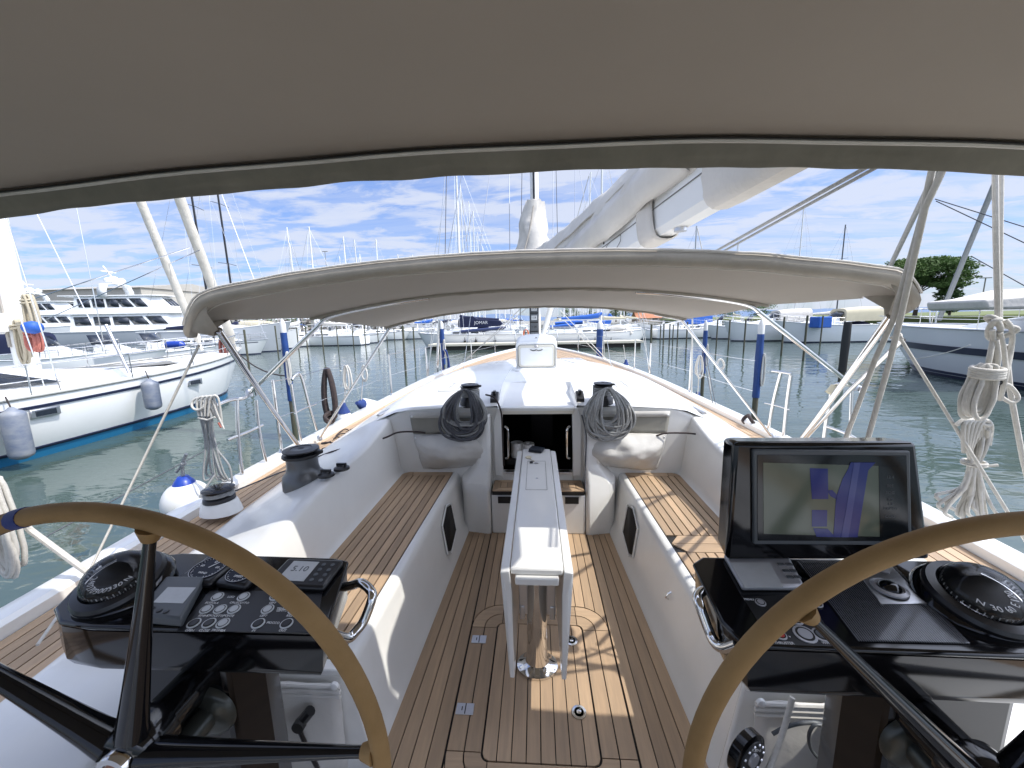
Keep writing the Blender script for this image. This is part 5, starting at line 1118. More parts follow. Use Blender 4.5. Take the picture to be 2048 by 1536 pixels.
for s in (-1, 1):
    for k, hgt in enumerate((1.16, .86)):
        yl = [2.9, 3.7, 5.4, 7.8, 9.8, 11.6, 13.4] if s < 0 else [3.9, 5.4, 7.8, 9.8, 11.6, 13.4]
        P = []
        for a, b_ in zip(yl, yl[1:]): P += sag((s*(hb(a)-.05), a, hgt), (s*(hb(b_)-.05), b_, hgt), .012, 6)[:-1]
        P.append(Vector((s*(hb(13.4)-.05), 13.4, hgt)))
        m_ = MB(); m_.tube(P, .0030, 5); single('lifeline', m_, steel, '%s steel lifeline wire along the %s rail' % (('upper', 'lower')[k], ('port' if s < 0 else 'starboard')), 'lifeline', 'lifeline wires')
    pp = thing('bow_pulpit', 'stainless bow pulpit rail, %s half' % ('port' if s < 0 else 'starboard'), 'pulpit', (s*.4, 13.8, .65))
    m_ = MB(); m_.tube(curve([(s*.70, 13.3, .62), (s*.70, 13.35, 1.2), (s*.35, 14.2, 1.25), (s*.0, 14.6, 1.25)], 5), .014, 8); part('top_rail', m_, steel, pp)
XP = -2.10
pg = thing('pushpit', 'stainless gate and rail on the port quarter with braced posts', 'rail', at(505, 900, x=XP))
def pt(name, pts, r=.0125, th=None, x=XP, n=5, m=steel):
    m_ = MB(); m_.tube(curve([at(px, py, x=x) for px, py in pts], n), r, 9); return part(name, m_, m, th, smooth=80)
pt('gate_post', [(512, 800), (518, 860), (532, 925)], th=pg); pt('gate_post', [(474, 800), (476, 870), (484, 948)], th=pg)
pt('top_tube', [(430, 812), (460, 800), (490, 795), (506, 775), (514, 790)], th=pg); pt('middle_tube', [(455, 880), (500, 862), (525, 850)], th=pg, r=.010)
pg2 = thing('pushpit', 'braced stainless boarding gate posts forward of the port primary winch', 'rail', at(600, 860, x=-2.13))
pt('gate_post', [(582, 768), (590, 820), (603, 888)], th=pg2, x=-2.13); pt('gate_brace', [(584, 760), (592, 750), (602, 752), (618, 810), (633, 860)], th=pg2, x=-2.13); pt('middle_tube', [(588, 828), (605, 818), (632, 808)], th=pg2, x=-2.13, r=.008)
sg1 = thing('pushpit', 'stainless boarding gate posts with a flat top bar on the starboard rail', 'rail', at(1565, 860, x=2.13))
pt('gate_post', [(1562, 745), (1548, 800), (1535, 872)], th=sg1, x=2.13, r=.015); pt('gate_post', [(1582, 750), (1575, 800), (1567, 875)], th=sg1, x=2.13, r=.015); pt('top_bar', [(1545, 742), (1562, 744), (1584, 748)], th=sg1, x=2.13, r=.012); pt('middle_tube', [(1530, 806), (1555, 812), (1580, 820)], th=sg1, x=2.13, r=.007)
sg2 = thing('pushpit', 'stainless pushpit frame behind the crossed sheets on the starboard quarter', 'rail', at(1680, 830, x=2.10))
pt('gate_post', [(1664, 790), (1655, 830), (1648, 878)], th=sg2, x=2.1, r=.014); pt('top_tube', [(1660, 800), (1668, 772), (1690, 768), (1720, 775), (1722, 785)], th=sg2, x=2.1, r=.012); pt('gate_post', [(1704, 775), (1702, 830), (1700, 880)], th=sg2, x=2.1, r=.010); pt('middle_tube', [(1650, 852), (1690, 866), (1720, 882)], th=sg2, x=2.1, r=.010)
line([at(1805, 680, y=1.5), at(1700, 780, y=2.0), at(1608, 882, y=2.85)], .010, steel, 'bare stainless tube slanting from the starboard bimini corner to the rail', 'strut', 'strut')
q = at(1665, 780, x=2.08); m_ = MB(); m_.lathe([(.028, -.03), (.028, .03)], q, 12, Matrix.Rotation(.6, 3, 'Y')); single('hoop_joint', m_, cream, 'cream plastic joint collar on the starboard middle bimini hoop', 'joint')
line([at(768, 700, x=-2.1), at(768, 838, x=-1.95)], .002, ropeg, 'thin grey signal line standing on the port side deck')
# uprights: port side shroud-like white pole and cords
line([at(878, 640, y=8.2), at(874, 745, y=8.2)], .028, steel, 'short polished upright post on the port rail near the open hatch', 'post', 'post')
line([at(1385, 640, x=2.1), at(1383, 795, x=2.1)], .010, ropew, 'thin white upright cord at the starboard shroud')
for i, (a0, a1) in enumerate((((1404, 700), (1427, 815)), ((1410, 700), (1432, 815)))): line([at(*a0, x=2.12), at(*a1, x=2.12)], .004, ropeg, ('left' if i == 0 else 'right')+' of two thin grey cords leading down to the starboard toe rail')
# black hank on the port lifeline
h5 = thing('rope_hank', 'black speckled rope hank hanging on the port lifeline', 'coiled rope', at(655, 740, x=-2.16))
m_ = MB(); m_.tube(coil_loops(at(654, 738, x=-2.16), .16, .55, 4, .02, 12, dep=.02), .020, 7); part('loops', m_, ropeb, h5, smooth=80)
cc = at(662, 838, x=-2.16); m_ = MB(); m_.tube(curve([cc+Vector((.02*math.sin(a*2), .10*math.cos(a), .05*math.sin(a)+.01*a*.3)) for a in range(14)], 4), .018, 7); part('bottom_bundle', m_, ropeb, h5, smooth=80)
h6 = thing('rope_hank', 'small black rope bundle lying on the starboard toe rail', 'coiled rope', at(1497, 842, x=2.1))
cc = at(1497, 842, x=2.1); m_ = MB(); m_.tube(curve([cc+Vector((.02*math.sin(a*2), .08*math.cos(a), .045*math.sin(a)+.01)) for a in range(14)], 4), .017, 7); part('loops', m_, ropeb, h6, smooth=80)
# fenders on the yacht
def ball_fender(c, r, label):
    t = thing('round_fender', label, 'fender', c, 'fenders of the yacht'); c = Vector(c)
    m_ = MB(); m_.lathe([(.001, -r*1.05)]+[(r*math.cos(math.radians(a)), r*1.05*math.sin(math.radians(a))) for a in range(-80, 60, 10)]+[(r*.40, r*.96), (r*.33, r*1.08)], c, 32); part('ball', m_, fendw, t, smooth=80)
    m_ = MB(); m_.lathe([(r*.45, r*.93), (r*.38, r*1.06), (r*.20, r*1.30), (r*.14, r*1.30)], c, 24); part('neck', m_, fendb, t, smooth=60)
    m_ = MB(); m_.tube([c+Vector((0, 0, r*1.2)), c+Vector((.01, 0, r*1.9)), c+Vector((.05, .0, r*2.4))], .010, 8); part('lanyard', m_, ropel, t)
    m_ = MB(); q = c+Vector((.01, 0, r*1.85)); m_.tube(curve([q+Vector((.018*math.cos(a*1.3), .015*math.sin(a), .018*math.sin(a*1.7))) for a in range(8)], 4), .009, 7); m_.tube([q, q+Vector((-.05, 0, -.05))], .008, 7); part('knot', m_, ropel, t, smooth=80)
bf = at(374, 1003, x=-2.34); ball_fender(bf, .138, 'round white ball fender with a blue neck hanging outside the port rail')
def sock_fender(p, ln, r, label, mat=fendw, tipm=ropebl, horiz=None, topp=None):
    t = thing('fender', label, 'fender', p, 'fenders of the yacht'); p = Vector(p)
    m_ = MB(); d = Vector(horiz) if horiz else Vector((0, 0, -1)); M3 = d.to_track_quat('Z', 'Y').to_matrix()
    m_.lathe([(.01, -.02), (r*.6, .01), (r*.95, .06), (r, .12), (r, ln-.1), (r*.8, ln-.02), (r*.2, ln)], p, 18, M3); part('body', m_, mat, t, smooth=70)
    m_ = MB(); m_.lathe([(r*.25, -.10), (r*.4, -.05), (r*.8, .02)], p, 12, M3); part('eye', m_, tipm, t, smooth=60)
    if topp: m_ = MB(); m_.tube([p, Vector(topp)], .006, 6); part('lanyard', m_, ropew, t)
for (px, py, s_, lb, tp_, hz) in ((688, 822, -1, 'white cylindrical fender with a blue end tied to the port rail beside the black hank', (692, 735), None), (722, 808, -1, 'pale grey fender lying along the port toe rail with a blue end', (727, 735), (.1, 1, -.35)), (905, 742, -1, 'small white fender far forward on the port rail', (888, 700), (-.3, .8, -.2)), (1424, 812, 1, 'white fender with a dark blue neck on the starboard toe rail', (1417, 735), (.3, .7, -.4)), (1252, 728, 1, 'small grey fender far forward on the starboard rail', (1247, 690), None), (1395, 798, 1, 'blue and white fender hanging further forward on the starboard rail', (1400, 715), None)):
    p = at(px, py, x=s_*2.22 if abs(px-1072) > 250 else s_*2.02); topp = at(*tp_, x=s_*2.14 if abs(px-1072) > 250 else s_*2.0)
    sock_fender(p, .5, .085, lb, topp=topp, horiz=hz)
h7 = thing('rope_hank', 'bright blue rope hank hanging on the port rail by the polished post', 'coiled rope', at(890, 700, x=-2.05))
m_ = MB(); m_.tube(coil_loops(at(890, 700, x=-2.05), .22, .58, 5, .02, 14, dep=.03), .018, 6); part('loops', m_, ropebl, h7, smooth=80)
for i, (px, py, s_, hgt, lb) in enumerate(((692, 735, -1, .28, 'white cord loop on the port lifeline, nearer one'), (727, 735, -1, .2, 'white cord loop on the port lifeline, farther one'), (1401, 715, 1, .3, 'white cord loop on the starboard lifeline, farther one'), (1440, 722, 1, .12, 'white cord knot on the starboard lifeline, nearer one'))):
    m_ = MB(); m_.tube(coil_loops(at(px, py-4, x=s_*2.14), .10, hgt, 2, .008, 20+i, dep=.02), .009, 6); single('cord_loop', m_, ropew, lb, 'rope loop', 'cord loops on the lifelines', smooth=80)

# ================================================================== WATER, LAND
wm = MB(); wm.quad((-9000, -9000, WL), (9000, -9000, WL), (9000, 12000, WL), (-9000, 12000, WL)); struct('water', wm, waterm, smooth=0)
def wat(px, py): return at(px, py, z=WL)
# far hills
hl = MB(); n = 120; A_ = []; B_ = []
for i in range(n+1):
    x = -9000+18000*i/n; y = 8500; hgt = 60+110*max(0, noise.noise(Vector((i*.12, 0, 4)))+.45)+18*noise.noise(Vector((i*.7, 1, 1)))
    A_.append((x, y, WL-5)); B_.append((x, y+500, WL+hgt))
hl.loft([A_, B_]); struct('far_hills', hl, mtm)
lw_ = MB(); lw_.prism([(34, 95), (60, 62), (90, 40), (300, 40), (500, 200), (260, 300), (60, 200)], WL-1, WL+1.9); struct('grass_bank', lw_, grassm, bevel=.4)
lq = MB(); lq.prism([(-260, 60), (-60, 86), (-20, 130), (90, 160), (90, 700), (-260, 700)], WL-1, WL+.9); struct('quay', lq, pm('quay_stone', (.30, .29, .26), .9, var=.2, vscale=.5))
rb = MB(); rnd = random.Random(3)
for k in range(500):
    t_ = rnd.random(); x = lerp(-75, -30, t_)+rnd.uniform(-1, 1); y = lerp(66, 84, t_)+rnd.uniform(-1.5, 1.5); r = rnd.uniform(.4, 1.0); z = WL+rnd.uniform(.2, 3.6)
    P = [Vector((rnd.uniform(-1, 1), rnd.uniform(-1, 1), rnd.uniform(-.7, .7))).normalized()*r for _ in range(6)]
    rb.v += [p+Vector((x, y, z)) for p in P]; b0 = len(rb.v)-6; rb.f += [(b0, b0+1, b0+2), (b0, b0+2, b0+3), (b0, b0+3, b0+4), (b0+5, b0+1, b0+2), (b0+5, b0+3, b0+4), (b0+1, b0+4, b0+5)]
struct('breakwater', rb, rockm, smooth=0)

# ------------------------------------------------------------------ vegetation
def leafclump(mb, c, rx, ry, rz_, n, sz, rnd):
    for _ in range(n):
        d = Vector((rnd.gauss(0, 1), rnd.gauss(0, 1), rnd.gauss(0, 1))).normalized()*(rnd.random()**.45)
        p = Vector(c)+Vector((d.x*rx, d.y*ry, d.z*rz_)); a = Vector((rnd.gauss(0, 1), rnd.gauss(0, 1), rnd.gauss(0, .6))).normalized()*sz*rnd.uniform(.6, 1.3); b_ = a.cross(Vector((rnd.gauss(0, 1), rnd.gauss(0, 1), rnd.gauss(0, 1)))).normalized()*sz*rnd.uniform(.5, 1)
        mb.quad(p-a, p+b_*.6, p+a, p-b_*.6)
def tree(loc, hgt, cw, ch, label, mat, seed, name='broadleaf_tree', sz=.22, clumps=26, per=130, flat=False, group=None):
    rnd = random.Random(seed); loc = Vector(loc); t = thing(name, label, 'tree', loc, group)
    m_ = MB(); top_ = loc+Vector((rnd.uniform(-.5, .5), 0, hgt-ch*.6)); m_.tube(curve([loc, loc.lerp(top_, .5)+Vector((.2, 0, 0)), top_], 4), [.035*hgt*(1-.06*i) for i in range(9)], 8)
    cen = loc+Vector((0, 0, hgt-ch*.5)); CL = []
    for k in range(clumps):
        a = rnd.uniform(0, 2*PI); r = math.sqrt(rnd.random())*.82; zz = rnd.uniform(-.5, .5)
        if flat: zz = zz*.8+.25*(1-r*r)-.1
        else: r *= math.sqrt(max(.1, 1-(2*zz)**2))
        CL.append(cen+Vector((math.cos(a)*cw*.5*r, math.sin(a)*cw*.5*r, zz*ch)))
    for c in CL[:9]: m_.tube([loc.lerp(top_, .6), loc.lerp(top_, .8).lerp(c, .5)+Vector((0, 0, -.2)), c], [.014*hgt, .009*hgt, .004*hgt], 5)
    part('trunk', m_, bark, t, smooth=80)
    m_ = MB()
    for c in CL: leafclump(m_, c, cw*.17, cw*.17, ch*(.10 if flat else .17), per, sz, rnd)
    part('crown', m_, mat, t, smooth=0, fixn=False)
    return t
g = at(1828, 640, y=62); tree((g.x, 62, WL+1.9), 8.0, 10.6, 4.4, 'broad dark stone pine on the grass bank to starboard', leafm, 4, 'pine_tree', .20, 85, 260, True)
g2 = at(1918, 600, y=63); tree((g2.x-4.0, 60, WL+1.9), 4.4, 4.6, 3.6, 'small green tree under the right edge of the stone pine', leafm2, 14, 'broadleaf_tree', .22, 18, 130)
for i, (px, yy, h_, cw_, lb, mt) in enumerate(((1250, 170, 11, 15, 'green tree left of the terracotta roofed house', leafm), (1232, 178, 9, 10, 'smaller green tree at the left end of the row by the house', leafm2), (1320, 176, 9.5, 18, 'dark tree right behind the terracotta roofed house', leafm), (1355, 180, 7.5, 14, 'low dark tree right of the terracotta roofed house', leafm), (1142, 200, 7, 11, 'round tree behind the blue boom cover', leafm), (1182, 205, 7, 7, 'slim tree between the blue boom covers', leafm2), (1450, 190, 7, 16, 'distant dark tree behind the powerboats to starboard', leafm), (1520, 195, 7.5, 16, 'distant dark tree farther right behind the powerboats', leafm2), (715, 120, 6, 8, 'dark bush tree among the masts at the right end of the hedge', leafm), (90, 72, 7.2, 7, 'leafy shrub tree in front of the motor yachts at far left', leafm2), (128, 76, 5.6, 6, 'lower leafy shrub right of the far left shrub tree', leafm2), (400, 100, 7, 10, 'green tree behind the rocks left of the bimini corner', leafm))):
    q = at(px, 640, y=yy); tree((q.x, yy, WL+.9), h_, cw_, h_*.8, lb, mt, 30+i, 'broadleaf_tree', .30 if yy > 100 else .18, 20, 90, group='trees around the marina')
hg = MB(); rnd = random.Random(8)
for k in range(30):
    t_ = k/29; a = at(lerp(470, 762, t_), 655, y=lerp(92, 104, t_)); leafclump(hg, (a.x, a.y, WL+2.4+rnd.uniform(-.2, .5)), 2.2, 1.4, 1.9+rnd.uniform(-.3, .5), 430, .26, rnd)
hd = single('hedge', hg, leafm2, 'long bright green hedge behind the moored boats on the left', 'hedge', smooth=0, fixn=False); hd['kind'] = 'stuff'

# ------------------------------------------------------------------ buildings
def building(px0, px1, yy, ztop, label, wall, roof, dep=14, rh=1.2, nwin=6, name='building', wz=(1.2, 2.4), zb=WL+.9):
    a = at(px0, 640, y=yy); b_ = at(px1, 640, y=yy); x0, x1 = a.x, b_.x; t = thing(name, label, 'building', ((x0+x1)/2, yy, zb))
    part('wall', MB().box(x0, x1, yy, yy+dep, zb, ztop-rh), wall, t)
    m_ = MB(); m_.loft([[(x0-.4, yy-.5, ztop-rh), (x0-.4, yy+dep/2, ztop), (x0-.4, yy+dep+.5, ztop-rh)], [(x1+.4, yy-.5, ztop-rh), (x1+.4, yy+dep/2, ztop), (x1+.4, yy+dep+.5, ztop-rh)]], close_u=True, caps=True); part('roof', m_, roof, t, smooth=0)
    for k in range(nwin):
        xx = lerp(x0, x1, (k+.5)/nwin); w_ = (x1-x0)/nwin*.28; f = part('window', MB().box(xx-w_, xx+w_, yy-.05, yy-.01, zb+wz[0], zb+wz[1]), gelw, t); part('pane', MB().box(xx-w_*.85, xx+w_*.85, yy-.08, yy-.051, zb+wz[0]+.12, zb+wz[1]-.12), glassd, f)
building(20, 292, 95, 14.2, 'long grey-beige warehouse behind the motor yachts at far left', wallm, roofm, 30, 2.2, 8, 'warehouse', (4, 6))
building(455, 700, 118, 3.9, 'low pale flat building above the hedge on the left', gelw, gelw, 12, .4, 10, 'quay_building', (.8, 1.9))
building(1274, 1322, 165, 4.4, 'small house with a terracotta roof on the far shore', pm('house_wall', (.50, .40, .28), .8), terra, 9, 3.0, 2, 'house', (.6, 1.4))
building(745, 1035, 150, 2.2, 'long low white quay shed behind the navy covered yacht', gelw, gelw, 10, .5, 18, 'quay_building', (.7, 1.5))
building(1335, 1372, 168, 3.6, 'small white pavilion right of the terracotta house', gelw, gelw, 8, .6, 3, 'pavilion', (.6, 1.5))
# lamp posts
def lamp(px, yb, pytop, label):
    p = at(px, 640, y=yb); tp_ = at(px, pytop, y=yb); t = thing('street_lamp', label, 'street lamp', (p.x, yb, WL+.9), 'lamp posts on the shore')
    part('pole', MB().tube([(p.x, yb, WL+.9), (p.x, yb, tp_.z)], .09, 6), greydeck, t); part('lamp_head', MB().box(p.x-.9, p.x+.9, yb-.15, yb+.15, tp_.z, tp_.z+.15), greydeck, t)
lamp(1957, 75, 557, 'grey lamp post on the grass bank right of the pine'); lamp(663, 125, 503, 'lamp post standing left of centre among the masts'); lamp(1459, 150, 518, 'small lamp post above the right half of the bimini')

# ------------------------------------------------------------------ pilings
def piling(px, pyw, pytop, r, label, kind='thin', group=None):
    p = wat(px, pyw); t_ = at(px, pytop, y=p.y); t = thing('mooring_pile', label, 'piling', (p.x, p.y, WL), group)
    zt = t_.z
    if kind == 'thin': part('post', MB().lathe([(r, WL-.5), (r, zt), (r*.8, zt+.03)], (p.x, p.y, 0), 8), pilem, t)
    else:
        part('post', MB().lathe([(r*.95, WL-.5), (r*.95, zt-.5)], (p.x, p.y, 0), 14), pilem, t)
        zb = lerp(WL, zt, .36 if kind == 'blue' else .2)
        m_ = MB(); rnd = random.Random(px); m_.lathe([(r*1.25, zb+rnd.uniform(-.05, .05)), (r*1.2, zb+.3), (r*1.3, lerp(zb, zt, .5)), (r*1.15, zt-.24)], (p.x, p.y, 0), 14); part('blue_wrap' if kind == 'blue' else 'dark_wrap', m_, pileblue if kind == 'blue' else blackr, t)
        if kind == 'blue': m_ = MB(); m_.lathe([(r*1.1, zt-.30), (r*1.1, zt-.06), (r*.4, zt+.05), (.001, zt+.06)], (p.x, p.y, 0), 14); part('white_cap', m_, pilew, t)
        if kind == 'blue':
            m_ = MB(); m_.tube(coil_loops(Vector((p.x+r*1.2, p.y-r, zt-.65)), .10, .7, 3, .03, px, dep=.04), .014, 5); part('mooring_line', m_, ropew, t)
piling(592, 880, 642, .056, 'thick piling wrapped in blue behind the port gate', 'blue'); piling(889, 775, 645, .075, 'blue wrapped piling with a tall white cap left of the mast', 'blue'); piling(1198, 775, 645, .10, 'blue wrapped piling with a white cap right of the mast', 'blue')
piling(1403, 800, 645, .052, 'slim blue wrapped piling behind the forward starboard bimini leg', 'blue'); piling(1505, 870, 645, .056, 'thick blue wrapped piling between the starboard bimini legs', 'blue'); piling(1681, 770, 630, .10, 'dark rubber wrapped piling near the big white yacht', 'dark')
TH = [(499, 742, 660), (557, 712, 652), (598, 702, 655), (616, 706, 655), (648, 710, 650), (677, 700, 652), (708, 698, 650), (732, 698, 650), (812, 752, 652), (830, 716, 655), (757, 690, 655), (775, 690, 655), (790, 690, 652), (1300, 735, 650), (1326, 700, 648), (1338, 695, 648), (1354, 695, 645), (1372, 702, 645), (1432, 698, 640), (1456, 702, 640), (1487, 705, 640), (1562, 712, 635), (1606, 722, 632), (1640, 690, 632), (1320, 690, 650), (1345, 690, 650)]
ORD = ['leftmost', 'second', 'third', 'fourth', 'fifth', 'sixth', 'seventh', 'eighth', 'ninth', 'tenth', 'eleventh', 'twelfth', 'thirteenth']
TL = sorted([t_ for t_ in TH if t_[0] < 1072]); TR = sorted([t_ for t_ in TH if t_[0] > 1072])
TH2 = [(*t_, 'thin weathered wooden pile left of the mast, %s from the left' % ORD[i] if i else 'thin weathered wooden pile left of the mast, leftmost of all') for i, t_ in enumerate(TL)]+[(*t_, 'thin weathered wooden pile right of the mast, %s counting from the mast' % ('nearest' if i == 0 else ORD[i])) for i, t_ in enumerate(TR)]
for px, a, b_, lb_ in TH2: piling(px, a, b_, .055, lb_, 'thin', 'thin wooden mooring piles')

# ------------------------------------------------------------------ boats
def place(t, p, head): t.location = (p.x, p.y, WL); t.rotation_euler = (0, 0, -head)
def hullsecs(L, B, fb, sheer=.25, stern=.75, rake=.8, n=22, zt=None):
    secs = []
    for i in range(n+1):
        t_ = i/n; y = -L/2+L*t_; w_ = B/2*(sinterp(t_, [(0, stern), (.3, .97), (.5, 1), (.72, .84), (.88, .50), (.97, .16), (1, .015)])); z = fb+sheer*max(0, (t_-.35)/.65)**2
        yo = rake*(t_**6)
        secs.append((w_, y, z, yo))
    return secs
def hull_parts(t, L, B, fb, hm_, stripe, sheer=.25, stern=.75, rake=.8, boot=None, line_mat=None, deckm=gelm):
    S = hullsecs(L, B, fb, sheer, stern, rake); m_ = MB()
    lv = [(0.0, 1.0), (.35, .99), (.75, .93), (1.0, .84)]
    def ring(w_, y, z, yo, zs): return None
    m_.loft([[( (-w_ if k < 0 else w_)*f, y-yo*q, lerp(z, .19 if t.name.startswith('neighbour') else .10, q)) for k, q, f in [(-1, 0, 1), (-1, .35, .985), (-1, .75, .93), (-1, 1, .86), (1, 1, .86), (1, .75, .93), (1, .35, .985), (1, 0, 1)]] for w_, y, z, yo in S], caps=True); part('hull', m_, hm_, t, smooth=50)
    m_ = MB(); m_.loft([[(s_*w_*f, y-yo, zz) for s_, f, zz in ((-1, .862, .21 if t.name.startswith('neighbour') else .12), (-1, .80, -.25), (1, .80, -.25), (1, .862, .21 if t.name.startswith('neighbour') else .12))] for w_, y, z, yo in S], caps=True); part('boot_stripe', m_, boot or navyh, t, smooth=50)
    m_ = MB(); m_.loft([[(-w_*.97, y, z-.02), (0, y, z+.03), (w_*.97, y, z-.02)] for w_, y, z, yo in S]); part('deck', m_, deckm, t, smooth=60)
    m_ = MB()
    for s_ in (-1, 1): m_.tube([(s_*w_*1.005, y, z+.02) for w_, y, z, yo in S], .035, 5)
    part('gunwale', m_, line_mat or alu, t, smooth=80)
    if stripe:
        for s_ in (-1, 1):
            m_ = MB(); m_.loft([[(s_*w_*(1.006), y-yo*.12, lerp(z, .1, .14)), (s_*w_*(1.0035), y-yo*.16, lerp(z, .1, .19))] for w_, y, z, yo in S[:-1]]); part('hull_stripe', m_, stripe, t)
    return S
def rails(t, S, ht=.6, step=3, a=2, b_=None):
    m_ = MB(); idx = list(range(a, b_ or len(S)))
    for s_ in (-1, 1):
        P = [(s_*S[i][0]*.95, S[i][1], S[i][2]+ht) for i in idx]; m_.tube(P, .014, 4); m_.tube([(p[0], p[1], p[2]-ht*.5) for p in P], .010, 4)
        for i in idx[::step]: m_.tube([(s_*S[i][0]*.95, S[i][1], S[i][2]), (s_*S[i][0]*.95, S[i][1], S[i][2]+ht)], .016, 4)
    part('guard_rail', m_, steel, t)
def sailboat(p, head, L, label, hm_=gelw, stripe=navyh, cover=sailc, mast=14, boot=None, mastm=aluw, group='sailing boats moored in the marina', dodger=None, fb=1.1, cw_=None, jib=None, simple=False, boomcover=True, name='moored_sailboat'):
    B = L*.31; t = thing(name, label, 'sailboat', (0, 0, 0), group)
    S = hull_parts(t, L, B, fb, hm_, stripe, boot=boot)
    cab = [(-.12, .62), (-.05, .70), (.12, .66), (.25, .48), (.33, .2)]
    m_ = MB(); m_.loft([[(s_*B*.5*w_, y*L, z) for s_, w_, z in ((-1, w0, fb), (-1, w0*.86, fb+h_), (1, w0*.86, fb+h_), (1, w0, fb))] for y, w0, h_ in ((-.14, .60, .42), (-.05, .64, .50), (.10, .60, .42), (.22, .46, .30), (.31, .25, .10))], caps=True); part('cabin', m_, gelw, t, bevel=.03)
    for s_ in (-1, 1):
        for (y0, y1) in ((-.10, -.03), (-.01, .06), (.08, .14)):
            x0 = s_*B*.5*.602; x1 = s_*B*.5*.575; m_ = MB(); m_.box(min(x0, x1)-.02, max(x0, x1)+.02, y0*L, y1*L, fb+.17, fb+.30); part('window', m_, glassd, t)
    m_ = MB(); m_.box(-B*.30, B*.30, -.42*L, -.16*L, fb+.02, fb+.30); part('coaming', m_, gelw, t, bevel=.05)
    ym = .08*L; m_ = MB(); m_.tube([(0, ym, fb+.3), (0, ym-.01*mast, fb+mast)], [.10, .075], 8); ma = part('mast', m_, mastm, t, smooth=80)
    m_ = MB()
    for z in (.38, .66): m_.tube([(-B*.30, ym-.1, fb+mast*z), (0, ym, fb+mast*z+.05), (B*.30, ym-.1, fb+mast*z)], .025, 4)
    part('spreaders', m_, mastm, ma)
    m_ = MB(); m_.tube([(0, ym, fb+mast*.98), (0, L*.49, fb+.3)], .045 if jib else .014, 6); 
    part('furled_jib' if jib else 'forestay', m_, jib or steel, t, smooth=80)
    m_ = MB(); m_.tube([(0, ym, fb+mast), (0, -L*.49, fb+.2)], .012, 4)
    for s_ in (-1, 1): m_.tube([(0, ym, fb+mast*.98), (s_*B*.30, ym-.1, fb+mast*.66), (s_*B*.47, ym-.2, fb)], .012, 4); m_.tube([(0, ym, fb+mast*.40), (s_*B*.45, ym-.6, fb)], .010, 4)
    part('rigging', m_, steel, t)
    m_ = MB(); m_.tube([(0, ym-.1, fb+1.25), (0, -.30*L, fb+1.35)], .07, 8); part('boom', m_, mastm, t)
    if boomcover:
        m_ = MB(); m_.tube([(0, ym+.1, fb+1.9), (0, ym-.3, fb+1.65), (0, -.05*L, fb+1.52), (0, -.28*L, fb+1.42)], [.12, .20, .19, .10], 8, flat=1.2); part('sail_cover', m_, cover, t, smooth=80)
    if dodger:
        m_ = MB(); m_.loft([[(B*.28*math.cos(a), y, fb+.25+h_*math.sin(a)) for a in [PI*i/10 for i in range(11)]] for y, h_ in ((-.17*L, .95), (-.11*L, .85), (-.07*L, .25))]); part('sprayhood', m_, dodger, t, solid=.02, smooth=60)
    m_ = MB(); m_.lathe([(.32, -.03), (.35, 0), (.32, .03)], (0, -.36*L, fb+.75), 16, Matrix.Rotation(PI/2, 3, 'X')); part('helm_wheel', m_, steel, t)
    if not simple: rails(t, S)
    place(t, p, head); return t
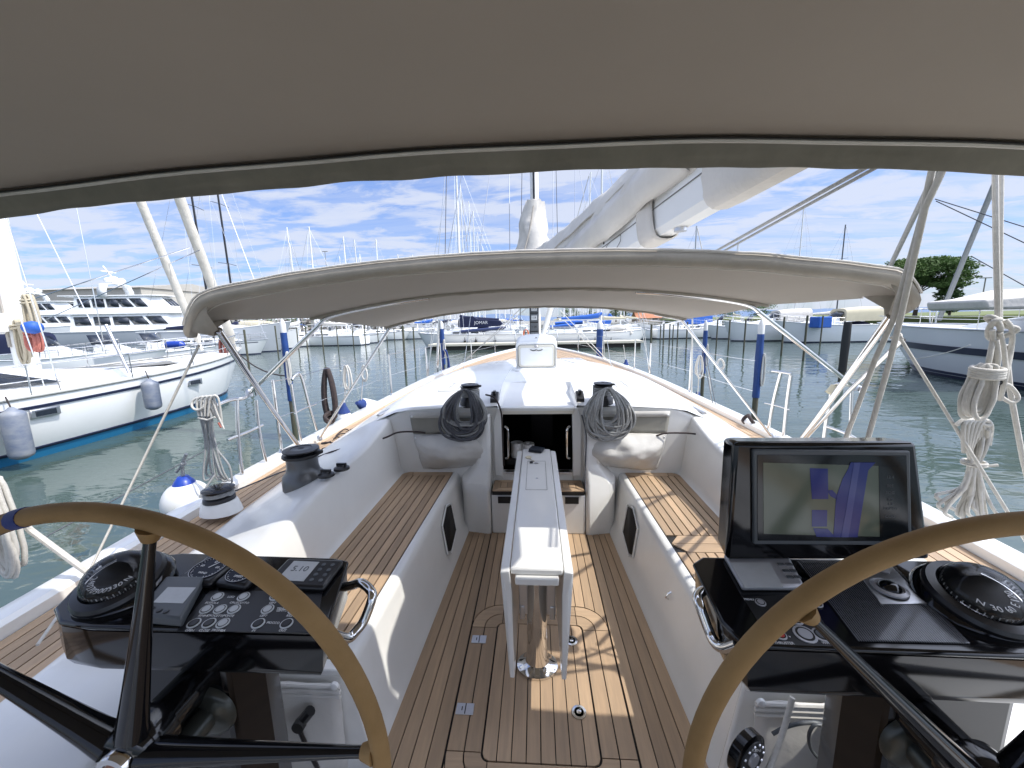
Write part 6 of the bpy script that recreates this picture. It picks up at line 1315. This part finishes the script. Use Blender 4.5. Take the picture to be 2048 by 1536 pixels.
def motorboat(p, head, L, label, hm_=gelw, decks=1, fb=1.5, canopy=None, group='motor boats moored in the marina', boot=None, stripe=None, cabc=gelw, B=None, arch=False, name='motor_yacht', open_=False, top=None):
    B = B or L*.30; t = thing(name, label, 'motor boat', (0, 0, 0), group)
    S = hull_parts(t, L, B, fb, hm_, stripe, sheer=fb*.35, stern=.9, rake=L*.10, boot=boot, line_mat=gelw)
    z = fb+.05; w0 = .76; y0, y1 = -.34, .16
    if open_:
        m_ = MB(); m_.loft([[(s_*B*.5*ww, y*L, zz) for s_, ww, zz in ((-1, .62, fb), (-1, .5, fb+h_), (1, .5, fb+h_), (1, .62, fb))] for y, h_ in ((-.05, .75), (.10, .45), (.32, .12))], caps=True); part('cabin', m_, cabc, t, bevel=.05)
        m_ = MB(); m_.loft([[(x*B*.30, -.04*L+(1-abs(x))*.25, fb+.7) for x in (-1, -.5, 0, .5, 1)], [(x*B*.26, -.09*L+(1-abs(x))*.2, fb+1.25) for x in (-1, -.5, 0, .5, 1)]]); part('windscreen', m_, glassd, t, solid=.02)
    else:
        for d in range(decks):
            hh = 1.9 if decks > 1 else 1.35
            sl_ = .10; m_ = MB(); m_.loft([[(s_*B*.5*ww, yy*L, zz) for yy, zz in ((y0, z), (y0+.01, z+hh), (y1, z+hh), (y1+sl_, z))] for s_, ww in ((-1, w0), (-1, w0*.9), (1, w0*.9), (1, w0))], caps=False); 
            m_ = MB(); bot = [(-w0, y0), (w0, y0), (w0, y1), (w0*.55, y1+sl_), (-w0*.55, y1+sl_), (-w0, y1)]; tp2 = [(-w0*.88, y0+.01), (w0*.88, y0+.01), (w0*.88, y1-.03), (w0*.5, y1+.02), (-w0*.5, y1+.02), (-w0*.88, y1-.03)]
            m_.loft([[(x*B/2, y*L, z) for x, y in bot], [(x*B/2, y*L, z+hh) for x, y in tp2]], close_u=True, caps=True); part('superstructure', m_, cabc, t, bevel=.04)
            nw = max(3, int(L/3.6))
            for s_ in (-1, 1):
                for k in range(nw):
                    ya = lerp(y0+.03, y1-.01, k/nw)*L; yb_ = lerp(y0+.03, y1-.01, (k+.82)/nw)*L; P = []
                    for yy, q in ((ya, .36), (yb_, .36), (yb_, .86), (ya, .86)): P.append((s_*(B/2*lerp(w0, w0*.88, q)+.02), yy-(q-.42)*1.5*(1 if k > nw*.4 else .2), z+hh*q))
                    m_ = MB(); m_.quad(*P); part('window', m_, glassd, t, solid=.02)
            for k in range(3):
                xa = lerp(-w0*.5, w0*.5, k/3)*B/2+.05; xb = lerp(-w0*.5, w0*.5, (k+1)/3)*B/2-.05
                P = [(xa, lerp((y1+sl_)*L, (y1+.02)*L, .42)+.03, z+hh*.42), (xb, lerp((y1+sl_)*L, (y1+.02)*L, .42)+.03, z+hh*.42), (xb*.93, lerp((y1+sl_)*L, (y1+.02)*L, .85)+.03, z+hh*.85), (xa*.93, lerp((y1+sl_)*L, (y1+.02)*L, .85)+.03, z+hh*.85)]; m_ = MB(); m_.quad(*P); part('windscreen', m_, glassd, t, solid=.02)
            z += hh; m_ = MB(); m_.prism([(-B*.5*w0*.98, (y0-.06)*L), (B*.5*w0*.98, (y0-.06)*L), (B*.5*w0*.95, y1*L), (B*.3*w0, (y1+.05)*L), (-B*.3*w0, (y1+.05)*L), (-B*.5*w0*.95, y1*L)], z, z+.12); part('deck_roof', m_, gelw, t, bevel=.03)
            z += .12; w0 *= .84; y0 += .02; y1 -= .10
        if arch:
            m_ = MB()
            m_.loft([[(x*B*.36, (y0+.12)*L-abs(0), z+hz-.25*abs(x)**4), (x*B*.36, (y0+.12)*L+.9, z+hz-.25*abs(x)**4)] for x, hz in ((-1, 0), (-.98, .8), (-.8, 1.35), (0, 1.45), (.8, 1.35), (.98, .8), (1, 0))]); part('radar_arch', m_, gelw, t, solid=.12, smooth=60)
            for x, r in ((-B*.2, .42), (B*.15, .34), (0, .5)):
                m_ = MB(); m_.lathe([(r*.7, 0), (r, .2), (r, r*.8), (r*.7, r*1.3), (r*.2, r*1.5)], (x, (y0+.12)*L+.4, z+1.5), 16); part('radar_dome', m_, gelw, t, smooth=70)
            m_ = MB(); m_.tube([(0, (y0+.16)*L, z+1.2), (0, (y0+.10)*L, z+3.4)], .08, 6); m_.box(-1.0, 1.0, (y0+.12)*L-.08, (y0+.12)*L+.08, z+2.7, z+2.82); part('radar_mast', m_, gelw, t)
    if canopy:
        m_ = MB(); m_.loft([[(B*.38*math.copysign(abs(math.cos(a))**.45, math.cos(a)), y*L, fb+.35+(1.5 if not open_ else 1.25)*(1-.10*(y > -.1))*max(0, math.sin(a))**.45) for a in [PI*i/10 for i in range(11)]] for y in (-.42, -.25, -.08)], caps=True); part('canopy', m_, canopy, t, smooth=50)
    rails(t, S, .65, 2, 10)
    place(t, p, head); return t
H = math.radians
# --- port neighbour (large, close)
nb = thing('neighbour_sailboat', 'large white sailing yacht with light blue boot stripe moored close to port', 'sailboat', (0, 0, 0), 'sailing boats moored in the marina')
L_, B_ = 14.8, 4.3; S = hull_parts(nb, L_, B_, 1.27, gelw, navyh, sheer=.42, boot=blueb, line_mat=pm('grey_toerail', (.40, .40, .38), .5), rake=1.0)
m_ = MB(); 
for s_ in (-1, 1): m_.loft([[(s_*(w_*.870+.01), y-yo*.97, .27), (s_*(w_*.866+.01), y-yo*.99, .195)] for w_, y, z, yo in S[:-1]])
part('navy_waterline', m_, navyh, nb, solid=.01)
fbn = 1.27
m_ = MB(); m_.loft([[(s_*w0, y, z) for s_, w0, z in ((-1, a*1.0, fbn), (-1, a*.80, fbn+h_), (-1, a*.5, fbn+h_+.06), (1, a*.5, fbn+h_+.06), (1, a*.80, fbn+h_), (1, a, fbn))] for y, a, h_ in ((-4.2, 1.55, .75), (-2.5, 1.6, .80), (-.8, 1.55, .62), (.8, 1.42, .30), (2.8, 1.15, .18), (4.6, .6, .08))], caps=True); part('deck_saloon', m_, gelw, nb, smooth=40, bevel=.03)
m_ = MB(); m_.quad((1.52, -4.0, fbn+.22), (1.48, -1.0, fbn+.18), (1.44, .3, fbn+.16), (1.33, -.7, fbn+.50), (1.33, -2.5, fbn+.68), (1.33, -4.0, fbn+.66)); part('saloon_window', m_, glassd, nb, solid=.06)
m_ = MB(); m_.loft([[(-a, y, fbn+.30*h_+.09), (0, y, fbn+.3*h_+.14), (a, y, fbn+.30*h_+.09)] for y, a, h_ in ((1.0, .95, .7), (3.0, .85, .45), (5.0, .5, .2))]); part('grey_foredeck', m_, greydeck, nb)
for yy in (-.6, 3.2):
    w_ = sinterp((yy+L_/2)/L_, [(0, .75), (.3, .97), (.5, 1), (.72, .84), (.88, .50), (.97, .16), (1, .015)])*B_/2
    m_ = MB(); m_.box(w_-.02, w_+.018, yy-.24, yy+.24, .86, 1.04); pf = part('porthole_frame', m_, alu, nb, bevel=.04)
    m_ = MB(); m_.box(w_+.0, w_+.028, yy-.17, yy+.17, .89, 1.01); part('pane', m_, glassd, pf, bevel=.02)
rails(nb, S, .62, 3, 4)
m_ = MB(); m_.loft([[(.15*math.cos(a), .8+.22*math.sin(a), z) for a in [2*PI*i/18 for i in range(18)]] for z in (1.6, 18)], close_u=True, caps=True); mm_ = part('mast', m_, aluw, nb, smooth=60)
m_ = MB(); m_.box(-.03, .03, .55, .58, 2.2, 18); part('mast_track', m_, canvasd, mm_)
m_ = MB(); m_.box(-.16, .16, .35, .62, 2.55, 2.95); m_.tube([(0, .5, 2.6), (0, -5.0, 2.8)], .11, 10); part('boom', m_, aluw, nb)
bw = Vector((0, 7.2, 1.7))
def jibtube(a, b_, r, name):
    P = [Vector(a).lerp(Vector(b_), i/40) for i in range(41)]; m_ = MB(); m_.tube(P, [r*(.97+.03*math.sin(i*2.3))*(1 if 1 < i < 39 else .4) for i in range(41)], 10); part(name, m_, pm('jib_cloth', (.74, .69, .60), .8, var=.2, vscale=4, bump=.5, bscale=8, bdist=.02) if 'jib_cloth' not in MATS else MATS['jib_cloth'], nb, smooth=80)
nb_p = Vector((-11.95, 7.5, WL)); nb_h = H(0)
def nloc(v): # world -> neighbour local
    d = Vector(v)-nb_p; c, s_ = math.cos(nb_h), math.sin(nb_h); return Vector((d.x*c-d.y*s_, d.x*s_+d.y*c, d.z))
bow1 = nloc(at(472, 700, y=14.2)); 
jibtube(bow1, bow1+(nloc(at(355, 385, y=12.2))-bow1)*2.2, .15, 'furled_genoa'); st1 = nloc(at(404, 700, y=13.0)); jibtube(st1, st1+(nloc(at(278, 395, y=11.4))-st1)*2.0, .12, 'furled_staysail')
m_ = MB()
for (a, b_, yy) in (((60, 400), (210, 700), 10.5), ((150, 400), (206, 680), 10.8), ((440, 380), (520, 590), 13), ((0, 620), (380, 495), 10), ((90, 640), (400, 500), 12)): m_.tube([nloc(at(*a, y=yy)), nloc(at(*b_, y=yy))], .014, 5)
m_.tube([(0, 0, 12), (2.0, -.4, 1.3)], .012, 5); m_.tube([(0, 0, 18), (2.05, -.2, 1.3)], .014, 5); part('rigging', m_, steel, nb)
for px0, yy in ((812, 10.0),):
    pass
place(nb, nb_p, nb_h)
for q, (a, b_, lb, mt, r) in enumerate((((165, 640), (215, 720), 'stainless inner shroud turnbuckle on the white yacht to port', steel, .05),)):
    line([at(212, 650, y=9.5), at(258, 745, y=9.3)], .045, alu, lb, 'rigging_screw', 'rigging screw')
for (px, pt_, pb, lb) in ((32, 825, 915, 'large faded blue-grey fender at the left edge on the neighbouring hull'), (307, 765, 815, 'blue-grey fender in the middle of the neighbouring hull')):
    yy = 6.7 if px < 100 else 9.2; a = at(px-8, pt_, y=yy); b_ = at(px+4, pb, y=yy); xx = -9.62 if px < 100 else -9.60
    a = at(px-8, pt_, x=xx); b_ = at(px+2, pb, x=xx); r = .17; 
    t = thing('neighbour_fender', lb, 'fender', a, 'fenders of the neighbouring yacht'); d = Vector((0, 0, b_.z-a.z))
    m_ = MB(); m_.lathe([(.03, .10), (r*.5, .04), (r*.93, 0), (r, -.06), (r, d.z+.06), (r*.9, d.z), (r*.4, d.z-.05)], a, 20); part('body', m_, fendg, t, smooth=60)
    m_ = MB(); m_.tube([a+Vector((0, 0, .08)), a+Vector((-.06, 0, .30))], .012, 6); part('lanyard', m_, ropeb, t)
# rope coils on the neighbour's mast
for i, (px, py, w_, h_, n_, mt, lb, yy) in enumerate(((35, 640, .28, .95, 9, ropet, 'beige rope hank on the neighbour mast, left one', 8.1), (55, 590, .26, .9, 9, ropet, 'beige rope hank on the neighbour mast, upper right one', 8.0), (62, 655, .26, .55, 7, roper, 'red rope coil beside the blue winch cover on the neighbour mast', 7.9))):
    t = thing('rope_hank', lb, 'coiled rope', at(px, py, y=yy), 'rope coils on the neighbour mast'); m_ = MB(); m_.tube(coil_loops(at(px, py, y=yy), w_, h_, n_, .03, 40+i, dep=.08), .024, 6); part('loops', m_, mt, t, smooth=80)
    m_ = MB(); c = at(px, py+12, y=yy)-Vector((0, 0, .1)); m_.tube([c+Vector((.10*math.cos(a), .10*math.sin(a), .02*a/2)) for a in [i_*.5 for i_ in range(26)]], .024, 6); part('wraps', m_, mt, t, smooth=80)
p = at(66, 655, y=7.8); m_ = MB(); m_.lathe([(.12, -.13), (.14, 0), (.11, .12), (.02, .13)], p, 16, Matrix.Rotation(PI/2, 3, 'Y')); single('winch_cover', m_, pm('cover_blue', (.02, .10, .42), .6, bump=.3, bscale=20, bdist=.01), 'round bright blue winch cover on the neighbour mast', 'winch cover', smooth=70)
p = at(443, 686, y=13.6); t = thing('rope_hank', 'dark red rope hank on the bow rail of the neighbouring yacht', 'coiled rope', p); m_ = MB(); m_.tube(coil_loops(p+Vector((0, 0, .2)), .30, .85, 6, .03, 77, dep=.06), .04, 6); part('loops', m_, pm('dark_red_rope', (.16, .05, .04), .9), t, smooth=80)
p = at(350, 690, y=20); m_ = MB(); m_.lathe([(.05, -.55), (.2, -.42), (.22, 0), (.2, .42), (.05, .55)], p, 14, Matrix.Rotation(PI/2, 3, 'Y')); single('hanging_fender', m_, fendb, 'blue fender hanging in front of the grey hulled motor yacht', 'fender')
# small open boats and clutter between neighbour and motor yachts
for i, (px, py, yy, hd_, ln, cc_, lb) in enumerate(((110, 712, 20, 80, 6.5, navy, 'small white boat with a dark cover left behind the neighbouring yacht'), (220, 712, 21, 95, 7.5, None, 'white open motor boat right behind the neighbour foredeck'), (318, 715, 23, 85, 7.0, None, 'white boat with a pale canvas cover beside the neighbour bow'))):
    q = at(px, py, z=WL+.0); q = at(px, 690, y=yy); motorboat(Vector((q.x, yy, 0)), H(hd_), ln, lb, canopy=cc_, fb=1.0, open_=True, name='small_motorboat')
# --- big motor yachts left
q = at(325, 660, y=44); motorboat(Vector((q.x-1.0, 44, 0)), H(78), 21, 'big white motor yacht with a grey hull and slanted windows behind the port neighbour', hm_=greyhull, decks=2, fb=2.3, arch=True, B=5.4)
q = at(130, 660, y=58); motorboat(Vector((q.x, 58, 0)), H(82), 24, 'white motor yacht with dark upper windows and radar domes at far left', decks=2, fb=3.0, arch=True, B=6)
q = at(430, 660, y=36); motorboat(Vector((q.x, 37, 0)), H(80), 13, 'light grey hulled boat with a flared bow near the bimini corner', hm_=greyhull, decks=1, fb=2.2, B=4.2, open_=True)
# --- left row, sterns and bows facing the basin
q = at(522, 690, y=40); motorboat(Vector((q.x, 42, 0)), H(95), 7, 'white barge like boat with a beige awning left of the first blue piling', canopy=cream, fb=1.6, B=3.4, open_=True)
ROW = [(560, 697, 20, 9, 11, 'white boat with a tall bare mast left of the port bimini strut', None, aluw, None), (625, 694, -85, 10.5, 13, 'white sailboat with wooden dinghy colours behind the port bimini strut', None, aluw, sailc), (672, 690, 80, 9.5, 12.5, 'white sailboat with navy stripe and a navy mast boot left of centre', navyh, aluw, sailc), (697, 686, 70, 9.0, 13, 'white sailboat with a navy transom at the end of the left row', navyh, aluw, navy), (742, 682, 85, 10, 14, 'white sailboat with tan boom cover farther along the left row', None, aluw, cream), (785, 680, 95, 10, 12, 'small white sailboat half hidden by the bimini corner tip', None, aluw, navy), (815, 676, 70, 11, 13, 'white sailboat next to the centre pontoon on its left', None, aluw, sailc)]
for px, py, hd_, ln, mh, lb, st, mm, cv in ROW: p = wat(px, py); p = p+Vector((0, 3, 0)); sailboat(p, H(hd_), ln, lb, stripe=st, mast=mh, mastm=mm, cover=cv or sailc, simple=True)
# --- centre pontoon and the two yachts
pa, pb = wat(855, 699), wat(1050, 698); pt_ = thing('pontoon', 'cream topped floating pontoon crossing the centre of the basin', 'pontoon', (pa.x, pa.y, WL))
yc = 34.5; x0 = at(856, 690, y=yc).x; x1 = at(1287, 690, y=yc).x
part('deck', MB().box(x0, x1, yc, yc+2.0, WL+.38, WL+.56), conc, pt_); part('float', MB().box(x0+.2, x1-.2, yc+.15, yc+1.9, WL-.3, WL+.38), concd, pt_)
q = at(940, 690, y=38.2); jm = sailboat(Vector((q.x, 38.4, 0)), H(-88), 10.6, 'white sailing yacht with navy sprayhood on the left side of the pontoon', stripe=None, mast=17, cover=navy, dodger=navy, fb=1.25, mastm=aluw)
q = at(1185, 690, y=38.2); sailboat(Vector((q.x, 38.6, 0)), H(86), 10.8, 'white sailing yacht with a rolled pale sail on deck, right side of the pontoon', stripe=None, mast=16, cover=blueclo, fb=1.2)
# the lettered cover as a long cloth panel
cvt = thing('sail_cover', 'navy sail cover with white lettering JOMAR on the pontoon yacht', 'sail cover', at(890, 632, y=37.6))
P = [at(px, py, y=37.4) for px, py in ((916, 655), (916, 640), (921, 634), (945, 632), (955, 638), (1000, 641), (1006, 648), (1000, 652), (960, 655))]
m_ = MB(); m_.v = P+[p+Vector((0, .35, 0)) for p in P]; n_ = len(P); m_.f = [tuple(range(n_-1, -1, -1)), tuple(range(n_, 2*n_))]+[(i, (i+1) % n_, n_+(i+1) % n_, n_+i) for i in range(n_)]; part('cloth', m_, navy, cvt, bevel=.05)
text('JOMAR', .42, Matrix.Translation(at(962, 645.5, y=37.37)) @ Matrix.Rotation(PI/2, 4, 'X'), whitep, cvt)
m_ = MB(); m_.tube([at(922, 663, y=36.8), at(1005, 656, y=36.8)], [.14, .17], 8); m_.tube([at(1005, 656, y=36.8), at(1012, 654, y=36.8)], [.17, .05], 8); single('boom_cover', m_, pm('navy_boom', (.03, .045, .12), .6), 'slim navy boom cover lying just below the lettered sail cover', 'boom cover', smooth=70)
# orange lifebuoy
p = at(1052, 668, y=36.9); m_ = MB(); m_.tube([p+Vector((.22*math.cos(a), 0, .42*math.sin(a))) for a in [2*PI*i/16 for i in range(16)]], .07, 6, closed=True); single('lifebuoy', m_, orangep, 'orange horseshoe lifebuoy at the stern of the pontoon yacht', 'lifebuoy')
p = at(175, 640, y=42); m_ = MB(); m_.tube([p+Vector((.32*math.cos(a), 0, .32*math.sin(a))) for a in [2*PI*i/16 for i in range(16)]], .10, 6, closed=True); single('lifebuoy', m_, orangep, 'red lifebuoy on the upper deck of the big motor yacht to port', 'lifebuoy')
for i, px in enumerate((930, 952, 990, 1162, 1190, 1222)):
    q = at(px, 686, y=36.6); m_ = MB(); m_.lathe([(.02, .55), (.04, .35), (.12, .25), (.12, -.15), (.03, -.25)], q, 10); single('small_fender', m_, blackr, ('leftmost of three small black fenders beside the left pontoon yacht', 'middle one of three small black fenders beside the left pontoon yacht', 'rightmost of three small black fenders beside the left pontoon yacht', 'leftmost of three small black fenders beside the right pontoon yacht', 'middle one of three small black fenders beside the right pontoon yacht', 'rightmost of three small black fenders beside the right pontoon yacht')[i], 'fender', 'small black fenders at the pontoon')
# rolled sail on the right pontoon yacht
m_ = MB(); m_.tube(curve([at(1215, 660, y=38), at(1235, 656, y=38), at(1255, 662, y=38), at(1262, 668, y=38)], 5), .28, 8); single('rolled_sail', m_, sailc, 'pale rolled sail on the foredeck of the right pontoon yacht', 'sail', smooth=80)
# blue boom covers
for i, (a, b_, lb, yy) in enumerate((((1110, 647), (1165, 644), 'blue boom cover left of the right pontoon piling', 46), ((1158, 637), (1210, 645), 'long blue boom cover rising to the folded blue sail', 50), ((1100, 654), (1150, 650), 'lower light blue boom cover', 44))):
    m_ = MB(); m_.tube([at(*a, y=yy), at(*b_, y=yy)], [.16, .26], 8); single('boom_cover', m_, blueclo, lb, 'boom cover', 'blue boom covers', smooth=80)
m_ = MB(); P = [at(px, py, y=50) for px, py in ((1200, 648), (1212, 638), (1220, 626), (1226, 634), (1221, 648))]; m_.v = P+[p+Vector((0, .5, 0)) for p in P]; m_.f = [(4, 3, 2, 1, 0), (5, 6, 7, 8, 9)]+[(i, (i+1) % 5, 5+(i+1) % 5, 5+i) for i in range(5)]; single('folded_sail', m_, blueclo, 'folded blue sail bundle above the blue boom covers', 'sail', bevel=.06)
# more boats behind, mast forest
rnd = random.Random(21); cols = [sailc, navy, blueclo, cream]
LB2 = ['behind the lettered cover', 'beyond the left pontoon yacht bow', 'far left of the centre masts', 'right behind the instrument rack', 'beyond the right pontoon yacht', 'near the blue covers', 'left of the terracotta house', 'in front of the distant trees', 'behind the left row of boats', 'deep in the marina left of centre', 'deep in the marina right of centre', 'beside the far quay shed', 'in the second row left', 'in the second row right', 'under the tallest centre mast', 'next to the slim distant mast']
MP = [(915, 372), (921, 368), (938, 403), (944, 422), (953, 465), (966, 492), (575, 455), (1178, 345), (1610, 412), (720, 508), (680, 512), (1477, 480), (632, 572), (1395, 452), (860, 560), (1140, 560)]
ordn = ['first', 'second', 'third', 'fourth', 'fifth', 'sixth', 'seventh', 'eighth', 'ninth', 'tenth', 'eleventh', 'twelfth', 'thirteenth', 'fourteenth', 'fifteenth', 'sixteenth']
for i, (px, pyt) in enumerate(MP):
    yy = rnd.uniform(48, 68) if pyt < 460 else rnd.uniform(60, 85)
    tp_ = at(px, pyt, y=yy); mh = tp_.z-WL-1.1; ln = max(8, min(14, mh*.7)); dk = px in (1395,)
    hd_ = rnd.choice((80, -80, 95, 8)); ang = H(hd_); off = Vector((math.sin(ang), math.cos(ang), 0))*(.08*ln)
    sailboat(Vector((tp_.x, yy, 0))-off, ang, ln, 'white sailboat %s with a tall mast' % LB2[i], mast=mh, cover=cols[i % 4], stripe=navyh if i % 3 == 0 else None, simple=True, mastm=aluw if not dk else greyhull, jib=sailc if i % 2 else None)
# low masts seen through the gap under the bimini
for i in range(52):
    px = rnd.choice([rnd.uniform(840, 1040), rnd.uniform(1110, 1250), rnd.uniform(600, 760)]); yy = rnd.uniform(60, 110); q = at(px, 640, y=yy); mh = at(px, rnd.uniform(525, 605) if px > 800 else rnd.uniform(560, 640), y=yy).z-WL-1.1
    sailboat(Vector((q.x, yy, 0)), H(rnd.choice((80, -80, 88, -92, 5))), 8, 'distant white sailboat among the crowded masts of the far rows', mast=mh+1, cover=cols[i % 4], stripe=None, simple=True, group='distant sailboats in the far rows')
# dark masts at port and starboard
q = at(405, 640, y=30); tpz = 14
sailboat(Vector((at(402, 640, y=34).x, 34, 0)), H(88), 12, 'sailing yacht with a black carbon mast left of the bimini corner', mast=18, mastm=blackp, cover=navy)
sailboat(Vector((at(455, 640, y=38).x, 38, 0)), H(92), 12, 'sailing yacht with a second thinner black mast by the bimini corner', mast=20, mastm=blackp, cover=navy)
sailboat(Vector((at(1660, 640, y=62).x, 62, 0)), H(85), 11, 'sailing yacht with a dark mast above the starboard bimini', mast=at(1665, 450, y=62).z-WL-1.1, mastm=greyp, cover=sailc, simple=True)
# --- starboard row
q = wat(1362, 676); motorboat(q+Vector((0, 2, 0)), H(-88), 9.5, 'white powerboat with blue canvas ahead of the starboard bimini leg', canopy=blueclo, fb=1.3, open_=True)
q = wat(1445, 676); motorboat(q+Vector((0, 2, 0)), H(-85), 9, 'white low powerboat right of the blue canvas boat', fb=1.3, open_=True, canopy=None)
q = wat(1495, 678); motorboat(q+Vector((0, 1, 0)), H(-80), 8, 'white speedboat with a black outboard beside the blue piling', fb=1.2, open_=True)
q = wat(1552, 682); m_ = MB(); 
q = wat(1592, 684); motorboat(q+Vector((-1, 3, 0)), H(-88), 8.5, 'white powerboat bow left of the beige canopy boat', fb=1.5, open_=True, canopy=sailc)
q = wat(1660, 684); motorboat(q+Vector((0, .5, 0)), H(-88), 9.5, 'white powerboat with a tall beige and blue canopy near the dark piling', fb=1.5, open_=True, canopy=cream)
p = at(1652, 638, y=at(1660, 684, z=WL).y-2); m_ = MB(); m_.box(p.x-.55, p.x+.55, p.y, p.y+1.2, p.z-.75, p.z+.2); single('blue_canvas_panel', m_, blueclo, 'blue canvas door panel between the beige canopies', 'canvas panel', bevel=.08)
p = at(1715, 650, y=37); m_ = MB(); m_.lathe([(.9, -.25), (1.0, 0), (.6, .28), (.1, .35)], p, 16, sx=1.1, sy=.8); single('boat_cover', m_, navy, 'rounded dark blue cover on the rightmost white powerboat', 'boat cover', smooth=70)
# --- big starboard yacht
sy = thing('starboard_yacht', 'big grey-white yacht with navy bands moored bow forward on the starboard side', 'yacht', (0, 0, 0))
L2, B2 = 19, 5.2; fbs = 1.82
S = hull_parts(sy, L2, B2, fbs, pm('starboard_hull', (.70, .71, .72), .25, var=.05, vscale=.5, coat=.3), None, sheer=.18, stern=.8, rake=2.6, boot=navyh)
for s_ in (-1,):
    m_ = MB(); m_.loft([[(s_*(w_*1.0+.012), y-yo*.33, lerp(z, .1, .36)), (s_*(w_*.985+.014), y-yo*.47, lerp(z, .1, .50))] for w_, y, z, yo in S[:-2]]); part('navy_band', m_, navyh, sy)
    m_ = MB(); m_.loft([[(s_*(w_*.88+.012), y-yo*.92, .28), (s_*(w_*.865+.012), y-yo*.96, .12)] for w_, y, z, yo in S[:-2]]); part('waterline_band', m_, navyh, sy)
m_ = MB(); m_.loft([[(s_*w0, y, z) for s_, w0, z in ((-1, a, fbs), (-1, a*.80, fbs+h_), (1, a*.80, fbs+h_), (1, a, fbs))] for y, a, h_ in ((-6, 1.9, .9), (0, 1.9, .8), (2.5, 1.6, .45), (4.5, 1.1, .15))], caps=True); part('coachroof', m_, gelw, sy, bevel=.06)
m_ = MB(); m_.quad((-1.86, -4, fbs+.30), (-1.86, .5, fbs+.28), (-1.72, .0, fbs+.58), (-1.72, -4, fbs+.62)); part('window', m_, glassd, sy, solid=.04)
rails(sy, S, .75, 3, 8)
sp = Vector((17.8, 12.1, WL)); shd = H(0.8); place(sy, sp, shd)
m_ = MB(); c = at(2040, 600, y=13.5)
m_.loft([[Vector((c.x+xx, 13.5+yy, c.z+zz)) for xx, zz in ((-1.9, -.28), (-2.0, .02), (-1.2, .10), (0, .28+.1*yy), (2, .42), (3, .40), (3.2, -.30))] for yy in (-.9, 0, .9)], close_u=True, caps=True)
single('dinghy_cover', m_, sailc, 'cream canvas cover over a tender on the deck of the starboard yacht', 'boat cover', bevel=.08)
pl2 = thing('white_bow_rail', 'white tubular bow rail of the starboard yacht', 'rail', at(1855, 620, y=22)); m_ = MB()
yb = 20.2; m_.tube(curve([at(1838, 618, y=yb), at(1868, 618, y=yb), at(1873, 626, y=yb), at(1870, 650, y=yb)], 4), .035, 7); m_.tube([at(1840, 633, y=yb), at(1870, 634, y=yb)], .03, 6); m_.tube([at(1860, 620, y=yb), at(1860, 650, y=yb)], .03, 6); part('rail_tube', m_, gelw, pl2)
# thin rigging wires right
for i, (a, b_) in enumerate((((1870, 398), (2100, 470)), ((1872, 402), (2100, 510)), ((1942, 512), (2100, 600)))): line([at(*a, y=12), at(*b_, y=11)], .012, ropeg, 'thin grey rigging wire of the starboard yacht, %s of three' % ('upper', 'middle', 'lowest')[i], 'wire', 'wire')
line(sag(at(470, 700, y=13), at(585, 752, y=9.2), .25), .02, ropeb, 'dark mooring line sagging from the neighbour bow to the blue piling')
line(sag(at(1940, 690, y=12), at(1800, 720, y=14), .1), .012, ropew, 'thin pale mooring line against the starboard yacht hull')
line([at(80, 1080, y=3.0), at(440, 885, y=4.3)], .006, ropeg, 'thin dark line just above the water between the two yachts')
